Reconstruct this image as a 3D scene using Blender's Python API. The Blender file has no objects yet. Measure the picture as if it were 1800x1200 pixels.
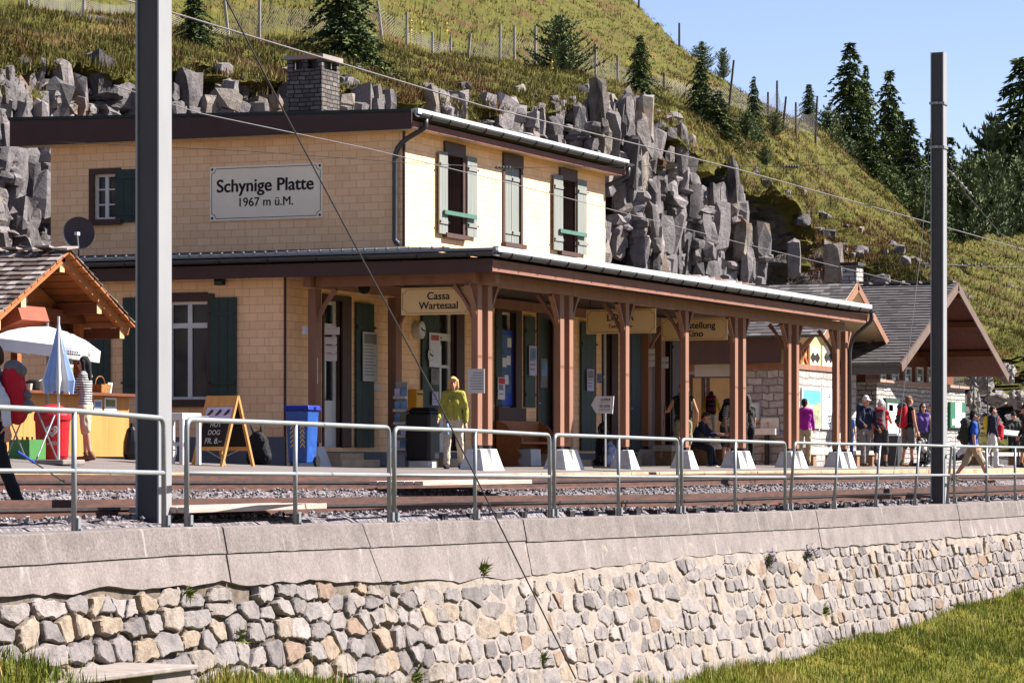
import bpy, bmesh, math, random
import numpy as np
from mathutils import Vector, Matrix, noise
R = math.radians
random.seed(7)
rng = np.random.default_rng(11)
scene = bpy.context.scene
col = scene.collection
# ------------------------------------------------------------------ camera
# world: X runs along the railway (away from the camera), Y across it towards the station, Z = 0 platform level
FPX = 5600.0                 # focal length in photo pixels (photo 1800 wide)
HOR = 808.0                  # horizon row
CZ = 0.17                    # eye height above the platform
TH = math.atan(2350.0 / FPX)
C, S = math.cos(TH), math.sin(TH)
cam_data = bpy.data.cameras.new("camera")
cam = bpy.data.objects.new("camera", cam_data); col.objects.link(cam)
cam.location = (0, 0, CZ)
cam.rotation_euler = (R(90), 0, TH - R(90))
cam_data.sensor_width = 36.0
cam_data.lens = 36.0 * FPX / 1800.0
cam_data.shift_y = (HOR - 600.0) / 1800.0
cam_data.clip_start = 0.5
cam_data.clip_end = 5000.0
scene.camera = cam
# ------------------------------------------------------------------ light
SUN_EL, SUN_AZ = R(45), R(145)       # azimuth clockwise from +Y
sun_dir = Vector((math.sin(SUN_AZ) * math.cos(SUN_EL), math.cos(SUN_AZ) * math.cos(SUN_EL), math.sin(SUN_EL)))
w = bpy.data.worlds.new("World"); scene.world = w; w.use_nodes = True
nt = w.node_tree
sky = nt.nodes.new("ShaderNodeTexSky"); sky.sky_type = 'NISHITA'; sky.sun_disc = False
sky.sun_elevation = SUN_EL; sky.sun_rotation = SUN_AZ; sky.altitude = 1967; sky.air_density = 1.0; sky.dust_density = 0.5; sky.ozone_density = 1.6
tint = nt.nodes.new('ShaderNodeMix'); tint.data_type = 'RGBA'; tint.blend_type = 'MULTIPLY'; tint.inputs[0].default_value = 1.0; tint.inputs[7].default_value = (1.10, 0.99, 1.07, 1)   # clear mountain air, camera white balance
nt.links.new(sky.outputs[0], tint.inputs[6]); nt.links.new(tint.outputs[2], nt.nodes['Background'].inputs[0])
nt.nodes['Background'].inputs[1].default_value = 0.052
sl = bpy.data.lights.new("sun", 'SUN'); sl.energy = 5.0; sl.angle = R(0.5); sl.color = (1.0, 0.97, 0.92)
so = bpy.data.objects.new("sun", sl); col.objects.link(so); so.location = (60, -40, 60)
so.rotation_euler = sun_dir.to_track_quat('Z', 'Y').to_euler()
scene.view_settings.view_transform = 'Standard'; scene.view_settings.look = 'None'
scene.view_settings.exposure = 1.6; scene.view_settings.gamma = 1.0
scene.render.engine = 'CYCLES'
scene.cycles.use_denoising = True
scene.cycles.max_bounces = 10; scene.cycles.diffuse_bounces = 8
scene.cycles.caustics_reflective = False; scene.cycles.caustics_refractive = False

# ------------------------------------------------------------------ measuring helpers (photo column/row + a known plane -> point)
def atY(x, y, Y):
    z = Y * FPX / (C * (3250.0 - x)); u = (x - 900.0) / FPX
    return Vector((z * (C + u * S), Y, CZ - (y - HOR) / FPX * z))
def atX(x, y, X):
    u = (x - 900.0) / FPX; z = X / (C + u * S)
    return Vector((X, z * (S - u * C), CZ - (y - HOR) / FPX * z))
def atz(x, y, z):
    u = (x - 900.0) / FPX
    return Vector((z * (C + u * S), z * (S - u * C), CZ - (y - HOR) / FPX * z))
def WX(x, Y): return atY(x, 808, Y).x

def rise(X): return 0.0066 * max(0.0, 46.0 - X)
def plat_z(X, Y):
    s = min(1.3, max(0.0, (Y - 21.7) / 3.3))
    z = s * (0.05 + 0.02 * max(0.0, min(12.0, 50.0 - X)))
    if X > 74: z *= max(0.0, 1 - (X - 74) / 6)
    if Y < 21.7: z = -0.066 * (21.7 - Y) / 1.1 + rise(X) * (21.7 - Y) / 1.1
    return z
def track_z(X, Y):
    z = np.interp(Y, [15.0, 15.8, 16.2, 18.0, 18.9, 19.2, 20.6], [-0.56, -0.56, -0.545, -0.52, -0.34, -0.30, -0.29])
    return float(z) + rise(X) - (0.06 if X > 50 else max(0, (X - 40) * 0.006)) * (1 if Y < 17.9 else 0.6)
def gz(X, Y): return plat_z(X, Y) if Y >= 20.6 else track_z(X, Y)
def gp(x, Y):
    X = WX(x, Y); return Vector((X, Y, gz(X, Y)))

# ------------------------------------------------------------------ materials
ALB = 0.74      # picture tone -> surface reflectance for sunlit materials
def srgb(r, g, b):
    f = lambda c: (c / 255.0) / 12.92 if c <= 10.3 else (((c / 255.0) + 0.055) / 1.055) ** 2.4
    return (f(r) * ALB, f(g) * ALB, f(b) * ALB)
class NT:
    def __init__(s, name):
        s.m = bpy.data.materials.new(name); s.m.use_nodes = True
        s.t = s.m.node_tree; s.b = s.t.nodes['Principled BSDF']
    def n(s, typ, **kw):
        nd = s.t.nodes.new(typ)
        for k, v in kw.items():
            if k.startswith('i_'): nd.inputs[k[2:].replace('_', ' ')].default_value = v
            else: setattr(nd, k, v)
        return nd
    def l(s, a, b): s.t.links.new(a, b)
    def coord(s, scale=(1, 1, 1), out='Object'):
        tc = s.n('ShaderNodeTexCoord'); mp = s.n('ShaderNodeMapping'); mp.inputs['Scale'].default_value = scale
        s.l(tc.outputs[out], mp.inputs[0]); return mp.outputs[0]
    def noise(s, vec, sc, det=5, rough=0.6):
        nn = s.n('ShaderNodeTexNoise'); nn.inputs['Scale'].default_value = sc; nn.inputs['Detail'].default_value = det
        nn.inputs['Roughness'].default_value = rough; s.l(vec, nn.inputs['Vector']); return nn.outputs['Fac']
    def ramp(s, fac, stops):
        r = s.n('ShaderNodeValToRGB'); e = r.color_ramp.elements
        while len(e) < len(stops): e.new(0.5)
        for i, (p, c) in enumerate(stops):
            e[i].position = p; e[i].color = (*c, 1) if len(c) == 3 else c
        s.l(fac, r.inputs[0]); return r.outputs[0]
    def mix(s, fac, a, b, mode='MIX'):
        m = s.n('ShaderNodeMix', data_type='RGBA', blend_type=mode)
        for v, i in ((fac, 0), (a, 6), (b, 7)):
            if hasattr(v, 'links'): s.l(v, m.inputs[i])
            else: m.inputs[i].default_value = v if i == 0 else (*v, 1)
        return m.outputs[2]
    def bump(s, h, strength, dist):
        b = s.n('ShaderNodeBump'); b.inputs['Strength'].default_value = strength; b.inputs['Distance'].default_value = dist
        s.l(h, b.inputs['Height']); s.l(b.outputs[0], s.b.inputs['Normal'])
    def done(s, colr, rough=0.8, metal=0.0, spec=0.3):
        if hasattr(colr, 'links'): s.l(colr, s.b.inputs['Base Color'])
        else: s.b.inputs['Base Color'].default_value = (*colr, 1)
        s.b.inputs['Roughness'].default_value = rough; s.b.inputs['Metallic'].default_value = metal
        s.b.inputs['Specular IOR Level'].default_value = spec
        return s.m
def sc(c, k): return tuple(min(1.0, v * k) for v in c)
MAT = {}
def pbr(name, c, rough=0.8, var=0.18, s=6.0, bump=0.0, bs=40.0, metal=0.0, spec=0.3, stretch=(1, 1, 1), dirt=None):
    m = NT(name); v = m.coord(stretch)
    f = m.noise(v, s)
    cc = m.ramp(f, [(0.3, sc(c, 1 - var)), (0.7, sc(c, 1 + var))])
    if dirt:
        g = m.noise(v, s * 0.35, 7, 0.7)
        fm = m.ramp(g, [(0.5, (0, 0, 0)), (0.72, (1, 1, 1))])
        cc = m.mix(fm, cc, dirt)
    if bump: m.bump(m.noise(v, bs, 4), 0.5, bump)
    MAT[name] = m.done(cc, rough, metal, spec); return MAT[name]
def M(key, *a, **k):
    if key not in MAT: MAT[key] = pbr(key, *a, **k)
    return MAT[key]

# ------------------------------------------------------------------ mesh builder
ORG = {}
class MB:
    def __init__(s): s.v = []; s.f = []; s.mi = []
    def add(s, vs, fs, mi=0):
        o = len(s.v); s.v += [tuple(p) for p in vs]; s.f += [tuple(i + o for i in f) for f in fs]; s.mi += [mi] * len(fs); return s
    def box(s, a, b, mi=0, rot=None, piv=None):
        x0, y0, z0 = [min(p, q) for p, q in zip(a, b)]; x1, y1, z1 = [max(p, q) for p, q in zip(a, b)]
        vs = [Vector(p) for p in ((x0, y0, z0), (x1, y0, z0), (x1, y1, z0), (x0, y1, z0), (x0, y0, z1), (x1, y0, z1), (x1, y1, z1), (x0, y1, z1))]
        if rot is not None:
            pv = Vector(piv) if piv is not None else (vs[0] + vs[6]) / 2
            vs = [pv + rot @ (p - pv) for p in vs]
        return s.add(vs, [(0, 3, 2, 1), (4, 5, 6, 7), (0, 1, 5, 4), (1, 2, 6, 5), (2, 3, 7, 6), (3, 0, 4, 7)], mi)
    def cbox(s, c, size, mi=0, rot=None):
        c = Vector(c); h = Vector(size) / 2; return s.box(c - h, c + h, mi, rot)
    def poly(s, pts, mi=0): return s.add(pts, [tuple(range(len(pts)))], mi)
    def prism(s, pts, d, mi=0):
        pts = [Vector(p) for p in pts]; d = Vector(d); n = len(pts)
        fs = [tuple(range(n)), tuple(range(2 * n - 1, n - 1, -1))] + [(i, i + n, (i + 1) % n + n, (i + 1) % n) for i in range(n)]
        return s.add(pts + [p + d for p in pts], fs, mi)
    def frust(s, c0, h0, c1, h1, mi=0):
        vs = []
        for c, h in ((c0, h0), (c1, h1)):
            for sx, sy in ((-1, -1), (1, -1), (1, 1), (-1, 1)): vs.append((c[0] + sx * h[0], c[1] + sy * h[1], c[2]))
        return s.add(vs, [(3, 2, 1, 0), (4, 5, 6, 7), (0, 1, 5, 4), (1, 2, 6, 5), (2, 3, 7, 6), (3, 0, 4, 7)], mi)
    def tube(s, pts, r, n=8, mi=0, cap=True):
        pts = [Vector(p) for p in pts]; rs = r if isinstance(r, (list, tuple)) else [r] * len(pts)
        up = None; rings = []; vs = []
        for i, p in enumerate(pts):
            a = pts[max(0, i - 1)]; b = pts[min(len(pts) - 1, i + 1)]
            d = (b - a).normalized() if (b - a).length > 1e-9 else Vector((0, 0, 1))
            if up is None:
                up = Vector((0, 0, 1)) if abs(d.z) < 0.9 else Vector((1, 0, 0))
            e1 = d.cross(up)
            if e1.length < 1e-4: e1 = d.cross(Vector((0, 1, 0.1)))
            e1.normalize(); e2 = d.cross(e1).normalized(); up = e2 if abs(d.dot(e2)) < .5 else up
            up = -(e1.cross(d)) * -1
            vs += [p + (e1 * math.cos(2 * math.pi * k / n) + e2 * math.sin(2 * math.pi * k / n)) * rs[i] for k in range(n)]
        fs = [(i * n + k, i * n + (k + 1) % n, (i + 1) * n + (k + 1) % n, (i + 1) * n + k) for i in range(len(pts) - 1) for k in range(n)]
        if cap: fs += [tuple(range(n - 1, -1, -1)), tuple((len(pts) - 1) * n + k for k in range(n))]
        return s.add(vs, fs, mi)
    def lathe(s, c, prof, n=20, mi=0, axis='Z'):
        c = Vector(c); vs = []
        for r, h in prof:
            for k in range(n):
                a = 2 * math.pi * k / n; x, y = r * math.cos(a), r * math.sin(a)
                vs.append(c + (Vector((x, y, h)) if axis == 'Z' else Vector((x, -h, y)) if axis == 'Y' else Vector((-h, x, y))))
        m = len(prof)
        fs = [(i * n + k, i * n + (k + 1) % n, (i + 1) * n + (k + 1) % n, (i + 1) * n + k) for i in range(m - 1) for k in range(n)]
        fs += [tuple(range(n - 1, -1, -1)), tuple((m - 1) * n + k for k in range(n))]
        return s.add(vs, fs, mi)
    def build(s, name, mat=None, parent=None, smooth=False, bevel=0.0, **props):
        o = Vector((0, 0, 0))
        if parent is not None: o = ORG[parent.name]
        me = bpy.data.meshes.new(name)
        me.from_pydata([(p[0] - o.x, p[1] - o.y, p[2] - o.z) for p in s.v], [], s.f)
        for m in (mat if isinstance(mat, (list, tuple)) else [mat]):
            if m: me.materials.append(m)
        if isinstance(mat, (list, tuple)): me.polygons.foreach_set('material_index', s.mi)
        bm = bmesh.new(); bm.from_mesh(me); bmesh.ops.recalc_face_normals(bm, faces=bm.faces)
        if bevel: bmesh.ops.bevel(bm, geom=[e for e in bm.edges if len(e.link_faces) == 2 and e.calc_face_angle(0) > 0.6], offset=bevel, segments=2, affect='EDGES', profile=0.5)
        bm.to_mesh(me); bm.free()
        if smooth: me.shade_smooth()
        ob = bpy.data.objects.new(name, me); col.objects.link(ob)
        if parent is not None: ob.parent = parent
        ORG[ob.name] = o
        for k, v in props.items(): ob[k] = v
        return ob
def np_mesh(name, V, F, mat, parent=None, attr=None, smooth=False):
    """V (N,3), F (M,3|4) -> object; attr = dict name -> per-vertex (N,4) colour"""
    o = np.array(ORG[parent.name]) if parent is not None else np.zeros(3)
    V = np.asarray(V, dtype=np.float64) - o; F = np.asarray(F, dtype=np.int32); k = F.shape[1]
    me = bpy.data.meshes.new(name)
    me.vertices.add(len(V)); me.vertices.foreach_set('co', V.astype(np.float32).ravel())
    me.loops.add(F.size); me.loops.foreach_set('vertex_index', F.ravel())
    me.polygons.add(len(F)); me.polygons.foreach_set('loop_start', np.arange(0, F.size, k, dtype=np.int32))
    me.update(calc_edges=True)
    if attr:
        for an, av in attr.items():
            ca = me.color_attributes.new(an, 'FLOAT_COLOR', 'POINT'); ca.data.foreach_set('color', np.asarray(av, dtype=np.float32).ravel())
    me.materials.append(mat)
    if smooth: me.shade_smooth()
    else: me.shade_flat()
    ob = bpy.data.objects.new(name, me); col.objects.link(ob)
    if parent is not None: ob.parent = parent
    ORG[ob.name] = Vector(o)
    return ob
def thing(name, label, cat, loc=(0, 0, 0), group=None):
    o = bpy.data.objects.new(name, None); col.objects.link(o); o.location = loc; ORG[o.name] = Vector(loc)
    o.empty_display_size = 0.2
    return tag(o, label, cat, group)
def tag(o, label, cat, group=None):
    o['label'] = label; o['category'] = cat
    if group: o['group'] = group
    return o
def struct(o): o['kind'] = 'structure'; return o
def copy_tree(o, parent=None):
    c = o.copy(); col.objects.link(c)
    if parent is not None: c.parent = parent
    for ch in o.children: copy_tree(ch, c)
    return c
# wall frames: u along the wall, v up, w out of the wall towards the viewer
class Frame:
    def __init__(s, kind, d): s.k = kind; s.d = d
    def P(s, u, v, w=0.0): return Vector((s.d - w, u, v)) if s.k == 'A' else Vector((u, s.d - w, v))
    def uv(s, x, y):
        p = atX(x, y, s.d) if s.k == 'A' else atY(x, y, s.d)
        return (p.y if s.k == 'A' else p.x), p.z
    def rect(s, x0, y0, x1, y1):
        u0, a = s.uv(x0, y0); u1, b = s.uv(x1, y1); _, a2 = s.uv((x0 + x1) / 2, y0); _, b2 = s.uv((x0 + x1) / 2, y1)
        return min(u0, u1), max(u0, u1), min(a2, b2), max(a2, b2)
    def box(s, mb, u0, u1, v0, v1, w0, w1, mi=0): mb.box(s.P(u0, v0, w0), s.P(u1, v1, w1), mi)
    def wall(s, mb, u0, u1, v0, v1, holes, depth=0.18, mi=0, rmi=0):
        us = sorted({u0, u1, *[h[0] for h in holes], *[h[1] for h in holes]}); vs = sorted({v0, v1, *[h[2] for h in holes], *[h[3] for h in holes]})
        us = [u for u in us if u0 - 1e-6 <= u <= u1 + 1e-6]; vs = [v for v in vs if v0 - 1e-6 <= v <= v1 + 1e-6]
        for i in range(len(us) - 1):
            for j in range(len(vs) - 1):
                cu, cv = (us[i] + us[i + 1]) / 2, (vs[j] + vs[j + 1]) / 2
                if any(h[0] < cu < h[1] and h[2] < cv < h[3] for h in holes): continue
                mb.poly([s.P(us[i], vs[j]), s.P(us[i + 1], vs[j]), s.P(us[i + 1], vs[j + 1]), s.P(us[i], vs[j + 1])], mi)
        for a, b, c, d in holes:
            q = [(a, c), (b, c), (b, d), (a, d)]
            for k in range(4):
                p0, p1 = q[k], q[(k + 1) % 4]
                mb.poly([s.P(*p0), s.P(*p1), s.P(*p1, -depth), s.P(*p0, -depth)], rmi)
ROT_A = Matrix(((0, 0, -1), (-1, 0, 0), (0, 1, 0)))
ROT_B = Matrix(((1, 0, 0), (0, 0, -1), (0, 1, 0)))
def text(name, body, fr, u, v, w, width, mat, parent, bold=0.0, height=None, align='CENTER', maxw=None):
    """lettering centred on (u, v) of a wall frame, scaled to a width (metres)"""
    cu = bpy.data.curves.new(name, 'FONT'); cu.body = body; cu.align_x = align; cu.align_y = 'CENTER'; cu.size = 1.0; cu.extrude = 0.0
    tmp = bpy.data.objects.new(name, cu); col.objects.link(tmp); bpy.context.view_layer.update()
    dim = tmp.dimensions; kx = width / max(dim.x, 1e-3); ky = (height / max(dim.y, 1e-3)) if height else kx
    me = bpy.data.meshes.new_from_object(tmp.evaluated_get(bpy.context.evaluated_depsgraph_get()))
    bpy.data.objects.remove(tmp); me.name = name
    rot = (ROT_A if fr.k == 'A' else ROT_B).to_4x4()
    if bold:   # heavier strokes: the outline repeated with small shifts
        bm = bmesh.new()
        for i_, (ox, oy) in enumerate(((0, 0), (1, 0), (-1, 0), (.5, .6), (-.5, -.6))):
            m2 = me.copy(); m2.transform(Matrix.Translation((ox * bold * 1.3, oy * bold * 1.3, i_ * .0006))); bm.from_mesh(m2); bpy.data.meshes.remove(m2)
        bm.to_mesh(me); bm.free()
    me.transform(Matrix.Translation(fr.P(u, v, w) - ORG[parent.name]) @ rot @ Matrix.Diagonal((kx, ky, 1, 1)))
    me.materials.clear(); me.materials.append(mat)
    ob = bpy.data.objects.new(name, me); col.objects.link(ob); ob.parent = parent; ORG[ob.name] = ORG[parent.name]
    return ob
# ================================================================== hillside and cliff
def vnoise(p, s): return noise.noise(Vector(p) * s)
def fbm(p, s, o=4): return noise.fractal(Vector(p) * s, 0.9, 2.1, o)
COLS = [  # column: (Y_foot, y_cliff_top), then (Y,y) slope, fence line, skyline, behind
 (-260, 36, 120, (40, 75), (45, 22), (75, -380), (112, -800)),
 (0, 36, 115, (40, 72), (45, 18), (75, -350), (112, -750)),
 (240, 36, 128, (40, 85), (45, 28), (75, -330), (112, -720)),
 (330, 36, 150, (40, 110), (45, 60), (75, -310), (112, -700)),
 (450, 36, 165, (40, 118), (45, 72), (75, -290), (112, -680)),
 (620, 36, 180, (40, 122), (45, 62), (75, -270), (112, -650)),
 (760, 36, 185, (40, 142), (45, 90), (75, -250), (110, -560)),
 (880, 36, 192, (40, 155), (45, 110), (75, -190), (108, -420)),
 (1000, 36, 200, (40, 160), (45, 122), (73, -80), (105, -150)),
 (1100, 36, 205, (40, 172), (45, 150), (68, -4), (95, 40)),
 (1200, 36, 245, (40, 205), (45, 168), (62, 88), (85, 160)),
 (1300, 36, 305, (40, 250), (45, 190), (55, 165), (75, 240)),
 (1390, 36, 375, (40, 300), (45, 220), (50, 209), (68, 300)),
 (1440, 36, 448, (40, 350), (45, 242), (47.5, 229), (62, 330)),
 (1500, 35, 455, (38, 400), (43, 318), (46, 288), (60, 380)),
 (1560, 34, 455, (37, 420), (41, 366), (44, 338), (58, 420)),
 (1640, 32, 475, (35, 455), (39, 440), (42, 428), (56, 460)),
 (1700, 29, 640, (31, 585), (36, 500), (42, 425), (56, 455)),
 (1800, 27, 650, (30, 600), (37, 490), (44, 412), (58, 440)),
 (2060, 26, 660, (30, 600), (38, 490), (48, 400), (60, 430))]
ps = np.array([c[0] for c in COLS], float)
def Zof(Y, y, p):
    return CZ - (y - HOR) / FPX * (Y * FPX / (C * (3250.0 - p)))
KY = np.zeros((len(COLS), 8)); KZ = np.zeros((len(COLS), 8))
for i, (p, yf, yt, a, b, c, d) in enumerate(COLS):
    zt = Zof(yf + 1.9, yt, p)
    for k, (Y, Z) in enumerate([(yf, -0.05), (yf + 0.3, 0.5), (yf + 0.9, zt * 0.5), (yf + 1.9, zt), (a[0], Zof(a[0], a[1], p)), (b[0], Zof(b[0], b[1], p)), (c[0], Zof(c[0], c[1], p)), (d[0], Zof(d[0], d[1], p))]):
        KY[i, k] = Y; KZ[i, k] = Z
NP = 640; rows_per = [6, 26, 30, 24, 26, 26, 10]
P_ = np.linspace(-260, 2060, NP)
tk = np.concatenate([np.linspace(k, k + 1, n, endpoint=False) for k, n in enumerate(rows_per)] + [[7.0]])
NR = len(tk)
Yc = np.stack([np.interp(P_, ps, KY[:, k]) for k in range(8)], 1); Zc = np.stack([np.interp(P_, ps, KZ[:, k]) for k in range(8)], 1)
GY = np.stack([np.interp(tk, np.arange(8), Yc[i]) for i in range(NP)]); GZ = np.stack([np.interp(tk, np.arange(8), Zc[i]) for i in range(NP)])
zz = GY * FPX / (C * (3250.0 - P_[:, None])); uu = (P_[:, None] - 900.0) / FPX
GX = zz * (C + uu * S)
def buttress(x, z): return noise.noise(Vector((x * 0.24, 0.0, z * 0.05 + 3))) * 1.7 + noise.noise(Vector((x * 0.09, 4.0, z * 0.08))) * 1.3
# ragged edge between rock and turf, rock buttresses, block-shaped displacement
rock = np.zeros((NP, NR)); TV = np.zeros((NP, NR, 3))
for i in range(NP):
    p = P_[i]
    for j in range(NR):
        t = tk[j]; x, y, z = GX[i, j], GY[i, j], GZ[i, j]
        if t < 4.2:
            n1 = fbm((x, y * 0.5, z), 0.22); n2 = fbm((x + 31, y, z), 0.7)
            edge = 3.0 + 0.30 * n1 + 0.30 * n2
            rk = 1.0 - min(1.0, max(0.0, (t - edge) / 0.12))
            led = fbm((x * 0.6 + 9, y, z * 1.6), 0.55)
            if led > 0.46 and t > 1.6: rk *= max(0.0, 1 - (led - 0.46) * 8)
            if p > 1670: rk = 1.0 if n2 + 0.4 * n1 > -0.12 and t < 3.3 else rk * 0.0
            if 1430 < p <= 1670 and t > 1.4: rk = rk if n2 > -0.05 else 0.0
        elif t < 5.0:
            n2 = fbm((x, y, z), 0.35); rk = 1.0 if n2 > 0.62 else 0.0
        else: rk = 0.0
        if t < 2.8 and p < 1660: rk = max(rk, .9)
        rock[i, j] = rk
        dy = dz = dx = 0.0
        if t < 4.4:
            wgt = min(1.0, max(0.0, (4.4 - t) / 1.2)) * min(1.0, t * 2)
            big = buttress(x, z)
            dy -= big * wgt
            if rk > 0.05:
                wx_, wz_ = x + 0.35 * vnoise((x, y, z), 0.5), z + 0.3 * vnoise((z, x, y), 0.6)
                q = Vector((wx_ * 0.62 + .12 * wz_, y * 0.4, wz_ * 0.42 - .1 * wx_)); d, pts = noise.voronoi(q, distance_metric='MANHATTAN'); c1 = noise.cell(pts[0] * 7.3)
                q2 = Vector((wx_ * 1.55, y * 0.8, wz_ * 1.5 + .25 * wx_)); d2, pts2 = noise.voronoi(q2, distance_metric='CHEBYCHEV'); c2 = noise.cell(pts2[0] * 5.1)
                q3 = Vector((wx_ * 3.6, y, wz_ * 4.4)); d3, pts3 = noise.voronoi(q3, distance_metric='CHEBYCHEV'); c3 = noise.cell(pts3[0] * 3.7)
                q0 = Vector((wx_ * 0.42, 1.7, wz_ * 0.13)); q00 = Vector((wx_ * 1.15, 5.2, wz_ * 0.30)); d00, p00 = noise.voronoi(q00, distance_metric='CHEBYCHEV'); c00 = noise.cell(p00[0] * 4.7); d0_, p0_ = noise.voronoi(q0, distance_metric='CHEBYCHEV'); c0 = noise.cell(p0_[0] * 9.1); crack0 = min(1.0, (d0_[1] - d0_[0]) * 5)
                crack = min(1.0, (d[1] - d[0]) * 6.0); crack2 = min(1.0, (d2[1] - d2[0]) * 6.0)
                f = 1.9 * (c0 - .5) - .5 * (1 - crack0) + .75 * (c00 - .5) + 0.3 * (c1 - 0.5) + 0.30 * (c2 - 0.5) + 0.14 * (c3 - .5) - 0.2 * (1 - crack) - 0.2 * (1 - crack2) + 0.08 * fbm((x, y, z), 2.4)
                dy -= 0.35 * f * rk * min(1, t) - 0.55 * rk * min(1, t)
            else: dz += 0.22 * fbm((x, y, z), 0.8)
        if 2.8 < t: 
            k = min(1.0, (t - 2.8))
            dz += k * (0.35 * noise.noise(Vector((x, y, 0)) * 0.25) + 0.16 * fbm((x, y, 1), 0.9))
        if t > 5.0: dz += min(1, t - 5) * 0.22 * fbm((x, y, 5), 0.5, 5)
        TV[i, j] = (x + dx, y + dy, z + dz)
idx = np.arange(NP * NR).reshape(NP, NR)
TF = np.stack([idx[:-1, :-1], idx[1:, :-1], idx[1:, 1:], idx[:-1, 1:]], -1).reshape(-1, 4)
def grass_cols(m, vec):
    f = m.noise(vec, 0.5, 8, 0.65); g = m.noise(vec, 3.2, 6, 0.7)
    a = m.ramp(f, [(0.30, srgb(104, 72, 48)), (0.41, srgb(92, 80, 42)), (0.52, srgb(92, 92, 38)), (0.62, srgb(108, 96, 46)), (0.75, srgb(116, 92, 54))])
    b = m.ramp(g, [(0.3, (0.6, 0.6, 0.6)), (0.7, (1.35, 1.35, 1.3))])
    return m.mix(1.0, a, b, 'MULTIPLY'), g
m = NT("hillside_turf_and_rock"); vec = m.coord()
gc, gn = grass_cols(m, vec)
rn = m.noise(vec, 1.3, 9, 0.68); rn2 = m.noise(m.coord((1, 1, 0.35)), 0.35, 6, 0.6)
rc = m.ramp(rn, [(0.26, srgb(62, 58, 58)), (0.42, srgb(98, 93, 92)), (0.6, srgb(120, 114, 112)), (0.78, srgb(140, 132, 126))])
tan_ = m.ramp(rn2, [(0.60, (0, 0, 0)), (0.70, (1, 1, 1))])
rc = m.mix(tan_, rc, srgb(166, 140, 108))
drk = m.ramp(m.noise(m.coord((1.2, 1.2, 0.25)), 0.9, 6, 0.7), [(0.58, (0, 0, 0)), (0.70, (0.7, 0.7, 0.7))])
rc = m.mix(drk, rc, srgb(70, 66, 64))
at = m.n('ShaderNodeAttribute', attribute_name='rock')
fac = m.ramp(at.outputs['Fac'], [(0.35, (0, 0, 0)), (0.6, (1, 1, 1))])
m.bump(m.noise(vec, 9.0, 9, 0.7), 0.7, 0.12)
hill_mat = m.done(m.mix(fac, gc, rc), 0.95, 0, 0.1)
ra = np.repeat(rock.reshape(-1, 1), 4, 1); ra[:, 3] = 1
hill = np_mesh("hillside", TV.reshape(-1, 3), TF, hill_mat, attr={'rock': ra}); struct(hill)


# fractured limestone blocks that make up the face of the cliff
BV, BF, BA = [], [], []
jm2 = int(np.searchsorted(tk, 2.0)); Xrow = GX[:, jm2]
order = np.argsort(Xrow); Xs_, Ps_ = Xrow[order], P_[order]
_g = [(x, y, z) for x in (-1, 0, 1) for y in (-1, 0, 1) for z in (-1, 0, 1) if (x, y, z) != (0, 0, 0)]; _gi = {q: i for i, q in enumerate(_g)}; _gf = []
for ax in range(3):
    for sg in (-1, 1):
        for u in (-1, 0):
            for v in (-1, 0):
                def _q(a_, b_): q = [0, 0, 0]; q[ax] = sg; q[(ax + 1) % 3] = a_; q[(ax + 2) % 3] = b_; return _gi[tuple(q)]
                k_ = [_q(u, v), _q(u + 1, v), _q(u + 1, v + 1), _q(u, v + 1)]
                _gf += [(k_[0], k_[1], k_[2]), (k_[0], k_[2], k_[3])] if (u + v) % 2 else [(k_[0], k_[1], k_[3]), (k_[1], k_[2], k_[3])]
def block(c, sx, sy, sz, rz, ry, tone):
    o = len(BV); Rm_ = Matrix.Rotation(rz, 3, 'Z') @ Matrix.Rotation(ry, 3, 'Y'); tp_, sh_ = random.uniform(-.22, .22), random.uniform(-.25, .25)
    for (x, y, z) in _g:
        n_ = abs(x) + abs(y) + abs(z); rr = {1: random.uniform(.9, 1.2), 2: random.uniform(.82, 1.06), 3: random.uniform(.66, 1.0)}[n_]
        xx = (x + random.gauss(0, .13)) * (1 + tp_ * z) + sh_ * z * .5
        BV.append(tuple(c + Rm_ @ Vector((xx * rr * sx, (y + random.gauss(0, .1)) * rr * sy, (z + random.gauss(0, .13)) * rr * sz)))); BA.append((tone, random.random(), 0, 1))
    BF.extend((o + f[0], o + f[1], o + f[2]) for f in _gf)
X = 24.0
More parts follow.
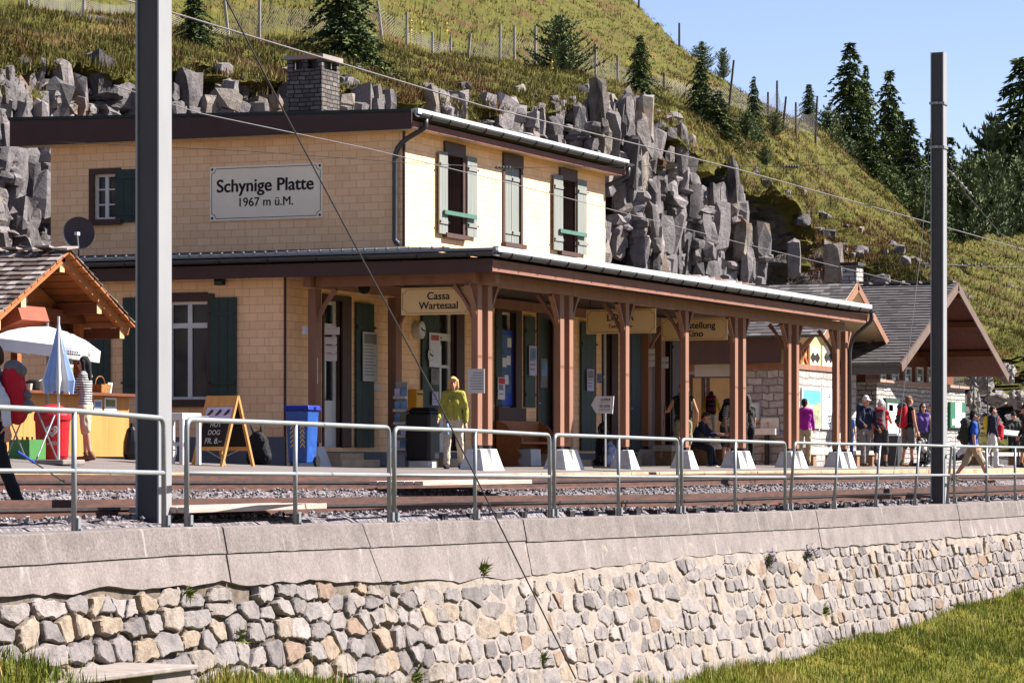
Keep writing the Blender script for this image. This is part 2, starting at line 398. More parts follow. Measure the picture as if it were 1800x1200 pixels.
while X < 172:
    wd_ = random.choice([.15, .2, .26, .34, .48]) * (1 + max(0, X - 80) * .012); p = float(np.interp(X, Xs_, Ps_))
    zt_ = float(np.interp(p, ps, KZ[:, 3])); yf_ = float(np.interp(p, ps, KY[:, 0])); z = -.2; colo = random.gauss(0, .17); tone_c = random.random()
    zt_ -= (.45 if p < 110 else .55 if p < 1050 else .2); zt_ += (.55 * noise.noise(Vector((X * .35, 2, 0))) + .5 * noise.noise(Vector((X * 1.1, 5, 0)))) * (.5 if p < 1050 else 1)
    while z < zt_:
        h = random.choice([.16, .24, .36, .55, .85, 1.3]) * random.uniform(.8, 1.2) * (.6 if p < 1050 else 1); f = min(1, (z + h / 2) / max(1, zt_)); Y = yf_ + .3 + 1.6 * f - buttress(X, z) * min(1, .25 + f) * 1.15
        gap = noise.noise(Vector((X * .5, z * .55, 9)))
        skip = gap > (.40 if p < 1450 else -.02)
        if 110 < p < 1050:
            yp_ = HOR - (z + h - CZ) * FPX * C * (3250 - p) / (FPX * yf_) if False else HOR - (z + h - CZ) * C * (3250 - p) / yf_
            skip = skip or yp_ > 300
        if not skip and random.random() > .07:
            Y += colo + random.gauss(0, .10) + .5 * max(0, noise.noise(Vector((X * .8, z * .25, 4)))) ; ov = 1.22
            block(Vector((X + wd_ / 2, Y + .16, z + h / 2)), wd_ / 2 * ov * 1.15, random.uniform(.16, .36), h / 2 * ov, random.gauss(0, .35), random.gauss(.10, .10), min(1, max(0, .5 * tone_c + .5 * random.random())))
        z += h
    X += wd_ * .92
# outcrops in the turf
for k in range(150):
    p = random.choice([random.uniform(300, 640), random.uniform(760, 1100), random.uniform(1100, 1420), random.uniform(1440, 1680)]); i = int(np.clip(np.searchsorted(P_, p), 0, NP - 1)); j = int(np.searchsorted(tk, random.choice([3.1, 3.25, 3.4, 3.7])))
    c = Vector(TV[i, j]); s_ = random.uniform(.07, .26); block(c + Vector((0, .1, .05)), s_ * 1.2, s_, s_ * random.uniform(.6, 1.3), random.gauss(0, .5), random.gauss(0, .25), random.random())
m = NT("fractured_limestone"); vec = m.coord(); at = m.n('ShaderNodeAttribute', attribute_name='tint'); sep = m.n('ShaderNodeSeparateColor'); m.l(at.outputs['Color'], sep.inputs[0])
c1 = m.ramp(sep.outputs[0], [(0.0, srgb(97, 91, 91)), (.35, srgb(133, 126, 126)), (.6, srgb(155, 146, 145)), (.8, srgb(147, 136, 126)), (1, srgb(175, 162, 151))])
c2 = m.ramp(m.noise(vec, 2.6, 9, .7), [(.3, (.55, .54, .54)), (.5, (.95, .95, .95)), (.75, (1.25, 1.23, 1.2))]); cc = m.mix(1.0, c1, c2, 'MULTIPLY')
dk = m.ramp(m.noise(m.coord((1, 1, .3)), .55, 6, .65), [(.54, (0, 0, 0)), (.66, (.8, .8, .8))]); cc = m.mix(dk, cc, srgb(60, 57, 57))
tn = m.ramp(m.noise(vec, .42, 4, .55), [(.62, (0, 0, 0)), (.7, (.7, .7, .7))]); cc = m.mix(tn, cc, srgb(150, 122, 98))
m.bump(m.noise(vec, 7, 9, .72), .9, .09); lime = m.done(cc, .95, 0, .1)
struct(np_mesh("cliff", np.array(BV), np.array(BF), lime, attr={'tint': np.array(BA)}))

LEDGE = [BV[i] for i in range(25, len(BV), 26) if random.random() < .22]
# turf: tussocks of blades (one object, uncountable)
def blade_mat(name, stops, rough=0.7):
    m = NT(name); at = m.n('ShaderNodeAttribute', attribute_name='tint')
    return m.done(m.ramp(at.outputs['Fac'], stops), rough, 0, 0.15)
def tussocks(name, P, N, h, wd, nb, tint, mat, spread=0.12, lean=0.55):
    """P (n,3) roots, h (n,) heights, nb blades each"""
    n = len(P); k = n * nb
    root = np.repeat(P, nb, 0) + np.c_[rng.normal(0, spread, (k, 2)), np.zeros(k)]
    hh = np.repeat(h, nb) * rng.uniform(0.55, 1.1, k)
    az = rng.uniform(0, 2 * np.pi, k); ln = np.abs(rng.normal(0, lean, k))
    d = np.c_[np.cos(az) * np.sin(ln), np.sin(az) * np.sin(ln), np.cos(ln)] + np.repeat(N, nb, 0) * 0.25
    d /= np.linalg.norm(d, axis=1)[:, None]
    fa = rng.uniform(0, 2 * np.pi, k); sd = np.c_[np.cos(fa), np.sin(fa), np.zeros(k)] * (np.repeat(wd, nb)[:, None] if np.ndim(wd) else wd)
    tip = root + d * hh[:, None]; tip[:, 2] -= hh * 0.15 * ln
    V = np.stack([root - sd, root + sd, tip], 1).reshape(-1, 3)
    F = np.arange(k * 3).reshape(-1, 3)
    t = np.repeat(np.clip(np.repeat(tint, nb) + rng.normal(0, 0.10, k), 0, 1), 3); A = np.stack([t, t, t, np.ones_like(t)], 1)
    o = np_mesh(name, V, F, mat, attr={'tint': A}); o['kind'] = 'stuff'; return o
hill_blades = blade_mat("hill_grass_blades", [(0.0, srgb(106, 68, 46)), (0.22, srgb(122, 90, 54)), (0.4, srgb(92, 88, 38)), (0.6, srgb(108, 102, 44)), (0.8, srgb(118, 106, 50)), (1.0, srgb(156, 128, 80))])
def sample_hill(t0, t1, n, p0=-200, p1=2040, maxrock=0.4):
    out = []
    i = rng.integers(0, NP - 1, n * 3); j = rng.integers(int(np.searchsorted(tk, t0)), int(np.searchsorted(tk, t1)) - 1, n * 3)
    ok = (rock[i, j] <= maxrock) & (P_[i] > p0) & (P_[i] < p1); i, j = i[ok][:n], j[ok][:n]
    a, b = rng.random(len(i))[:, None], rng.random(len(i))[:, None]
    return TV[i, j] * (1 - a) * (1 - b) + TV[i + 1, j] * a * (1 - b) + TV[i, j + 1] * (1 - a) * b + TV[i + 1, j + 1] * a * b
def hill_turf(name, t0, t1, n, h, wd, nb, **kw):
    P = sample_hill(t0, t1, n, **kw); n = len(P)
    N = np.tile(np.array([0, -0.6, 0.3]), (n, 1))
    tint = np.array([0.52 + 0.8 * noise.noise(Vector(p) * 0.28) + 0.35 * noise.noise(Vector(p) * 1.1) for p in P])
    hh = h * np.clip(0.75 + 0.5 * np.array([noise.noise(Vector(p) * 0.7) for p in P]), 0.3, 1.5)
    return tussocks(name, P, N, hh, wd, nb, tint, hill_blades, 0.13)
hill_turf("grass", 2.55, 3.2, 6500, 0.38, 0.014, 9, maxrock=1.1)
_lp = np.array(LEDGE) + np.array([0, -.05, .12]); tussocks("grass", _lp, np.tile([0, -.5, .2], (len(_lp), 1)), np.full(len(_lp), .24), .012, 12, rng.uniform(.1, .8, len(_lp)), hill_blades, .14, .7)
hill_turf("grass", 2.4, 3.5, 2200, 0.3, 0.014, 9, maxrock=1.1, p0=1340, p1=1500)
hill_turf("grass", 3.0, 5.0, 24000, 0.27, 0.013, 9)
hill_turf("grass", 5.0, 6.2, 14000, 0.22, 0.018, 6, p0=250)

# ================================================================== ground below and foreground meadow
WALL_TOP = [(-60, 15.2), (24.3, 14.75), (27, 14.95), (33, 15.35), (40, 15.5), (52, 15.55), (62, 15.35), (90, 15.1), (160, 15.1)]
def wallY(X): return float(np.interp(X, [a for a, b in WALL_TOP], [b for a, b in WALL_TOP]))
def wallZ(X): return float(np.interp(X, [20, 27, 34, 42, 50, 160], [-0.48, -0.485, -0.56, -0.61, -0.655, -0.655]))
BASE = [(-60, -3.2), (10, -2.2), (17, -1.7), (21, -1.42), (23.2, -1.45), (25, -1.75), (28.5, -2.0), (33, -2.5), (37.5, -2.88), (42, -2.92), (46.5, -2.85), (53, -2.72), (62, -2.4), (75, -2.05), (120, -1.2)]
def baseZ(X): return float(np.interp(X, [a for a, b in BASE], [b for a, b in BASE]))
BAT = 0.20
def meadow_z(X, Y):
    if 23.2 < X < 27.5 and 11.0 < Y < 14.8: return _mz(X, Y) - 0.25 * min(1, (X - 23.2) / .5, (27.5 - X) / 1.2, (Y - 11) / 1)
    return _mz(X, Y)
def _mz(X, Y):
    yb = wallY(X) - BAT * (wallZ(X) - baseZ(X)); d = max(0.0, yb - Y)
    z = baseZ(X) - 0.30 * min(d, 6) - 0.1 * max(0.0, min(d - 6, 10)) + 0.08 * max(0, d - 16)
    r = math.hypot(X, Y)
    if r < 24: z = min(z, CZ - 0.085 * r - 0.5 if r > 12 else -1.6)
    z += 0.10 * noise.noise(Vector((X, Y, 0)) * 0.5) + 0.05 * noise.noise(Vector((X, Y, 3)) * 1.9)
    return z
xs = np.concatenate([np.linspace(-300, -10, 20), np.arange(-8, 100, 0.45), np.linspace(101, 500, 30)])
ysm = np.concatenate([np.linspace(-400, -10, 24), np.arange(-8, 11, 0.7), np.arange(11, 15.6, 0.22)])
def ysh(x, y): return y + (wallY(x) - 0.1 - 15.45) * max(0, min(1, (y - 8) / 4))
GV = np.array([[(x, ysh(x, y), meadow_z(x, ysh(x, y))) for y in ysm] for x in xs])
gi = np.arange(len(xs) * len(ysm)).reshape(len(xs), len(ysm)); GF = np.stack([gi[:-1, :-1], gi[1:, :-1], gi[1:, 1:], gi[:-1, 1:]], -1).reshape(-1, 4)
m = NT("meadow_soil"); vec = m.coord(); f = m.noise(vec, 1.2, 8, 0.65)
meadow_mat = m.done(m.ramp(f, [(0.3, srgb(80, 76, 29)), (0.55, srgb(112, 106, 37)), (0.75, srgb(137, 110, 52))]), 0.95, 0, 0.1)
meadow = np_mesh("meadow_ground", GV.reshape(-1, 3), GF, meadow_mat, smooth=True); struct(meadow)
mead_blades = blade_mat("meadow_grass_blades", [(0.0, srgb(112, 86, 44)), (0.22, srgb(98, 112, 36)), (0.5, srgb(126, 136, 46)), (0.78, srgb(152, 146, 66)), (1.0, srgb(206, 178, 112))])
P = []
for k in range(17000):
    x = rng.uniform(16, 76); d = abs(rng.normal(0, 2.3)); yb = wallY(x) - BAT * (wallZ(x) - baseZ(x))
    y = yb + 0.05 - d; P.append((x, y, meadow_z(x, y) - 0.02))
P = np.array(P)
tint = np.array([0.5 + 0.45 * noise.noise(Vector(p) * 0.45) + 0.25 * noise.noise(Vector(p) * 1.7) for p in P])
hh = np.interp(P[:, 0], [20, 45, 75], [0.20, 0.18, 0.13]) * np.clip(0.9 + 0.6 * np.array([noise.noise(Vector(p) * 0.8) for p in P]), 0.4, 1.7)
tussocks("grass", P, np.tile([0, 0, 0.5], (len(P), 1)), hh, 0.007, 11, tint, mead_blades, 0.10, 0.5)
# dry stalks
st = P[rng.integers(0, len(P), 700)]
tussocks("grass", st, np.tile([0, 0, 1.2], (len(st), 1)), np.full(len(st), 0.55), 0.005, 2, np.full(len(st), 0.95), mead_blades, 0.05, 0.3)

# ================================================================== retaining wall: stones, concrete band
RW = thing("retaining_wall", "long battered rubble stone retaining wall with concrete band on top, below the railway", "wall", (45, 15, -1))
def conc_bottom(X):   # lower edge of the concrete band (height below wall top)
    d = float(np.interp(X, [20, 25, 30.3, 30.6, 33, 36, 40, 44, 50, 60, 120], [0.50, 0.53, 0.60, 0.62, 0.66, 0.72, 0.66, 0.60, 0.62, 0.62, 0.6]))
    return d + 0.05 * noise.noise(Vector((X * 1.2, 0, 0))) + 0.035 * noise.noise(Vector((X * 4.2, 7, 0)))
def wp(X, dn, out=0.0):   # point on the wall face: dn below the top, out = proud of the face
    return (X, wallY(X) - 0.02 - BAT * dn - out, wallZ(X) - dn + out * BAT)
# Voronoi stones
def clip(poly, a, b):
    mx, my = (a[0] + b[0]) / 2, (a[1] + b[1]) / 2; nx, ny = b[0] - a[0], b[1] - a[1]; out = []
    for i in range(len(poly)):
        p, q = poly[i], poly[(i + 1) % len(poly)]
        dp = (p[0] - mx) * nx + (p[1] - my) * ny; dq = (q[0] - mx) * nx + (q[1] - my) * ny
        if dp <= 0: out.append(p)
        if dp * dq < 0: t = dp / (dp - dq); out.append((p[0] + (q[0] - p[0]) * t, p[1] + (q[1] - p[1]) * t))
    return out
seeds = []
dn = 0.38; row = 0
while dn < 2.75:
    rh = random.uniform(0.15, 0.31); X = 19.0 + random.random() * 0.4
    while X < 92:
        big = 1.0 if X < 33 else 0.92
        small = 0.80 if X > 50 else 1.0
        wdt = random.choice([0.2, 0.26, 0.36, 0.46, 0.6, 0.85]) * big * small * (1 + max(0, X - 50) * 0.012)
        seeds.append((X + wdt / 2, dn + rh / 2 + random.uniform(-0.05, 0.05) * (1.3 if X < 33 else 0.8)))
        X += wdt
    dn += rh
from mathutils import kdtree
kd = kdtree.KDTree(len(seeds))
for i, s_ in enumerate(seeds): kd.insert((s_[0] * 0.5, s_[1], 0), i)
kd.balance()
SV, SF, SA = [], [], []
for i, s_ in enumerate(seeds):
    X0, d0 = s_
    if d0 < conc_bottom(X0) + 0.05 or d0 > (wallZ(X0) - baseZ(X0)) + 0.35: continue
    poly = [(X0 - .75, d0 - .3), (X0 + .75, d0 - .3), (X0 + .75, d0 + .3), (X0 - .75, d0 + .3)]
    sk = 0.5
    pp = [(x * sk, y) for x, y in poly]
    for co, j, dist in kd.find_n((X0 * sk, d0, 0), 16):
        if j == i: continue
        pp = clip(pp, (X0 * sk, d0), (seeds[j][0] * sk, seeds[j][1]))
        if len(pp) < 3: break
    if len(pp) < 3: continue
    poly = [(x / sk, y) for x, y in pp]
    poly = [(x, max(y, conc_bottom(x) + .015)) for x, y in poly]
    cx = sum(p[0] for p in poly) / len(poly); cy = sum(p[1] for p in poly) / len(poly)
    # resample round the outline, round corners
    ring = []
    for a in range(len(poly)):
        p, q = poly[a], poly[(a + 1) % len(poly)]
        for t in (0.10, 0.36, 0.64, 0.90): ring.append((p[0] + (q[0] - p[0]) * t, p[1] + (q[1] - p[1]) * t))
    gap = random.uniform(0.012, 0.03) if 33 < X0 else random.uniform(0.012, 0.03)
    ring = [(cx + (x - cx) * (1 - gap / max(0.06, math.hypot(x - cx, y - cy))) + random.uniform(-.014, .014), cy + (y - cy) * (1 - gap / max(0.06, math.hypot(x - cx, y - cy))) + random.uniform(-.014, .014)) for x, y in ring]
    n = len(ring); o = len(SV); pro = random.uniform(0.022, 0.055) * (1.35 if X0 < 33 else 1.0); tx, ty = random.uniform(-.12, .12), random.uniform(-.12, .12)
    for kk, (shr, dep) in enumerate([(1.0, -0.06), (0.985, 0.5), (0.95, 0.8), (0.86, 1.0)]):
        for x, y in ring:
            qx, qy = cx + (x - cx) * shr, cy + (y - cy) * shr
            dd = dep * pro + ((qx - cx) * tx + (qy - cy) * ty if kk else 0) + (random.uniform(-.006, .006) if 0 < kk < 3 else 0)
            SV.append(wp(qx, qy, dd))
    for kk in range(3):
        for a in range(n): SF.append((o + kk * n + a, o + kk * n + (a + 1) % n, o + (kk + 1) * n + (a + 1) % n, o + (kk + 1) * n + a))
    SF.append(tuple(o + 3 * n + a for a in range(n)))
    tnt = random.random(); SA += [(tnt, random.random(), 0, 1)] * (4 * n)
mb = MB(); mb.v = SV; mb.f = SF; mb.mi = [0] * len(SF)
m = NT("rubble_stone"); vec = m.coord(); at = m.n('ShaderNodeAttribute', attribute_name='tint')
sep = m.n('ShaderNodeSeparateColor'); m.l(at.outputs['Color'], sep.inputs[0])
c1 = m.ramp(sep.outputs[0], [(0.0, srgb(118, 110, 109)), (0.2, srgb(156, 147, 144)), (0.4, srgb(134, 126, 125)), (0.55, srgb(168, 157, 152)), (0.7, srgb(146, 137, 134)), (0.84, srgb(160, 147, 137)), (0.95, srgb(166, 148, 130)), (1.0, srgb(142, 118, 104))])
nz = m.noise(vec, 7.0, 8, 0.68); c2 = m.ramp(nz, [(0.28, (0.45, 0.44, 0.44)), (0.48, (0.95, 0.94, 0.94)), (0.75, (1.34, 1.32, 1.28))])
cc = m.mix(1.0, c1, c2, 'MULTIPLY')
tn = m.ramp(m.noise(vec, 3.1, 5, 0.6), [(0.6, (0, 0, 0)), (0.72, (0.7, 0.7, 0.7))]); cc = m.mix(tn, cc, srgb(158, 142, 124))
m.bump(m.noise(vec, 22, 8, 0.7), 0.8, 0.03)
stone_mat = m.done(cc, 0.9, 0, 0.15)
st_ob = mb.build("stone_facing", stone_mat, RW)
ca = st_ob.data.color_attributes.new('tint', 'FLOAT_COLOR', 'POINT'); ca.data.foreach_set('color', np.array(SA, dtype=np.float32).ravel())
# mortar bed behind the stones
m = NT("mortar_bed"); vec = m.coord(); g = m.noise(vec, 0.35, 5, 0.6); f = m.noise(vec, 6, 8, 0.7)
pale = m.ramp(f, [(0.3, srgb(144, 130, 121)), (0.7, srgb(175, 161, 150))]); dark = m.ramp(f, [(0.3, srgb(61, 55, 49)), (0.7, srgb(134, 119, 106))])
sx = m.n('ShaderNodeSeparateXYZ'); m.l(m.coord(), sx.inputs[0])
mr = m.n('ShaderNodeMapRange'); m.l(sx.outputs[0], mr.inputs[0]); mr.inputs[1].default_value = -14.5; mr.inputs[2].default_value = -9.5
ad = m.n('ShaderNodeMath', operation='ADD'); m.l(mr.outputs[0], ad.inputs[0]); m.l(g, ad.inputs[1])
sb = m.n('ShaderNodeMath', operation='SUBTRACT'); m.l(ad.outputs[0], sb.inputs[0]); sb.inputs[1].default_value = 0.45
m.bump(f, 0.8, 0.03)
mortar = m.done(m.mix(sb.outputs[0], dark, pale), 0.95, 0, 0.1)
mb = MB(); n = 420; Xs = np.linspace(15, 95, n)
nr = 22
for X in Xs:
    o_ = float(np.interp(X, [31, 35, 46, 52], [-.015, .022, .026, .012]))
    for r_ in range(nr): d_ = .3 + 3.0 * r_ / (nr - 1); mb.v.append(wp(X, d_, o_ + .016 * noise.noise(Vector((X * 2.2, d_ * 3, 0))) + .012 * noise.noise(Vector((X * 7, d_ * 8, 3)))))
mb.f = [(nr * i + r_, nr * i + nr + r_, nr * i + nr + r_ + 1, nr * i + r_ + 1) for i in range(n - 1) for r_ in range(nr - 1)]; mb.mi = [0] * len(mb.f)
mb.build("mortar_bed", mortar, RW)
# concrete band in panels with open joints
m = NT("stained_concrete"); vec = m.coord()
base = m.ramp(m.noise(vec, 2.2, 9, 0.68), [(0.28, srgb(126, 115, 111)), (0.55, srgb(146, 134, 130)), (0.8, srgb(164, 152, 147))])
grit = m.ramp(m.noise(vec, 38, 3, 0.6), [(0.35, (0.78, 0.78, 0.78)), (0.65, (1.1, 1.1, 1.1))]); base = m.mix(1.0, base, grit, 'MULTIPLY')
strk = m.noise(m.coord((2.0, 0.1, 0.55)), 1.9, 8, 0.7); sal = m.ramp(strk, [(0.55, (0, 0, 0)), (0.70, (0.75, 0.75, 0.75))])
patch = m.ramp(m.noise(m.coord((0.35, 0.2, 1.6)), 1.0, 4, 0.55), [(0.42, (0.1, 0.1, 0.1)), (0.6, (1, 1, 1))])
sal = m.mix(1.0, sal, patch, 'MULTIPLY'); base = m.mix(sal, base, srgb(198, 190, 186))
dk = m.ramp(m.noise(m.coord((2.6, 0.1, 0.22)), 1.7, 5, 0.6), [(0.58, (0, 0, 0)), (0.72, (0.45, 0.45, 0.45))]); base = m.mix(dk, base, srgb(104, 94, 90))
m.bump(m.noise(vec, 30, 7, 0.7), 0.6, 0.012)
conc = m.done(base, 0.92, 0, 0.15)
m2 = NT("weathered_coping_concrete"); vec = m2.coord()
base = m2.ramp(m2.noise(vec, 2.6, 9, 0.7), [(0.28, srgb(112, 102, 99)), (0.55, srgb(136, 125, 121)), (0.8, srgb(154, 143, 139))])
grit = m2.ramp(m2.noise(vec, 34, 3, 0.6), [(0.35, (0.75, 0.75, 0.75)), (0.65, (1.12, 1.12, 1.12))]); base = m2.mix(1.0, base, grit, 'MULTIPLY')
sal = m2.ramp(m2.noise(m2.coord((3.0, 0.1, 0.25)), 1.9, 6, 0.62), [(0.60, (0, 0, 0)), (0.70, (0.7, 0.7, 0.7))]); base = m2.mix(sal, base, srgb(184, 175, 171))
m2.bump(m2.noise(vec, 30, 7, 0.7), 0.7, 0.014)
cope = m2.done(base, 0.92, 0, 0.15)
joints = [8.0, WX(338, 15.3), WX(908, 15.45), WX(1436, 15.45), WX(1687, 15.3), 84.0]
for a in range(len(joints) - 1):
    x0, x1 = joints[a] + 0.02, joints[a + 1] - 0.02
    n = max(6, int((x1 - x0) / 0.18))
    mb = MB(); mb2 = MB()
    hcope = [0.27, 0.27, 0.29, 0.29, 0.30, 0.3][a]
    for i in range(n + 1):
        X = x0 + (x1 - x0) * i / n; nz_ = 0.006 * noise.noise(Vector((X * 3, 1, a)))
        cb = conc_bottom(X)
        # upper coping: back top, front top, front bottom, back bottom
        A = (X, wallY(X) + 0.55, wallZ(X) - 0.0); B = wp(X, 0.015 + nz_, 0.05); B2 = wp(X, 0.0, 0.03); D = wp(X, hcope + nz_ * 1.5, 0.05); E = wp(X, hcope + nz_, -0.2)
        mb.v += [A, B2, B, D, E]
        F1 = wp(X, hcope + 0.002 + nz_, 0.034 + nz_); G1 = wp(X, cb, 0.036); H1 = wp(X, cb + 0.01, -0.2)
        mb2.v += [wp(X, hcope + 0.002, -0.2), F1, G1, H1]
    for i in range(n):
        for k in range(4): mb.f.append((5 * i + k, 5 * i + 5 + k, 5 * i + 6 + k, 5 * i + 1 + k)); mb.mi.append(0)
        for k in range(3): mb2.f.append((4 * i + k, 4 * i + 4 + k, 4 * i + 5 + k, 4 * i + 1 + k)); mb2.mi.append(0)
    mb.f += [(0, 1, 2, 3, 4), tuple(5 * n + k for k in (4, 3, 2, 1, 0))]; mb.mi += [0, 0]
    mb2.f += [(0, 1, 2, 3), tuple(4 * n + k for k in (3, 2, 1, 0))]; mb2.mi += [0, 0]
    mb.build("coping", cope, RW); mb2.build("concrete_band", conc, RW)
# drain culvert slab at the foot of the wall (left)
cul = thing("drain_culvert", "concrete drain slab over a dark opening at the foot of the stone wall", "culvert", atY(190, 1170, 13.9))
a, b = atY(44, 1163, 13.8), atY(340, 1168, 13.8)
mb = MB(); mb.box((a.x, 13.75, -1.72), (b.x, 14.7, -1.675)); mb.build("slab", M("culvert_concrete", srgb(150, 138, 130), .95, .25, 5, .01), cul, bevel=.012)
mb = MB(); mb.box((b.x - 0.75, 13.8, -2.6), (b.x - 0.05, 14.6, -1.722)); mb.build("side_wall", MAT["culvert_concrete"], cul)
mb = MB(); mb.box((a.x + .1, 13.8, -2.6), (a.x + 0.4, 14.6, -1.722)); mb.build("side_wall", MAT["culvert_concrete"], cul)
# small plants growing out of the wall
for i, (x, y, c) in enumerate([(860, 1000, 'g'), (1437, 978, 'p'), (1368, 988, 'p'), (935, 1160, 'g'), (700, 1190, 'g'), (1450, 1075, 'g'), (355, 1120, 'g'), (268, 1043, 'g')]):
    p = atY(x, y, 15.15); t = p.copy(); X = p.x; dn = wallZ(X) - p.z; base_ = Vector(wp(X, dn, 0.04))
    bm_ = MB()
    for k in range(70 if i < 6 else 40):
        d = Vector((random.gauss(0, .6), -abs(random.gauss(.5, .4)), random.gauss(.35, .5))).normalized() * random.uniform(.05, .17)
        s_ = Vector((random.gauss(0, 1), random.gauss(0, 1), random.gauss(0, 1))).normalized() * .014
        q = base_ + Vector((random.gauss(0, .05), 0, random.gauss(0, .03))); bm_.add([q - s_, q + s_, q + d + s_ * .5], [(0, 1, 2)])
        if c == 'p' and k % 2: q2 = q + d; s2 = s_ * 1.6; bm_.add([q2 - s2, q2 + s2, q2 + Vector((0, -.01, .035))], [(0, 1, 2)], 1)
    o = bm_.build("wall_plant", [M("wall_plant_leaf", srgb(108, 116, 44), .8), M("bellflower_violet", srgb(112, 88, 170), .7)])
    tag(o, [ "small green plant rooted under the concrete band, left of the dark cable", "clump of violet bellflowers in the stone wall below the concrete joint", "sparse violet flowers in the wall under the concrete band, left of the bigger violet clump", "grass tuft low in the stone wall, left of where the dark cable meets the meadow", "bright green weed at the foot of the stone wall left of centre", "small dark moss tuft among the pale mortared stones above the meadow", "brownish moss tuft in the wall right of the drain slab", "yellow-green tuft hanging under the concrete edge above the tilted left stones"][i], "plant", "plants rooted in the wall")
# ================================================================== track bed, platform
xs = np.concatenate([np.arange(5, 90, 0.16), np.arange(90, 320, 4.0)])
ysb = np.concatenate([np.arange(15.0, 20.62, 0.10)])
TVb = np.array([[(x, y if y > 15.05 else wallY(x) + 0.3, track_z(x, y) + (0.03 * noise.noise(Vector((x, y, 0)) * 5) + 0.018 * noise.noise(Vector((x, y, 2)) * 14) if 15.9 < y else -0.03)) for y in ysb] for x in xs])
for i, x in enumerate(xs):
    for j, y in enumerate(ysb):
        if y < wallY(x) + 0.5: TVb[i, j, 1] = max(TVb[i, j, 1], wallY(x) + 0.3); TVb[i, j, 2] = min(TVb[i, j, 2], wallZ(x) - 0.03)
gi = np.arange(len(xs) * len(ysb)).reshape(len(xs), len(ysb)); F = np.stack([gi[:-1, :-1], gi[1:, :-1], gi[1:, 1:], gi[:-1, 1:]], -1).reshape(-1, 4)
m = NT("ballast_ground"); vec = m.coord(); vo = m.n('ShaderNodeTexVoronoi'); vo.inputs['Scale'].default_value = 17; m.l(vec, vo.inputs['Vector'])
c1 = m.ramp(vo.outputs['Color'], [(0.1, srgb(110, 102, 104)), (0.5, srgb(140, 131, 133)), (0.9, srgb(164, 155, 155))])
c2 = m.ramp(m.noise(vec, 0.7, 5), [(0.35, (0.78, 0.76, 0.75)), (0.7, (1.06, 1.05, 1.05))]); m.bump(vo.outputs['Distance'], 1.0, 0.06)
bal = m.done(m.mix(1.0, c1, c2, 'MULTIPLY'), 0.95, 0, 0.15)
struct(np_mesh("track_bed", TVb.reshape(-1, 3), F, bal))
# loose ballast stones
n = 15000
px_ = rng.uniform(22, 75, n); py_ = rng.uniform(15.85, 20.5, n)
ic = np.array([(1, 0, 0), (-1, 0, 0), (0, 1, 0), (0, -1, 0), (0, 0, 1), (0, 0, -1)], float); fc = np.array([(0, 2, 4), (2, 1, 4), (1, 3, 4), (3, 0, 4), (2, 0, 5), (1, 2, 5), (3, 1, 5), (0, 3, 5)])
sz = rng.uniform(0.014, 0.034, n)[:, None, None] * rng.uniform(0.6, 1.4, (n, 6, 1)); V = ic[None] * sz
q = rng.normal(size=(n, 4)); q /= np.linalg.norm(q, axis=1)[:, None]
w_, x_, y_, z_ = q.T
Rm = np.stack([1 - 2 * (y_**2 + z_**2), 2 * (x_*y_ - z_*w_), 2 * (x_*z_ + y_*w_), 2 * (x_*y_ + z_*w_), 1 - 2 * (x_**2 + z_**2), 2 * (y_*z_ - x_*w_), 2 * (x_*z_ - y_*w_), 2 * (y_*z_ + x_*w_), 1 - 2 * (x_**2 + y_**2)], 1).reshape(-1, 3, 3)
V = np.einsum('nij,nkj->nki', Rm, V) + np.stack([px_, py_, np.array([track_z(a, b) for a, b in zip(px_, py_)]) + 0.02], 1)[:, None]
tn = np.repeat(rng.random(n), 6); F = (fc[None] + 6 * np.arange(n)[:, None, None]).reshape(-1, 3)
gm = blade_mat("loose_ballast_stone", [(0, srgb(100, 93, 95)), (0.5, srgb(138, 130, 131)), (1, srgb(170, 161, 159))], 0.9)
o = np_mesh("gravel", V.reshape(-1, 3), F, gm, attr={'tint': np.stack([tn, tn, tn, np.ones_like(tn)], 1)}); o['kind'] = 'stuff'

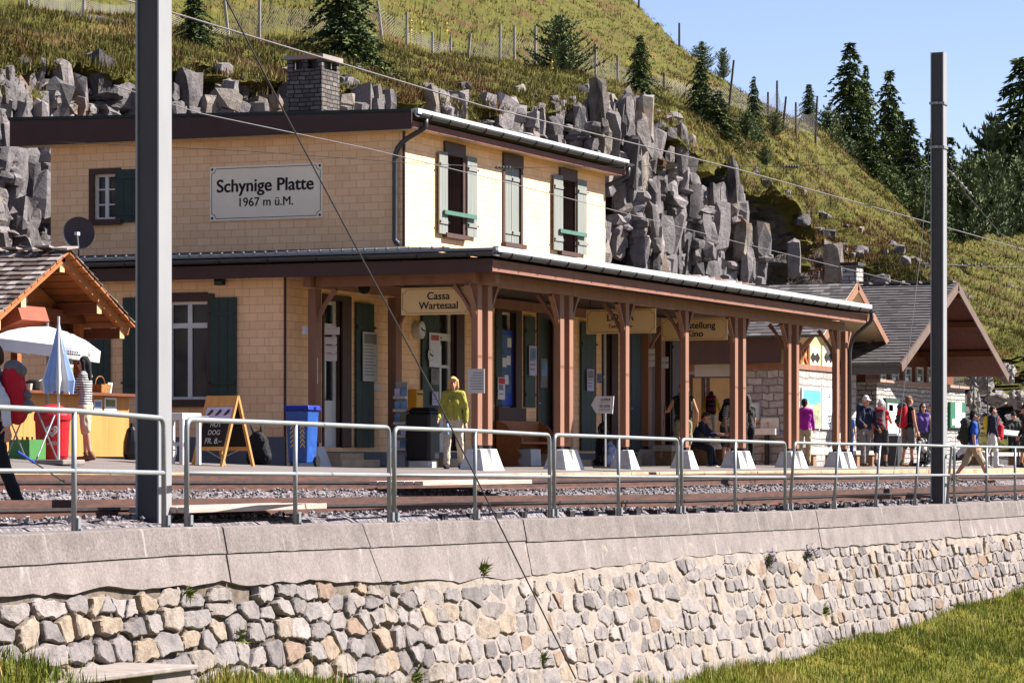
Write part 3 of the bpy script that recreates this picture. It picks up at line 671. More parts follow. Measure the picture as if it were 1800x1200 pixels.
rust = NT("rusty_rail_steel"); vec = rust.coord(); f = rust.noise(rust.coord((0.6, 2, 4)), 5, 8, 0.7)
rust_m = rust.done(rust.ramp(f, [(0.28, srgb(58, 44, 42)), (0.48, srgb(92, 66, 58)), (0.62, srgb(112, 72, 58)), (0.76, srgb(88, 72, 68))]), 0.85, 0.0, 0.25)
railtop = pbr("worn_rail_head", srgb(92, 84, 82), 0.45, .2, 9, metal=.6)
dsteel = pbr("dark_steel", srgb(62, 56, 54), 0.6, .2, 9, metal=.3)
def track(Y0, ztop, label, sleepers):
    T = thing("rack_railway_track", label, "railway track", (45, Y0 + .4, ztop(45)))
    seg = [10, 18, 26, 32, 38, 46, 60, 110, 200]
    def bar(name, y, w, h, z_off, mat, mi=None):
        mb = MB()
        for a in range(len(seg) - 1):
            x0, x1 = seg[a], seg[a + 1]; v = []
            for x in (x0, x1):
                z = ztop(x) + z_off
                v += [(x, y - w / 2, z - h), (x, y + w / 2, z - h), (x, y + w / 2, z), (x, y - w / 2, z)]
            mb.add(v, [(0, 4, 7, 3), (3, 7, 6, 2), (2, 6, 5, 1)])
        return mb.build(name, mat, T)
    for y in (Y0, Y0 + 0.8):
        mb = MB()
        prof = [(-.05, -.13), (-.05, -.118), (-.012, -.105), (-.012, -.038), (-.03, -.03), (-.03, 0), (.03, 0), (.03, -.03), (.012, -.038), (.012, -.105), (.05, -.118), (.05, -.13)]
        for a in range(len(seg) - 1):
            v = [(x, y + py, ztop(x) + pz) for x in (seg[a], seg[a + 1]) for py, pz in prof]; k = len(prof)
            for i in range(k - 1): mb.add([v[i], v[i + k], v[i + k + 1], v[i + 1]], [(0, 1, 2, 3)], 1 if i in (4, 5, 6) else 0)
        mb.build("rail", [rust_m, railtop], T)
    # rack: two flat bars with teeth between
    bar("rack_bar", Y0 + 0.36, 0.025, 0.10, 0.075, rust_m); bar("rack_bar", Y0 + 0.44, 0.025, 0.10, 0.075, rust_m)
    mb = MB(); x = 22.0
    while x < 80:
        z = ztop(x) + 0.07; mb.box((x, Y0 + .374, z - .055), (x + .05, Y0 + .426, z)); x += 0.12
    mb.build("rack_teeth", dsteel, T)
    if sleepers:
        x = 23.0
        while x < 78:
            z = ztop(x) - .131; mb = MB(); mb.box((x, Y0 - .42, z - .09), (x + .18, Y0 + 1.2, z)); mb.box((x + .05, Y0 - .1, z), (x + .13, Y0 - .03, z + .03))
            mb.build("sleeper", dsteel, T); x += 0.85
def zt_near(X): return -0.428 + rise(X) - max(0, min(0.02, (X - 44) * .002))
def zt_far(X): return -0.165 + rise(X) - (0.012 * (X - 60) if 60 < X < 78 else 0.216 if X >= 78 else 0)
track(16.35, zt_near, "rusty rack railway track nearest the railing and the retaining wall", True)
track(19.3, zt_far, "rusty rack railway track running right along the platform edge", False)
plank = pbr("crossing_plank_wood", srgb(190, 170, 156), .9, .2, 4, .006, 60, stretch=(.4, 4, 4))
def crossing(x0, x1, Ya, Yb, zf, label):
    X0, X1 = WX(x0, Ya), WX(x1, Ya); T = thing("track_crossing", label, "crossing", ((X0 + X1) / 2, Ya, zf(X0)), "boarded crossings over the tracks")
    n = 6
    for k in range(n):
        ya = Ya + (Yb - Ya) * k / n; mb = MB(); z = zf((X0 + X1) / 2) + 0.012
        mb.box((X0 + random.uniform(-.05, .05), ya + .005, z - .06), (X1 + random.uniform(-.05, .05), ya + (Yb - Ya) / n - .005, z + random.uniform(0, .006))); mb.build("plank", plank, T, bevel=.006)
crossing(328, 572, 15.62, 16.28, zt_near, "pale boarded crossing beside the near track behind the railing, right of the tall near mast")
crossing(742, 935, 18.35, 19.2, zt_far, "pale boarded crossing beside the platform track in front of the woman in yellow")

# ------------------------------------------------------------------ platform
xs = np.concatenate([np.arange(0, 80, 0.8), np.arange(80, 260, 6.0)]); yp = np.array([20.6, 20.62, 21.0, 21.4, 21.7, 22.2, 22.8, 23.5, 24.2, 25, 26, 28, 32, 38])
PV = np.array([[(x, y, plat_z(x, y) + (0.004 * noise.noise(Vector((x, y, 0)) * 1.5)) - (0.25 if j == 0 else 0)) for j, y in enumerate(yp)] for x in xs])
gi = np.arange(len(xs) * len(yp)).reshape(len(xs), len(yp)); F = np.stack([gi[:-1, 1:-1], gi[1:, 1:-1], gi[1:, 2:], gi[:-1, 2:]], -1).reshape(-1, 4)
pav = pbr("platform_asphalt", srgb(122, 111, 106), .95, .14, 1.1, .004, 80, dirt=srgb(118, 108, 104))
struct(np_mesh("platform", PV.reshape(-1, 3), F, pav))
edge_m = pbr("platform_edge_stone", srgb(200, 172, 134), .95, .2, 3.0, .012, 45, dirt=srgb(136, 112, 88))
mb = MB(); x = 5.0
while x < 112:
    L = 1.45; z = plat_z(x + .7, 20.6) + .012; j = random.uniform(-.008, .008)
    mb.box((x + .006, 20.42 + j, z - .34), (x + L - .006, 20.92, z)); x += L
o = mb.build("platform_kerb", edge_m, bevel=.01); struct(o)
ALB = 1.0
# ================================================================== station building
m = NT("yellow_fibre_tiles")
def tile_mat(name, axis):
    m = NT(name); tc = m.n('ShaderNodeTexCoord'); sx = m.n('ShaderNodeSeparateXYZ'); m.l(tc.outputs['Object'], sx.inputs[0]); cb = m.n('ShaderNodeCombineXYZ')
    m.l(sx.outputs[1 if axis == 'A' else 0], cb.inputs[0]); m.l(sx.outputs[2], cb.inputs[1])
    br = m.n('ShaderNodeTexBrick'); m.l(cb.outputs[0], br.inputs['Vector']); br.offset = 0.5
    for k, v in (('Scale', 1.0), ('Mortar Size', 0.005), ('Mortar Smooth', 0.1), ('Brick Width', 0.30), ('Row Height', 0.145), ('Bias', 0.0)): br.inputs[k].default_value = v
    br.inputs['Color1'].default_value = (*srgb(255, 209, 163), 1); br.inputs['Color2'].default_value = (*srgb(245, 196, 149), 1); br.inputs['Mortar'].default_value = (*srgb(212, 160, 114), 1)
    f = m.noise(m.coord(), 0.8, 7, 0.65); d = m.ramp(f, [(0.3, (0.90, 0.89, 0.88)), (0.7, (1.04, 1.04, 1.04))]); g_ = m.noise(m.coord((2.5, 2.5, .25)), 1.6, 6, .6); d = m.mix(m.ramp(g_, [(.56, (0, 0, 0)), (.74, (.5, .5, .5))]), d, (.74, .70, .66))
    m.bump(br.outputs['Fac'], -0.6, 0.008)
    return m.done(m.mix(1.0, br.outputs['Color'], d, 'MULTIPLY'), 0.75, 0, 0.25)
tileA, tileB = tile_mat("yellow_fibre_tiles_end", 'A'), tile_mat("yellow_fibre_tiles_side", 'B')
brown = pbr("brown_painted_wood", srgb(138, 98, 78), .7, .15, 3, .003, 60, stretch=(1, 1, .2))
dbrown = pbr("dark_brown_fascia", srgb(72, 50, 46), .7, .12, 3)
frameb = pbr("dark_brown_window_frame", srgb(76, 54, 48), .65, .12, 4)
dgreen = pbr("dark_green_shutter", srgb(48, 62, 56), .6, .15, 4)
lgreen = pbr("faded_green_shutter", srgb(126, 127, 120), .7, .12, 4, stretch=(3, 3, .3))
green2 = pbr("green_shutter_latch", srgb(72, 108, 92), .6, .1, 4)
white = pbr("white_window_paint", srgb(214, 210, 204), .55, .06, 4)
cream = pbr("cream_soffit", srgb(224, 204, 172), .75, .08, 3)
zinc = pbr("dark_zinc_gutter", srgb(74, 74, 76), .5, .15, 5, metal=.4)
flash = pbr("pale_metal_edge", srgb(196, 194, 192), .45, .12, 5, metal=.3)
black = pbr("black_plastic", srgb(26, 26, 28), .45, .15, 6)
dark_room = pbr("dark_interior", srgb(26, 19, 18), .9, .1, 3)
mg = NT("window_glass"); mg.b.inputs['Base Color'].default_value = (0.02, 0.022, 0.024, 1); mg.b.inputs['Roughness'].default_value = 0.06; mg.b.inputs['Specular IOR Level'].default_value = 0.45; glass = mg.m
paper = pbr("white_paper", srgb(222, 218, 220), .8, .05, 5)
ink = pbr("black_ink", srgb(34, 30, 30), .7, .1, 8)
greyink = pbr("grey_print", srgb(140, 136, 138), .8, .1, 8)
stonestep = pbr("stone_step", srgb(196, 170, 138), .9, .15, 3, .006, 40)
plinth = pbr("grey_plinth", srgb(104, 104, 110), .9, .12, 2, .005, 40)

XU, YB, XA = 55.0, 25.3, 50.0
FU = Frame('A', XU); FB = Frame('B', YB); FA = Frame('A', XA)
ST = thing("station_building", "two storey yellow tiled railway station with green shutters, dark flat roof and long covered platform", "station", (60, 29, 0))
def shutter(fr, u0, u1, v0, v1, mat, par, w=0.03, battens=(0.12, 0.82), name="shutter"):
    mb = MB(); n = 3; g = 0.006
    for k in range(n):
        a = u0 + (u1 - u0) * k / n; b = u0 + (u1 - u0) * (k + 1) / n
        fr.box(mb, a + g / 2, b - g / 2, v0, v1, w, w + 0.028)
    for t in battens:
        v = v0 + (v1 - v0) * t; fr.box(mb, u0 + .02, u1 - .02, v, v + .07, w + .0285, w + .048)
    o = mb.build(name, mat, par); 
    mb = MB()
    for t in battens:
        v = v0 + (v1 - v0) * t
        for u in (u0, u1): fr.box(mb, u - .02, u + .02, v + .02, v + .05, w + .05, w + .065)
    mb.build("hinge", M("hinge_iron", srgb(52, 50, 50), .5, .1, 6, metal=.5), o)
    return o
def window(fr, r, par, frame_mat=frameb, fw=0.11, sash_w=0.05, cols_=2, rows_=3, depth=0.12, transom=None, sill=True, fill=None, head=None):
    u0, u1, v0, v1 = r
    mb = MB(); w0, w1 = -.02, .035
    fr.box(mb, u0 - fw, u0, v0 - fw, v1 + fw, w0, w1); fr.box(mb, u1, u1 + fw, v0 - fw, v1 + fw, w0, w1)
    fr.box(mb, u0, u1, v1, v1 + (head or fw), w0, w1)
    if sill: fr.box(mb, u0 - fw - .05, u1 + fw + .05, v0 - fw - .001, v0 - .001, w1 + .001, .11); fr.box(mb, u0, u1, v0 - fw, v0, w0, w1)
    f = mb.build("window", frame_mat, par)
    mb = MB(); s = sash_w; w0, w1 = -depth - .02, -depth + .025
    fr.box(mb, u0, u0 + s, v0, v1, w0, w1); fr.box(mb, u1 - s, u1, v0, v1, w0, w1); fr.box(mb, u0 + s, u1 - s, v0, v0 + s, w0, w1); fr.box(mb, u0 + s, u1 - s, v1 - s, v1, w0, w1)
    for k in range(1, cols_):
        u = u0 + (u1 - u0) * k / cols_; fr.box(mb, u - s * .8, u + s * .8, v0 + s, v1 - s, w0 + .002, w1 + .004)
    rv = [v0 + (v1 - v0) * k / rows_ for k in range(1, rows_)] if transom is None else transom
    for v in rv: fr.box(mb, u0 + s, u1 - s, v - (.014 if transom is None else .045), v + (.014 if transom is None else .045), w0 + .004, w1 + .001)
    mb.build("sash", white, f)
    mb = MB(); mb.poly([fr.P(u0, v0, -depth - .012), fr.P(u1, v0, -depth - .012), fr.P(u1, v1, -depth - .012), fr.P(u0, v1, -depth - .012)]); mb.build("pane", glass, f)
    return f
def open_window(fr, r, par):
    """casement standing open: dark room behind, white open sash at the near side"""
    u0, u1, v0, v1 = r; fw = .10
    mb = MB(); fr.box(mb, u0 - fw, u0, v0, v1, -.02, .03); fr.box(mb, u1, u1 + fw, v0, v1, -.02, .03); fr.box(mb, u0 - fw, u1 + fw, v1, v1 + .26, -.02, .045); fr.box(mb, u0 - fw - .05, u1 + fw + .05, v0 - .09, v0, -.02, .10)
    f = mb.build("window", frameb, par)
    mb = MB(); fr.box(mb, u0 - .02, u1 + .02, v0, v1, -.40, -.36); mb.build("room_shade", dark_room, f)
    mb = MB()
    for (a, b, wo) in ((u0 + .03, u0 + .07, 0),):
        fr.box(mb, a, b, v0 + .04, v0 + .12, -.33, .02); fr.box(mb, a, b, v1 - .12, v1 - .04, -.33, .02); fr.box(mb, a, b, v0 + .121, v1 - .121, -.04, .02); fr.box(mb, a, b, v0 + .121, v1 - .121, -.33, -.27)
        for t in (.36, .68): v = v0 + (v1 - v0) * t; fr.box(mb, a, b, v, v + .03, -.269, -.041)
    s_ = mb.build("sash", white, f)
    mb = MB(); fr.box(mb, u0 + .045, u0 + .05, v0 + .12, v1 - .12, -.27, -.04); mb.build("pane", glass, f)
    return f
# --- upper storey walls
ZU0, ZU1 = 4.0, 6.46
rUA = FU.rect(166, 306, 204, 386)
UB_open = [FB.rect(783, 275, 812, 412), FB.rect(985, 318, 1009, 443)]
rUB_mid = FB.rect(886, 294, 914, 428)
mb = MB(); FU.wall(mb, YB, 33.05, ZU0, ZU1, [rUA]); mb.build("wall", tileA, ST)
mb = MB(); FB.wall(mb, XU, 65.6, ZU0, ZU1, UB_open + [rUB_mid], 0.42, 0, 1); mb.build("wall", [tileB, frameb], ST)
mb = MB(); mb.poly([(65.6, YB, ZU0), (65.6, 33.05, ZU0), (65.6, 33.05, ZU1), (65.6, YB, ZU1)]); mb.poly([(XU, 33.05, ZU0), (65.6, 33.05, ZU0), (65.6, 33.05, ZU1), (XU, 33.05, ZU1)]); mb.build("wall", tileA, ST)
mb = MB(); FU.box(mb, YB - .012, YB + .03, ZU0, ZU1, -.03, .012); mb.build("corner_trim", frameb, ST)
window(FU, rUA, ST, depth=.10)
u0, u1, v0, v1 = FU.rect(206, 298, 249, 391); shutter(FU, u0, u1, v0, v1, dgreen, ST)
for r in UB_open: open_window(FB, r, ST)
for (x0, y0, x1, y1, right) in ((766, 267, 781, 411, 0), (817, 276, 834, 417, 1), (968, 308, 984, 440, 0), (1011, 317, 1027, 447, 1)):
    u0, u1, v0, v1 = FB.rect(x0, y0, x1, y1); v0, v1 = v0 + .0, v1
    shutter(FB, u0, u1, v0, v1, lgreen, ST, .035 if right else .05)
for (x0, y0, x1, y1) in ((772, 371, 829, 383), (976, 404, 1023, 414)):
    a, b = FB.uv(x0, y0), FB.uv(x1, y1); mb = MB(); mb.add([FB.P(a[0], a[1] - .06, .09), FB.P(b[0], a[1] - .06, .09), FB.P(b[0], a[1] + .02, .09), FB.P(a[0], a[1] + .02, .09), FB.P(a[0], a[1] - .06, .13), FB.P(b[0], a[1] - .06, .13), FB.P(b[0], a[1] + .02, .13), FB.P(a[0], a[1] + .02, .13)], [(0, 1, 2, 3), (4, 7, 6, 5), (0, 4, 5, 1), (1, 5, 6, 2), (2, 6, 7, 3), (3, 7, 4, 0)])
    mb.build("shutter_latch", green2, ST)
u0, u1, v0, v1 = rUB_mid; um = (u0 + u1) / 2
mb = MB(); FB.box(mb, u0 - .10, u0, v0, v1, -.02, .03); FB.box(mb, u1, u1 + .1, v0, v1, -.02, .03); FB.box(mb, u0 - .1, u1 + .1, v1, v1 + .26, -.02, .045); FB.box(mb, u0 - .14, u1 + .14, v0 - .09, v0, -.02, .1)
f = mb.build("window", frameb, ST); shutter(FB, u0, um - .008, v0, v1, lgreen, ST, -.04); shutter(FB, um + .008, u1, v0, v1, lgreen, ST, -.04)
# --- upper roof (single pitch, higher at the back)
Xr0, Xr1, Yr0, Yr1 = 54.62, 66.0, 24.98, 33.75
zt0, zt1 = 6.76, 6.96
mb = MB(); v = []
for X in (Xr0, Xr1): v += [(X, Yr0, 6.60), (X, Yr1, 6.62), (X, Yr1, zt1), (X, Yr0, zt0)]
mb.add(v, [(0, 1, 2, 3), (4, 7, 6, 5), (0, 3, 7, 4), (1, 5, 6, 2), (3, 2, 6, 7), (0, 4, 5, 1)]); mb.build("roof", M("roof_membrane", srgb(70, 66, 64), .9, .15, 3), ST)
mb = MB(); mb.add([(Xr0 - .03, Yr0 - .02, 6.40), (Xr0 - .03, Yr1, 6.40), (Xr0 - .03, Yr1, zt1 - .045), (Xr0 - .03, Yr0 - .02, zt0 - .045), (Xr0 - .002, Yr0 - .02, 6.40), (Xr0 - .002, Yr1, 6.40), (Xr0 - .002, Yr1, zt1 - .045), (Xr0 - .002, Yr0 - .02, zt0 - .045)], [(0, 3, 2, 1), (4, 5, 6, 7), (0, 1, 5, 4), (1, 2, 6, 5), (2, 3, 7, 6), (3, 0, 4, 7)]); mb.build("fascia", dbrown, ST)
mb = MB(); v = []
for X in (Xr0 - .05, Xr0 + .1): v += [(X, Yr0 - .02, zt0 - .04), (X, Yr1 + .02, zt1 - .04), (X, Yr1 + .02, zt1 + .02), (X, Yr0 - .02, zt0 + .02)]
mb.add(v, [(0, 1, 2, 3), (4, 7, 6, 5), (0, 3, 7, 4), (1, 5, 6, 2), (3, 2, 6, 7), (0, 4, 5, 1)]); mb.build("roof_edge", M("dark_green_roof_edge", srgb(34, 42, 38), .6, .1, 4), ST)
mb = MB(); mb.box((Xr0 + .101, Yr0 - .10, 6.70), (Xr1, Yr0 - .002, 6.80)); mb.build("roof_edge", flash, ST)
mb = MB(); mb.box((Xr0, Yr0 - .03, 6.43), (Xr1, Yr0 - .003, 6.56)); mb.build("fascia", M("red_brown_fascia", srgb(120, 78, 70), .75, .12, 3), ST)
mb = MB(); mb.box((Xr0, Yr0, 6.462), (Xr1, YB + .1, 6.50)); mb.box((Xr0, Yr0, 6.41), (XU + .1, Yr1 - .05, 6.45)); mb.build("soffit", cream, ST)
def gutter(p0, p1, r, par, n_br, out):
    p0, p1 = Vector(p0), Vector(p1); mb = MB(); d = (p1 - p0).normalized(); o = Vector(out); k = 9; v = []
    for p in (p0, p1):
        for rr in (r, r * .86):
            for i in range(k):
                a = math.pi * i / (k - 1); v.append(p + o * (-math.cos(a) * rr) + Vector((0, 0, -math.sin(a) * rr)))
    for i in range(k - 1):
        mb.f += [(i, i + 1, 2 * k + i + 1, 2 * k + i), (k + i, 3 * k + i, 3 * k + i + 1, k + i + 1), (i, k + i, k + i + 1, i + 1), (2 * k + i, 2 * k + i + 1, 3 * k + i + 1, 3 * k + i)]
    mb.f += [(0, 2 * k, 3 * k, k), (k - 1, 2 * k - 1, 4 * k - 1, 3 * k - 1)]; mb.v = [tuple(q) for q in v]; mb.mi = [0] * len(mb.f)
    g = mb.build("gutter", zinc, par, smooth=False)
    for i in range(n_br):
        p = p0 + (p1 - p0) * ((i + .5) / n_br); mb = MB()
        pts = [p + o * (-math.cos(math.pi * q / 8) * (r + .008)) + Vector((0, 0, -math.sin(math.pi * q / 8) * (r + .008))) for q in range(9)]
        mb.tube(pts, .011, 5); mb.build("bracket", MAT.get("hinge_iron"), g)
    return g
gutter((Xr0 + .05, Yr0 - .13, 6.70), (Xr1, Yr0 - .13, 6.70), .085, ST, 13, (0, 1, 0))
def pipe(pts, r, par, name="downpipe"):
    pts = [Vector(p) for p in pts]; out = [pts[0]]
    for i in range(1, len(pts) - 1):
        a, b, c = pts[i - 1], pts[i], pts[i + 1]; L = min((b - a).length, (c - b).length) * .4
        p, q = b - (b - a).normalized() * L, b + (c - b).normalized() * L
        for t in (0, .25, .5, .75, 1): out.append(p * (1 - t) ** 2 + b * 2 * t * (1 - t) + q * t * t)
    out.append(pts[-1]); mb = MB(); mb.tube(out, r, 10); return mb.build(name, zinc, par, smooth=True)
pa = atX(694, 300, XU - .10)
pipe([(Xr0 + .38, Yr0 - .13, 6.62), (Xr0 + .38, Yr0 - .12, 6.46), (XU - .10, pa.y, 6.12), (XU - .10, pa.y, 4.32), (XU - .16, pa.y - .1, 4.26)], .05, ST)
pipe([(Xr1 - .15, Yr0 - .13, 6.62), (Xr1 - .15, Yr0 - .12, 6.42), (65.68, YB + .1, 6.18), (65.7, YB + .5, 6.05)], .05, ST)
# --- chimney
ch = atX(536, 195, 59.5); cw = 0.40
mb = MB(); c0 = (59.9, ch.y); zb, ztp = 6.7, 8.30
mb.box((c0[0] - .42, c0[1] - cw, zb), (c0[0] + .42, c0[1] + cw, ztp))
for (a, b) in ((-cw, -cw + .12), (-.06, .06), (cw - .12, cw)):
    for xo in (-.42, .30): mb.box((c0[0] + xo, c0[1] + a, ztp), (c0[0] + xo + .12, c0[1] + b, ztp + .2))
def stone_brick(name, ca, cb_, mo, bw, rh, axis='A', ms=.012, bump=.02):
    m = NT(name); tc = m.n('ShaderNodeTexCoord'); sx = m.n('ShaderNodeSeparateXYZ'); m.l(tc.outputs['Object'], sx.inputs[0]); cb = m.n('ShaderNodeCombineXYZ')
    ad = m.n('ShaderNodeMath', operation='ADD'); m.l(sx.outputs[0], ad.inputs[0]); m.l(sx.outputs[1], ad.inputs[1])
    nz = m.noise(m.coord(), 2.2, 3); na = m.n('ShaderNodeMath', operation='MULTIPLY_ADD'); m.l(nz, na.inputs[0]); na.inputs[1].default_value = rh * .7; m.l(sx.outputs[2], na.inputs[2])
    m.l(ad.outputs[0], cb.inputs[0]); m.l(na.outputs[0], cb.inputs[1]); br = m.n('ShaderNodeTexBrick'); m.l(cb.outputs[0], br.inputs['Vector'])
    br.squash = .75; br.squash_frequency = 3; br.offset = .43
    for k, v in (('Scale', 1.0), ('Mortar Size', ms), ('Mortar Smooth', 0.4), ('Brick Width', bw), ('Row Height', rh), ('Bias', 0.0)): br.inputs[k].default_value = v
    br.inputs['Color1'].default_value = (*ca, 1); br.inputs['Color2'].default_value = (*cb_, 1); br.inputs['Mortar'].default_value = (*mo, 1)
    d = m.ramp(m.noise(m.coord(), 7, 7, .68), [(.3, (.72, .72, .72)), (.7, (1.18, 1.18, 1.18))])
    iv = m.n('ShaderNodeMath', operation='MULTIPLY_ADD'); m.l(br.outputs['Fac'], iv.inputs[0]); iv.inputs[1].default_value = -1; m.l(m.noise(m.coord(), 12, 6, .7), iv.inputs[2])
    m.bump(iv.outputs[0], 1.0, bump)
    return m.done(m.mix(1, br.outputs['Color'], d, 'MULTIPLY'), .92, 0, .15)
chim = stone_brick("chimney_stone", srgb(84, 76, 72), srgb(122, 114, 110), srgb(48, 42, 40), .24, .09)
cob = mb.build("chimney", chim, ST)
mb = MB(); mb.box((c0[0] - .48, c0[1] - cw - .06, ztp + .2), (c0[0] + .48, c0[1] + cw + .06, ztp + .29)); mb.build("chimney_cap", pbr("lichen_slab", srgb(140, 130, 122), .9, .15, 4, dirt=srgb(190, 112, 60)), cob)
mb = MB(); mb.box((c0[0] - .28, c0[1] - cw + .13, ztp), (c0[0] + .28, c0[1] + cw - .13, ztp + .19)); mb.build("flue", black, cob)
# --- ground floor
ZG1 = 3.55
rAw = FA.rect(296, 530, 366, 702)
rAw2 = FA.rect(120, 600, 160, 702)
mb = MB(); FA.wall(mb, YB, 34.0, -.1, ZG1, [rAw, rAw2]); mb.build("wall", tileA, ST)
mb = MB(); FA.box(mb, YB - .004, 34, -.1, FA.uv(400, 768)[1], -.05, .02); mb.build("plinth", plinth, ST)
um = (rAw[0] + rAw[1]) / 2; vt = FA.uv(330, 572)[1]
window(FA, rAw, ST, cols_=2, transom=[vt], fw=.13, depth=.09, head=.16)
window(FA, rAw2, ST, cols_=2, transom=[vt], fw=.1, depth=.09)
for (x0, x1) in ((372, 418), (218, 262), (163, 196)):
    u0, u1, v0, v1 = FA.rect(x0, 523, x1, 697); shutter(FA, u0, u1, v0, v1, dgreen, ST)
holes = {k: FB.rect(*v) for k, v in dict(door1=(568, 528, 600, 786), cassa=(770, 545, 801, 792), poster=(880, 548, 905, 716), d3=(946, 560, 970, 792), narrow=(1059, 575, 1074, 792), shop=(1108, 560, 1140, 795), d6=(1160, 572, 1176, 795)).items()}
XE = 71.1
mb = MB(); FB.wall(mb, XA, XE, -.1, 3.5, list(holes.values()), .25, 0, 1); mb.build("wall", [tileB, frameb], ST)
mb = MB(); mb.poly([(XE, YB, -.1), (XE, 33, -.1), (XE, 33, 4.1), (XE, YB, 4.05)]); mb.poly([(XA, 34, -.1), (XE, 34, -.1), (XE, 34, 3.6), (XA, 34, 3.6)]); mb.build("wall", tileA, ST)
mb = MB(); FB.box(mb, XA - .015, XA + .03, -.1, ZG1, -.02, .012); mb.build("corner_trim", frameb, ST)
mb = MB(); FB.box(mb, XA + .2, XE, -.1, .32, -.02, .018); mb.build("plinth", plinth, ST)
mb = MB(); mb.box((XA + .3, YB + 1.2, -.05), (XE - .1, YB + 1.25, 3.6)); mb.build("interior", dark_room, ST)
def glazed_door(r, par, transom_y=None, lower=.32):
    u0, u1, v0, v1 = r; mb = MB(); fw = .17
    FB.box(mb, u0 - .05, u0, v0, v1, -.03, .03); FB.box(mb, u1, u1 + fw * 2.2, v0, v1 + .1, -.03, .03); FB.box(mb, u0 - .05, u1, v1, v1 + .1, -.03, .03)
    d = mb.build("door", frameb, par); mb = MB(); s = .11; w0, w1 = -.16, -.11
    FB.box(mb, u0, u0 + s, v0, v1, w0, w1); FB.box(mb, u1 - s, u1, v0, v1, w0, w1)
    vl = v0 + (v1 - v0) * lower; FB.box(mb, u0 + s, u1 - s, v0, vl, w0, w1)
    for t in (.60, .985): FB.box(mb, u0 + s, u1 - s, v0 + (v1 - v0) * t - .03, v0 + (v1 - v0) * t + .03, w0, w1)
    if transom_y is not None: FB.box(mb, u0, u1, transom_y - .07, transom_y + .07, w0 + .003, w1 + .004)
    mb.build("door_leaf", white, d)
    mb = MB(); mb.poly([FB.P(u0, v0, -.14), FB.P(u1, v0, -.14), FB.P(u1, v1, -.14), FB.P(u0, v1, -.14)]); mb.build("pane", glass, d)
    mb = MB(); p = FB.P(u0 + .06, v0 + 1.05, -.09); mb.tube([p, p + Vector((.12, -.02, 0))], .012, 6); mb.build("handle", flash, d)
    return d
glazed_door(holes['door1'], ST, FB.uv(585, 575)[1]); glazed_door(holes['cassa'], ST, FB.uv(785, 592)[1]); glazed_door(holes['narrow'], ST)
def dark_door(r, par, mat=dgreen):
    u0, u1, v0, v1 = r; mb = MB(); FB.box(mb, u0 - .1, u0, v0, v1 + .1, -.03, .03); FB.box(mb, u1, u1 + .35, v0, v1 + .1, -.03, .03); FB.box(mb, u0, u1, v1, v1 + .1, -.03, .03)
    d = mb.build("door", frameb, par); mb = MB()
    for k in range(4): FB.box(mb, u0 + (u1 - u0) * k / 4 + .004, u0 + (u1 - u0) * (k + 1) / 4 - .004, v0, v1, -.13, -.08)
    mb.build("door_leaf", mat, d); mb = MB(); p = FB.P(u0 + .12, v0 + 1.0, -.05); mb.tube([p, p + Vector((.13, 0, 0))], .014, 6); FB.box(mb, u0 + .09, u0 + .15, v0 + .92, v0 + 1.1, -.078, -.07); mb.build("handle", flash, d)
dark_door(holes['d3'], ST); dark_door(holes['shop'], ST, M("dark_teal_door", srgb(32, 46, 48), .6, .1, 4)); dark_door(holes['d6'], ST, frameb)
# poster window (blue frame) and shutters / green leaves along the platform side
window(FB, holes['poster'], ST, cols_=1, rows_=1, fw=.3, depth=.14, head=.2)
for (x0, y0, x1, y1) in ((622, 533, 653, 786), (738, 553, 768, 790), (868, 552, 878, 710), (919, 556, 937, 716), (1018, 567, 1044, 792), (1178, 574, 1196, 790)):
    u0, u1, v0, v1 = FB.rect(x0, y0, x1, y1); shutter(FB, u0, u1, v0, v1, dgreen if x0 != 1178 else frameb, ST, .03)
# steps in front of the doors
for (x0, x1, h, d) in ((583, 640, .24, .35), (570, 668, .12, .7), (760, 806, .14, .5), (950, 1015, .24, .4), (945, 1052, .12, .8), (1095, 1128, .14, .5)):
    X0, X1 = WX(x0, YB - d / 2), WX(x1, YB - d); mb = MB(); mb.box((X0, YB - d, plat_z(X0, YB) - .12), (X1, YB - .02, plat_z(X0, YB) + h)); mb.build("doorstep", stonestep, ST, bevel=.012)

# ================================================================== platform canopy
CN = thing("platform_canopy", "long low canopy roof on brown timber posts round the station, with pale edge", "canopy", (60, 22, 0))
XC0, XC1, YC, ZE, ZI = 49.5, 71.95, 21.15, 3.72, 4.22
mb = MB()
T1 = [(XC0, YC, ZE), (XC1, YC, ZE), (XC1, YB - .01, ZI), (XU - .01, YB - .01, ZI)]; T2 = [(XC0, YC, ZE), (XU - .01, YB - .01, ZI), (XU - .01, 34.3, ZI), (XC0, 34.3, ZE - .02)]
T3 = [(65.61, YB, ZI), (XC1, YB, ZI), (XC1, 33, ZI + .1), (65.61, 33, ZI + .1)]
for T_ in (T1, T2, T3): mb.poly(T_); mb.poly([(x, y, z - .14) for x, y, z in T_][::-1])
mb.poly([(XC1, YC, ZE - .14), (XC1, YB, ZI - .14), (XC1, YB, ZI), (XC1, YC, ZE)]); mb.build("roof", MAT["roof_membrane"], CN)
mb = MB(); mb.box((XC0 + .1, YC - .09, ZE - .03), (XC1, YC + .02, ZE + .07)); mb.build("roof_edge", flash, CN)
mb = MB(); mb.box((XC0 - .02, YC - .09, ZE - .01), (XC0 + .099, 34.3, ZE + .035)); mb.build("roof_edge", M("grey_metal_edge", srgb(120, 122, 126), .45, .1, 5, metal=.3), CN)
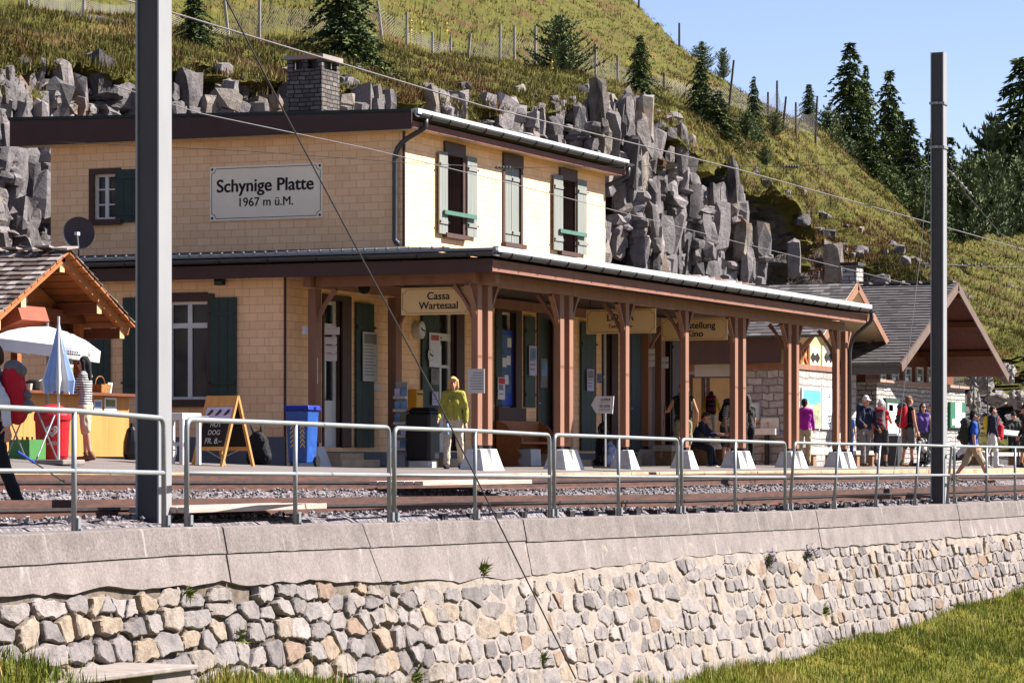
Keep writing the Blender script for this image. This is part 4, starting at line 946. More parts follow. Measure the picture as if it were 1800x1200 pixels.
# snow guard studs along the end-side roof
mb = MB(); mb.box((XC0 + .5, YC + 1.0, ZE + .08), (XC0 + .53, 34, ZE + .10))
for k in range(60): y = YC + 1.1 + k * .215; mb.box((XC0 + .49, y, ZE + .03), (XC0 + .54, y + .03, ZE + .12))
mb.build("snow_guard", MAT["grey_metal_edge"], CN)
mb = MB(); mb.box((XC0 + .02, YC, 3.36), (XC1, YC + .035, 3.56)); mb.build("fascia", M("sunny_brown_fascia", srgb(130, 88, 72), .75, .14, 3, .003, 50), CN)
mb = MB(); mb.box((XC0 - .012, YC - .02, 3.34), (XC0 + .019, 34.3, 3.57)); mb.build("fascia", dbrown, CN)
mb = MB(); mb.box((XC0 + .02, YC + .036, 3.44), (XC1 - .02, YB - .02, 3.47)); mb.box((XC0 + .02, YB - .019, 3.44), (XA - .02, 34.2, 3.47)); mb.build("ceiling_boards", M("ceiling_boards", srgb(72, 56, 48), .8, .1, 3), CN)
gutter((XC0 + .02, YC - .11, 3.68), (XC1, YC - .11, 3.68), .085, CN, 26, (0, 1, 0))
gutter((XC0 - .1, YC - .1, 3.68), (XC0 - .1, 34.3, 3.66), .075, CN, 14, (1, 0, 0))
PY = 21.72
mb = MB(); mb.box((XC0 + .4, PY - .09, 3.18), (XC1 - .3, PY + .09, 3.38)); mb.build("beam", brown, CN)
mb = MB(); mb.box((XC0 + .5, YB - .5, 3.2), (XC1 - .3, YB - .36, 3.38)); mb.build("beam", brown, CN)
mb = MB(); mb.box((50.15, YC + .2, 3.2), (50.33, YB - .52, 3.372)); mb.build("beam", brown, CN)
peds = pbr("white_pedestal", srgb(206, 204, 202), .85, .1, 2.5, .004, 30, dirt=srgb(158, 154, 152))
def post(X, Y, braces, pedestal=True, wide=.125, h_ped=.36):
    g = plat_z(X, Y); mb = MB(); mb.box((X - wide * .78, Y - wide / 2, g + h_ped + .06), (X + wide * .78, Y + wide / 2, 3.18))
    p = mb.build("post", brown, CN, bevel=.008)
    mb = MB(); mb.box((X - .05, Y - .06, g + h_ped - .02), (X + .05, Y + .06, g + h_ped + .16)); mb.build("shoe", black, p)
    if pedestal:
        mb = MB(); mb.frust((X, Y, g - .03), (.24, .24), (X, Y, g + h_ped), (.13, .13)); mb.build("pedestal", peds, p, bevel=.015)
    for (dx, dy) in braces:
        mb = MB(); L = .42; wd = .042; a = Vector((X + dx * .06, Y + dy * .06, 2.64)); b = Vector((X + dx * L, Y + dy * L, 3.17)); n_ = 6; side = Vector((abs(dy), abs(dx), 0)) * wd
        pts = []; off = Vector((-dx, -dy, 1)).normalized()
        inner = [a + (b - a) * t - off * (.042 - .04 * math.sin(math.pi * t)) for t in np.linspace(0, 1, n_)]; outer = [a + (b - a) * t + off * .045 for t in np.linspace(1, 0, n_)]
        mb.prism([q - side for q in inner + outer], side * 2); mb.build("brace", brown, p)
PX = {}
for grp in ((838, 856), (983, 999), (1098,), (1203,), (1290, 1304), (1384, 1398), (1469, 1484)):
    for k, x in enumerate(grp):
        br = [(-1, 0)] if k == 0 else []
        if k == len(grp) - 1: br.append((1, 0))
        if k == 0: br.append((0, 1))
        post(WX(x, PY), PY, br)
post(50.36, 24.90, [(0, -1)], wide=.15)
for x in (694,): post(WX(x, 24.9), 24.9, [(0, -1)], pedestal=False, wide=.17)
for x in (1137, 1160): post(WX(x, 24.9), 24.9, [(0, -1)] if x == 1137 else [], wide=.16)
pe = WX(1484, PY)
pipe([(XC1 - .08, YC - .11, 3.62), (XC1 - .08, YC - .1, 3.42), (pe + .12, PY - .1, 2.98), (pe + .12, PY - .1, .55)], .045, CN)

# ================================================================== signs on and under the roof
signcream = pbr("cream_sign_enamel", srgb(206, 188, 168), .5, .05, 2); signyel = pbr("yellow_sign_enamel", srgb(214, 178, 124), .55, .05, 2); signgrey = pbr("pale_grey_enamel", srgb(250, 230, 202), .5, .04, 2)
def notch_border(fr, mb, u0, u1, v0, v1, w, ins, nt_, lw=.008):
    a, b, c, d = u0 + ins, u1 - ins, v0 + ins, v1 - ins; k = nt_
    def bar(p, q):
        p, q = Vector((*p, 0)), Vector((*q, 0)); n_ = Vector((-(q - p).y, (q - p).x, 0)).normalized() * lw / 2
        mb.poly([fr.P(*(p + n_)[:2], w), fr.P(*(q + n_)[:2], w), fr.P(*(q - n_)[:2], w), fr.P(*(p - n_)[:2], w)])
    bar((a + k, c), (b - k, c)); bar((a + k, d), (b - k, d)); bar((a, c + k), (a, d - k)); bar((b, c + k), (b, d - k))
    for cx, cy, a0 in ((a, c, 0), (b, c, 90), (b, d, 180), (a, d, 270)):
        pr = None
        for t in range(7):
            an = R(a0 + 15 * t); q = (cx + k * math.cos(an), cy + k * math.sin(an))
            if pr: bar(pr, q)
            pr = q
u0, u1, v0, v1 = FU.rect(370, 290, 568, 386)
SG = thing("station_name_sign", "cream enamel station sign with the place name and altitude on the yellow upper wall", "sign", FU.P((u0 + u1) / 2, v0))
mb = MB(); FU.box(mb, u0, u1, v0, v1, .004, .03); mb.build("board", signgrey, SG)
mb = MB(); notch_border(FU, mb, u0, u1, v0, v1, .032, .045, .09, .012); mb.build("border", ink, SG)
for uu_, vv_ in ((u0 + .055, v0 + .055), (u1 - .055, v0 + .055), (u0 + .055, v1 - .055), (u1 - .055, v1 - .055)):
    mb = MB(); c = FU.P(uu_, vv_, .03); mb.lathe(c, [(.024, 0), (.024, .012), (.01, .018)], 10, axis='X'); mb.build("fixing_stud", ink, SG)
a, b = FU.uv(383, 322), FU.uv(552, 318); text("name_lettering", "Schynige Platte", FU, (a[0] + b[0]) / 2, FU.uv(468, 326)[1], .033, abs(a[0] - b[0]), ink, SG, .022)
a, b = FU.uv(421, 352), FU.uv(515, 352); text("altitude_lettering", "1967 m ü.M.", FU, (a[0] + b[0]) / 2, FU.uv(468, 355)[1], .033, abs(a[0] - b[0]), ink, SG, .012)
def hang_sign(x0, y0, x1, y1, Ynear, label, lines):
    p = atY(x1, y0, Ynear); X = p.x; fr = Frame('A', X); u0, u1, v0, v1 = fr.rect(x0, y0, x1, y1)
    T = thing("hanging_sign", label, "sign", fr.P((u0 + u1) / 2, v0), "cream hanging signs under the canopy")
    mb = MB(); fr.box(mb, u0, u1, v0, v1, -.02, .02); mb.build("board", signyel, T, bevel=.006)
    mb = MB(); notch_border(fr, mb, u0, u1, v0, v1, .0225, .03, .07, .007); mb.build("border", ink, T)
    for uu_ in (u0 + .08, u1 - .08): mb = MB(); mb.tube([fr.P(uu_, v1, 0), fr.P(uu_, 3.42, 0)], .012, 6); mb.build("hanger", black, T)
    for (s_, xa, xb, yc, bold) in lines:
        a, b = fr.uv(xa, yc), fr.uv(xb, yc); text("lettering", s_, fr, (a[0] + b[0]) / 2, a[1], .024, abs(a[0] - b[0]), ink, T, bold)
hang_sign(706, 505, 829, 553, PY + .14, "cream hanging sign for ticket office and waiting room, nearest of the canopy signs", [("Cassa", 752, 791, 521, .02), ("Wartesaal", 738, 806, 538, .02)])
hang_sign(1031, 543, 1153, 586, PY + .0, "cream hanging sign for the shoe test center, middle one under the canopy", [("LOWA", 1068, 1114, 559, .022), ("Test-Center", 1070, 1113, 574, .012)])
hang_sign(1163, 558, 1279, 598, PY + .0, "cream hanging sign for exhibition and cinema, farthest under the canopy", [("Ausstellung", 1187, 1258, 573, .02), ("Kino", 1208, 1236, 587, .02)])
def poster(x0, y0, x1, y1, label, mats, fr=FB, w=.085, name="poster", group=None, lines=6, extra=None):
    u0, u1, v0, v1 = fr.rect(x0, y0, x1, y1); T = thing(name, label, "notice" if name != "poster" else "poster", fr.P((u0 + u1) / 2, v0), group)
    mb = MB(); fr.box(mb, u0, u1, v0, v1, w, w + .012); mb.build("sheet", mats[0], T)
    if lines:
        mb = MB(); h = v1 - v0
        for k in range(lines):
            v = v1 - h * (.14 + .78 * k / lines); e = u1 - (u1 - u0) * random.uniform(.1, .35); fr.box(mb, u0 + (u1 - u0) * .1, e, v - h * .05 / max(1, lines / 6), v, w + .0125, w + .0145)
        mb.build("print", greyink, T)
    if extra:
        for (a, b, c, d, mt) in extra:
            mb = MB(); fr.box(mb, u0 + (u1 - u0) * a, u0 + (u1 - u0) * b, v0 + (v1 - v0) * c, v0 + (v1 - v0) * d, w + .015, w + .018); mb.build("picture", mt, T)
    return T
photo_blue = pbr("photo_print_blue", srgb(112, 140, 176), .6, .5, 3); lilac = pbr("lilac_paper", srgb(190, 184, 214), .8, .05, 4); photo_grey = pbr("photo_print_grey", srgb(120, 112, 110), .6, .4, 5)
poster(630, 584, 655, 670, "tall grey framed timetable poster on the dark green shutter beside the first door", [M("pale_poster", srgb(188, 184, 180), .7, .06, 4)], lines=12, extra=[(.08, .92, .76, .96, photo_grey)])
poster(747, 585, 766, 645, "white poster showing a departure clock on the green leaf beside the ticket office door", [paper], lines=0, extra=[(.15, .85, .78, .93, M("poster_red_print", srgb(176, 90, 84), .7, .1, 4))])
poster(750, 648, 764, 676, "small dark grey photo notice under the clock poster", [photo_grey], lines=0)
poster(752, 688, 763, 712, "small white sheet low on the green leaf by the ticket office door", [lilac], lines=4)
poster(923, 608, 936, 660, "lilac poster with blue photo on the green shutter right of the blue window", [lilac], lines=5, extra=[(.1, .9, .55, .92, photo_blue)])
poster(955, 630, 967, 681, "framed landscape poster on the dark green door behind the bench", [photo_grey], lines=0, w=-.07, extra=[(.1, .9, .4, .9, photo_blue)])
poster(1025, 649, 1037, 687, "lilac poster on the green leaf left of the shop windows", [lilac], lines=5, extra=[(.1, .9, .6, .94, photo_grey)])
poster(1050, 657, 1059, 673, "small blue plate sign on the yellow wall strip above the arrow board", [M("blue_enamel", srgb(52, 60, 108), .5, .1, 4)], w=.005, lines=3)
poster(656, 676, 667, 686, "tiny pale metal plate on the yellow wall right of the timetable poster", [paper], w=.005, lines=0)
poster(868, 663, 880, 702, "small white leaflet sheet with red head on the shutter behind the front posts", [paper], lines=4, extra=[(.05, .95, .7, .97, M("leaflet_red", srgb(196, 44, 66), .6, .1, 4)), (.1, .7, .45, .65, photo_blue)])
# poster cabinet with blue frame in the window
u0, u1, v0, v1 = FB.rect(882, 580, 906, 716)
T = thing("poster_cabinet", "bright blue framed poster display filling the brown window left of the bench", "display", FB.P((u0 + u1) / 2, v0))
mb = MB(); FB.box(mb, u0 + .02, u1 - .02, v0 + .03, v1, -.10, -.05); mb.build("frame", M("bright_blue_frame", srgb(34, 66, 176), .5, .1, 4), T)
mb = MB(); FB.box(mb, u0 + .12, u1 - .12, v0 + .3, v1 - .1, -.049, -.044); mb.build("picture", M("dark_poster_print", srgb(70, 96, 140), .6, .6, 2.5), T)
for k, (a, c) in enumerate(((.2, .52), (.5, .55), (.35, .3), (.55, .78))):
    mb = MB(); FB.box(mb, u0 + (u1 - u0) * a, u0 + (u1 - u0) * (a + .28), v0 + (v1 - v0) * c, v0 + (v1 - v0) * (c + .12), -.043, -.04); mb.build("leaflet", paper, T)
# plates on posts (A-facing)
def plate(x0, y0, x1, y1, X, label, lines=2, mat=paper, group="small plates on the canopy posts"):
    fr = Frame('A', X); poster(x0, y0, x1, y1, label, [mat], fr, .0, "notice_plate", group, lines)
Xp = 50.42 - .10
plate(532, 573, 553, 587, Xp, "small white plate at head height on the first canopy post by the corner", 2)
plate(545, 629, 559, 651, Xp, "small white notice on the first canopy post, upper of two")
plate(545, 652, 559, 674, Xp, "small white notice on the first canopy post, lower of two")
for k, y in enumerate((575, 592, 607, 621)):
    plate(571, y, 597 if k == 0 else 592, y + 13, 51.2, ["widest white direction plate, topmost in front of the first white door", "white direction plate under the topmost in front of the first white door", "third white direction plate down in front of the first white door", "lowest white direction plate in front of the first white door"][k], 1, paper, "direction plates stacked by the first door")
plate(823, 648, 852, 691, WX(838, PY) - .1, "pale grey notice sheet fixed to the front canopy post behind the woman in yellow", 7, M("pale_poster", 0))
for k, y in enumerate((613, 624, 635)): plate(1136, y, 1151, y + 9, WX(1137, 24.9) - .1, ["top white plate on the rear post by the shop entrance", "middle white plate on the rear post by the shop entrance", "bottom white plate on the rear post by the shop entrance"][k], 1, paper, "plates on the rear posts")
for k, y in enumerate((627, 638)): plate(1162, y, 1175, y + 9, WX(1160, 24.9) - .1, ["upper white plate on the second rear post", "lower white plate on the second rear post"][k], 1, paper, "plates on the rear posts")
# departure clock print on the poster, wall clock, speaker, floodlight, dish, letter box
def clock(p, r, label, depth, axis_mat):
    T = thing("wall_clock", label, "clock", p); mb = MB(); mb.lathe(p, [(r, 0), (r, depth), (r * .93, depth + .006)], 28, axis='Y'); mb.build("case", axis_mat, T)
    q = p + Vector((0, -depth - .008, 0)); mb = MB(); mb.lathe(q, [(r * .88, 0), (r * .88, .002)], 28, axis='Y'); mb.build("dial", paper, T)
    for ang, L, wd in ((300, .5, .02), (100, .72, .014)):
        mb = MB(); d = Vector((math.sin(R(ang)), 0, math.cos(R(ang)))); n_ = Vector((d.z, 0, -d.x)) * wd; e = q + Vector((0, -.006, 0)); mb.poly([e - n_ - d * r * .1, e + n_ - d * r * .1, e + n_ + d * r * L, e - n_ + d * r * L]); mb.build("hand", ink, T)
    mb = MB()
    for k in range(12):
        d = Vector((math.sin(R(30 * k)), 0, math.cos(R(30 * k)))); n_ = Vector((d.z, 0, -d.x)) * .008; e = q + Vector((0, -.004, 0)); mb.poly([e - n_ + d * r * .7, e + n_ + d * r * .7, e + n_ + d * r * .84, e - n_ + d * r * .84])
    mb.build("hour_marks", ink, T)
clock(atY(731, 580, YB - .01), .17, "round white wall clock on the yellow wall under the ticket office sign", .13, flash)
clock(atY(757, 624, YB - .10), .13, "flat clock face printed on the white poster by the ticket office door", .002, paper)
p = atz(638, 505, 56.0); T = thing("loudspeaker", "black horn loudspeaker hanging under the canopy near the first door", "loudspeaker", p)
mb = MB(); d = Vector((-.75, -.6, -.1)).normalized(); mb.tube([p - d * .14, p - d * .05, p + d * .03, p + d * .09], [.05, .055, .085, .115], 16); mb.build("horn", black, T)
mb = MB(); mb.tube([p + d * .0901, p + d * .092], [.1, .07], 14); mb.build("mouth", dark_room, T)
mb = MB(); mb.tube([p - d * .08, p + Vector((0, .02, .2))], .012, 6); mb.build("bracket", black, T)
p = FA.P(FA.uv(392, 494)[0], FA.uv(392, 494)[1], .12); T = thing("floodlight", "small black floodlight mounted on the yellow end wall under the eave", "floodlight", p)
mb = MB(); mb.box(p - Vector((.06, .09, .08)), p + Vector((.05, .09, .06))); mb.build("housing", black, T, bevel=.01); mb = MB(); mb.box(p - Vector((.064, .07, .06)), p + Vector((-.061, .07, .045))); mb.build("lens", glass, T)
mb = MB(); mb.tube([p + Vector((.04, 0, .05)), p + Vector((.11, 0, .14))], .014, 6); mb.build("bracket", black, T)
p = atX(138, 410, 48.9); T = thing("satellite_dish", "dark round satellite dish at the edge of the lower roof above the kiosk", "satellite dish", p)
mb = MB(); n_ = Vector((-.85, -.42, .18)).normalized(); e1 = n_.cross(Vector((0, 0, 1))).normalized(); e2 = n_.cross(e1)
v = [p + n_ * -.06]; f = []
for r_, dd in ((.10, -.055), (.2, -.035), (.285, .0)): v += [p + n_ * dd + (e1 * math.cos(2 * math.pi * k / 28) + e2 * math.sin(2 * math.pi * k / 28) * 1.06) * r_ for k in range(28)]
for k in range(28):
    f.append((0, 1 + k, 1 + (k + 1) % 28))
    for q in range(2): f.append((1 + q * 28 + k, 1 + (q + 1) * 28 + k, 1 + (q + 1) * 28 + (k + 1) % 28, 1 + q * 28 + (k + 1) % 28))
mb.add(v, f); mb.build("reflector", M("dark_dish", srgb(62, 54, 56), .6, .1, 4), T, smooth=True)
mb = MB(); mb.tube([p - Vector((0, 0, .28)), p + n_ * .3 - Vector((0, 0, .10))], .012, 6); mb.cbox(p + n_ * .32 - Vector((0, 0, .09)), (.09, .06, .06)); mb.build("receiver_arm", flash, T)
mb = MB(); mb.tube([p - n_ * .07, p - n_ * .15 - Vector((0, 0, .36))], .022, 8); mb.build("mount", zinc, T)
p = FB.P(FB.uv(723, 703)[0], FB.uv(723, 703)[1], .1); T = thing("letter_box", "yellow post box on the wall behind the brochure rack", "letter box", p); mb = MB(); mb.box(p - Vector((.16, .08, .2)), p + Vector((.16, .1, .2))); mb.build("case", M("post_yellow", srgb(206, 150, 40), .5, .1, 4), T, bevel=.015)
mb = MB(); mb.box(p + Vector((-.12, -.086, .1)), p + Vector((.12, -.0805, .13))); mb.build("slot", ink, T)
ALB = 0.8
# ================================================================== railing along the wall, masts, wires
galv = pbr("galvanised_tube", srgb(150, 152, 154), .5, .1, 5, metal=.35)
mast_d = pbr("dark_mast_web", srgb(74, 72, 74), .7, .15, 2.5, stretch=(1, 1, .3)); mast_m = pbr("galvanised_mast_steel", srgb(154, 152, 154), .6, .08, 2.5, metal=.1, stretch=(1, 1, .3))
# (column, top row, base row) of the posts in each section
SECT = [
 ([(-240, 705, 972), (130, 722, 932), (288, 735, 926)], "galvanised railing section at the left edge, passing in front of the tall near mast"),
 ([(328, 737, 925), (519, 744, 921), (684, 751, 919)], "galvanised railing section in front of the sandwich board and blue bin"),
 ([(693, 752, 918), (835, 757, 914), (966, 764, 911)], "galvanised railing section in front of the woman in yellow"),
 ([(974, 764, 911), (1087, 768, 907), (1191, 772, 904)], "galvanised railing section in front of the arrow board"),
 ([(1198, 772, 904), (1292, 775, 901), (1380, 778, 898)], "galvanised railing section in front of the seated person and water basin"),
 ([(1388, 778, 897), (1465, 780, 894), (1538, 781, 891), (1607, 782, 887), (1664, 784, 884)], "leaning galvanised railing section in front of the hiker group, ending by the far mast"),
 ([(1677, 784, 884), (1734, 785, 881), (1784, 786, 879), (1850, 787, 876)], "galvanised railing section at the right edge beyond the far mast")]
for si, (pts, lab) in enumerate(SECT):
    base, top = [], []
    for k, (x, yt, yb) in enumerate(pts):
        X = WX(x, 15.4); Yw = wallY(X) + .14; b = atY(x, yb, Yw); b.z = wallZ(b.x) - .01
        z_ = b.x * C + b.y * S; t = Vector((b.x, b.y, CZ - (yt - HOR) / FPX * z_)); 
        if si == 5: t.x += .10 + .02 * k; t.y -= .05
        base.append(b); top.append(t)
    T = thing("metal_railing", lab, "railing", base[0], "galvanised railing sections on the wall")
    r = .026
    def lerp(a, b, t): return a + (b - a) * t
    # frame tube: up the first post, along the top, down the last post
    a, b = top[0], top[1]; d0 = (top[1] - top[0]).normalized(); d1 = (top[-2] - top[-1]).normalized(); rc = .11
    path = [base[0], lerp(top[0], base[0], rc / (top[0] - base[0]).length)]
    for q in (.25, .5, .75): path.append((top[0] + (base[0] - top[0]).normalized() * rc) * (1 - q) ** 2 + top[0] * 2 * q * (1 - q) + (top[0] + d0 * rc) * q * q)
    path.append(top[0] + d0 * rc); path += top[1:-1]; path.append(top[-1] + d1 * rc)
    for q in (.25, .5, .75): path.append((top[-1] + d1 * rc) * (1 - q) ** 2 + top[-1] * 2 * q * (1 - q) + (top[-1] + (base[-1] - top[-1]).normalized() * rc) * q * q)
    path += [lerp(top[-1], base[-1], rc / (top[-1] - base[-1]).length), base[-1]]
    mb = MB(); mb.tube(path, r, 10); mb.build("frame_tube", galv, T, smooth=True)
    for k in range(1, len(pts) - 1): mb = MB(); mb.tube([base[k], top[k]], r * .95, 10); mb.build("post", galv, T, smooth=True)
    mb = MB(); mb.tube([lerp(base[k], top[k], .505) for k in range(len(pts))], r * .9, 10); mb.build("middle_rail", galv, T, smooth=True)
    for k in range(len(pts)):
        mb = MB(); mb.cbox(base[k] + Vector((.03, -.03, .05)), (.05, .03, .16)); mb.cbox(base[k] + Vector((.03, -.05, .02)), (.03, .03, .03)); mb.build("bracket", galv, T)
def hmast(p, zt, wd, label, clamps):
    T = thing("catenary_mast", label, "mast", p); X, Y, z0 = p; h = wd / 2; t = .02
    mb = MB()   # rolled H section: web plus flanges, flange outer faces to +-X
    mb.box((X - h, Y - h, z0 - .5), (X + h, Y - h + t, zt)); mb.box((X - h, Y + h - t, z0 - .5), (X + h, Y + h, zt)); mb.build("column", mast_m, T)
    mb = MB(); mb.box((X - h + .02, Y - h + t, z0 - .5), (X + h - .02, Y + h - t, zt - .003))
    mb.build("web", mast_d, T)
    for zc in clamps:
        mb = MB(); mb.box((X - h - .02, Y - h - .02, zc), (X + h + .02, Y - h - .001, zc + .05)); mb.box((X - h - .02, Y - h, zc + .002), (X - h - .001, Y + h + .02, zc + .05)); mb.cbox((X - h - .05, Y, zc + .025), (.06, .05, .05)); mb.build("clamp", galv, T)
    mb = MB(); mb.cbox((X, Y, z0 - .35), (wd + .25, wd + .25, .3)); mb.build("footing", MAT["culvert_concrete"], T)
    return T
m1 = atY(270, 925, 15.95); m1z = track_z(m1.x, 15.95)
hmast((m1.x, 15.95, m1z), 6.6, .27, "tall grey steel catenary mast cutting across the left of the station, nearest the camera", [])
m2_ = atY(1650, 885, 15.85); m2t = atY(1650, 93, 15.85).z
hmast((m2_.x, 15.85, track_z(m2_.x, 15.85)), m2t, .25, "grey steel catenary mast against the sky in front of the hikers, at the right", [atY(1650, 185, 15.85).z, atY(1650, 262, 15.85).z])
wire_m = pbr("dark_wire", srgb(70, 66, 66), .5, .1, 5, metal=.4); wire_l = pbr("pale_wire", srgb(126, 120, 120), .5, .1, 5, metal=.4); porc = pbr("white_porcelain", srgb(206, 200, 194), .35, .05, 6)
def wire(pts, r, label, mat, name="overhead_wire", sag=0.0, group="overhead wires"):
    pts = [Vector(p) for p in pts]; out = []
    for i in range(len(pts) - 1):
        for t in np.linspace(0, 1, 12, endpoint=False): q = pts[i] + (pts[i + 1] - pts[i]) * float(t); q.z -= sag * 4 * t * (1 - t); out.append(q)
    out.append(pts[-1]); mb = MB(); mb.tube(out, r, 6); o = mb.build(name, mat, smooth=True); return tag(o, label, "wire", group)
wire([atY(-150, -100, 17), atY(298, 21, 17), atY(850, 187, 17), atY(1290, 296, 17), atY(1640, 393, 17), atY(1860, 456, 17)], .010, "bright overhead line crossing high over the roof from upper left to the right", wire_l)
wire([atY(200, 150, 19.6), atY(350, 199, 19.6), atY(650, 262, 19.6), atY(880, 318, 19.6), atY(1150, 388, 19.6), atY(1290, 424, 19.6), atY(1600, 500, 19.6)], .007, "lower thin overhead line passing across the upper windows", wire_l)
wire([m1 + Vector((0, 0, 5.3)) * 0 + Vector((m1.x, 15.95, 0)) * 0 + Vector((0, 0, 7.0)), atz(395, -5, 32.8), atz(500, 198, 33.5), atz(770, 705, 35.4), atz(1012, 1192, 36.9)], .009, "dark stay cable running from the near mast down across the wall to the meadow", wire_m, "stay_cable")
wire([atz(90, 249, 57.0), atz(440, 266, 58.0), atz(700, 285, 59.0), atz(885, 295, 60.2), atz(1140, 292, 61), atz(1392, 293, 61.4), atz(1512, 286, 61.4), (m2_.x, 15.85, atY(1650, 270, 15.85).z)], .006, "thin cross span wire from the far mast past the upper windows of the station", wire_m, "cross_span_wire")
wire([atz(1641, 186, 60.4), atz(1634, 250, 60.2), atz(1620, 430, 59.6), atz(1557, 946, 57.5)], .006, "pale thin stay wire hanging down left of the far mast to the wall", wire_l, "stay_cable")
wire([atz(1660, 268, 61), atz(1697, 340, 63), atz(1760, 412, 66), atz(1805, 448, 68)], .010, "short stay wire running down to the right from the far mast", wire_m, "stay_cable")
wire([atz(1440, 471, 62), atz(1640, 464, 61), atz(1720, 468, 62), atz(1840, 472, 64)], .009, "level wire with fittings crossing behind the far mast at roof height", wire_m, "cross_span_wire")
for (x, y, z, lab, L) in ((885, 295, 60.1, "small dark line insulator hanging in front of the middle upper window", .24), (1393, 293, 61.3, "small line insulator over the grassy slope left of the far mast", .2), (1690, 323, 62.8, "white stick insulator on the short stay wire right of the far mast", .5), (1702, 466, 61.8, "line fitting on the level wire right of the far mast", .5)):
    p = atz(x, y, z); T = thing("line_insulator", lab, "insulator", p, "line insulators"); d = Vector((S, -C, -.02)) if L < .4 else (Vector((.3, -.75, -.9)).normalized() if y < 400 else Vector((S, -C, 0)))
    mb = MB(); n = 5
    for k in range(n): c = p + d * (L * (k / (n - 1) - .5)); mb.tube([c - d * .02, c, c + d * .02], [.02, .045 if L < .4 else .036, .02], 10)
    mb.build("discs", porc if y < 400 and L > .3 else zinc, T); mb = MB(); mb.tube([p - d * L * .7, p + d * L * .7], .014, 6); mb.build("rod", zinc, T)
# ================================================================== kiosk
def shingle_slope(mb, o, u, s, nrm, Lu, Ls, rh, wmin, wmax, th=.018, lift=.02, jit=.02):
    o, u, s, nrm = Vector(o), Vector(u).normalized(), Vector(s).normalized(), Vector(nrm).normalized(); r = 0; k = 0
    while r < Ls - .02:
        x = -random.uniform(0, wmax)
        while x < Lu:
            wd_ = random.uniform(wmin, wmax); a, b = max(0, x), min(Lu, x + wd_ - .008); x += wd_
            if b - a < .03: continue
            l0, l1 = r - random.uniform(0, jit), min(Ls, r + rh * 1.5); up0 = lift + th + random.uniform(0, .006); 
            P = [o + u * a + s * l0 + nrm * up0, o + u * b + s * l0 + nrm * up0, o + u * b + s * l1 + nrm * .006, o + u * a + s * l1 + nrm * .006]; Q = [p - nrm * th for p in P[:2]]
            mb.add(P + Q, [(0, 1, 2, 3), (0, 4, 5, 1), (4, 0, 3), (1, 5, 2)], random.choice((0, 0, 0, 1, 2)) if True else 0)
        r += rh
sh_m = [pbr("weathered_shingle", srgb(112, 98, 92), .9, .3, 6), pbr("pale_weathered_shingle", srgb(160, 146, 140), .9, .25, 6), pbr("dark_shingle", srgb(70, 52, 46), .9, .3, 6)]
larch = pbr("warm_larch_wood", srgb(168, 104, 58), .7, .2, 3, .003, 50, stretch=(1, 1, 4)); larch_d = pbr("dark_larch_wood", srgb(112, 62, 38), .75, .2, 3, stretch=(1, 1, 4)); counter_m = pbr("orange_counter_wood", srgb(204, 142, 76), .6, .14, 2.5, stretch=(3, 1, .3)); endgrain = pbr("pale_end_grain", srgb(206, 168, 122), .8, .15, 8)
YK = 25.0; pk = atY(124, 440, YK); rt = atY(240, 572, YK); lt_x = 2 * pk.x - rt.x; hw = rt.x - pk.x
gk = plat_z(pk.x, 25.6)
KI = thing("snack_kiosk", "open wooden snack kiosk with shingled gable roof, at the left platform end", "kiosk", (pk.x, YK + .5, gk))
dep = 5.0; sl_ = Vector((pk.x - lt_x, 0, pk.z - rt.z)); Ls = sl_.length
mb = MB(); shingle_slope(mb, (lt_x, YK, rt.z), (0, 1, 0), sl_, (-sl_.z, 0, sl_.x), dep, Ls, .17, .08, .2); shingle_slope(mb, (rt.x, YK, rt.z), (0, 1, 0), (-sl_.x, 0, sl_.z), (sl_.z, 0, sl_.x), dep, Ls, .17, .08, .2)
mb.build("roof", sh_m, KI)
mb = MB()
for sgn in (1, -1):
    o = Vector((lt_x if sgn > 0 else rt.x, YK + .02, rt.z)); s_ = Vector((sl_.x * sgn, 0, sl_.z)); nn = Vector((-sl_.z * sgn, 0, sl_.x)).normalized() * -.035
    n = 11
    for k in range(n): a = o + s_ * (k / n); b = o + s_ * ((k + .86) / n); mb.prism([a, b, b + nn, a + nn], (0, dep - .04, 0))
mb.build("roof_boards", larch, KI)
mb = MB()
for k in range(16):
    y = YK + .1 + k * .3; c = Vector((pk.x + random.uniform(-.02, .02), y, pk.z + .04)); mb.cbox(c, (.34, .26, .03), 0, Matrix.Rotation(random.uniform(-.2, .2), 3, 'Y') @ Matrix.Rotation(random.uniform(-.12, .05), 3, 'X'))
mb.build("ridge_slab", sh_m[1], KI)
for yy in (YK + .12, YK + 1.1, YK + 2.6):
    for sgn in (1, -1):
        o = Vector((lt_x if sgn > 0 else rt.x, yy, rt.z - .04)); e = Vector((pk.x, yy, pk.z - .04)); nn = Vector((-sl_.z * sgn, 0, sl_.x)).normalized() * -.13
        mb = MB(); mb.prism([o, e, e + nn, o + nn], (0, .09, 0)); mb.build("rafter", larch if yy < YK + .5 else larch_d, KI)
for (dx, dz) in ((0, -.24), (-hw * .55, -.24 - sl_.z * .55), (hw * .55, -.24 - sl_.z * .55), (hw * .9, -.25 - sl_.z * .88), (-hw * .9, -.25 - sl_.z * .88)):
    mb = MB(); c = (pk.x + dx, YK + .2, pk.z + dz); mb.box((c[0] - .07, YK + .15, c[2] - .09), (c[0] + .07, YK + dep, c[2] + .07)); p = mb.build("purlin", larch_d, KI)
    mb = MB(); mb.box((c[0] - .069, YK + .146, c[2] - .089), (c[0] + .069, YK + .1495, c[2] + .069)); mb.build("end_grain", endgrain, p)
ZT = rt.z + .12
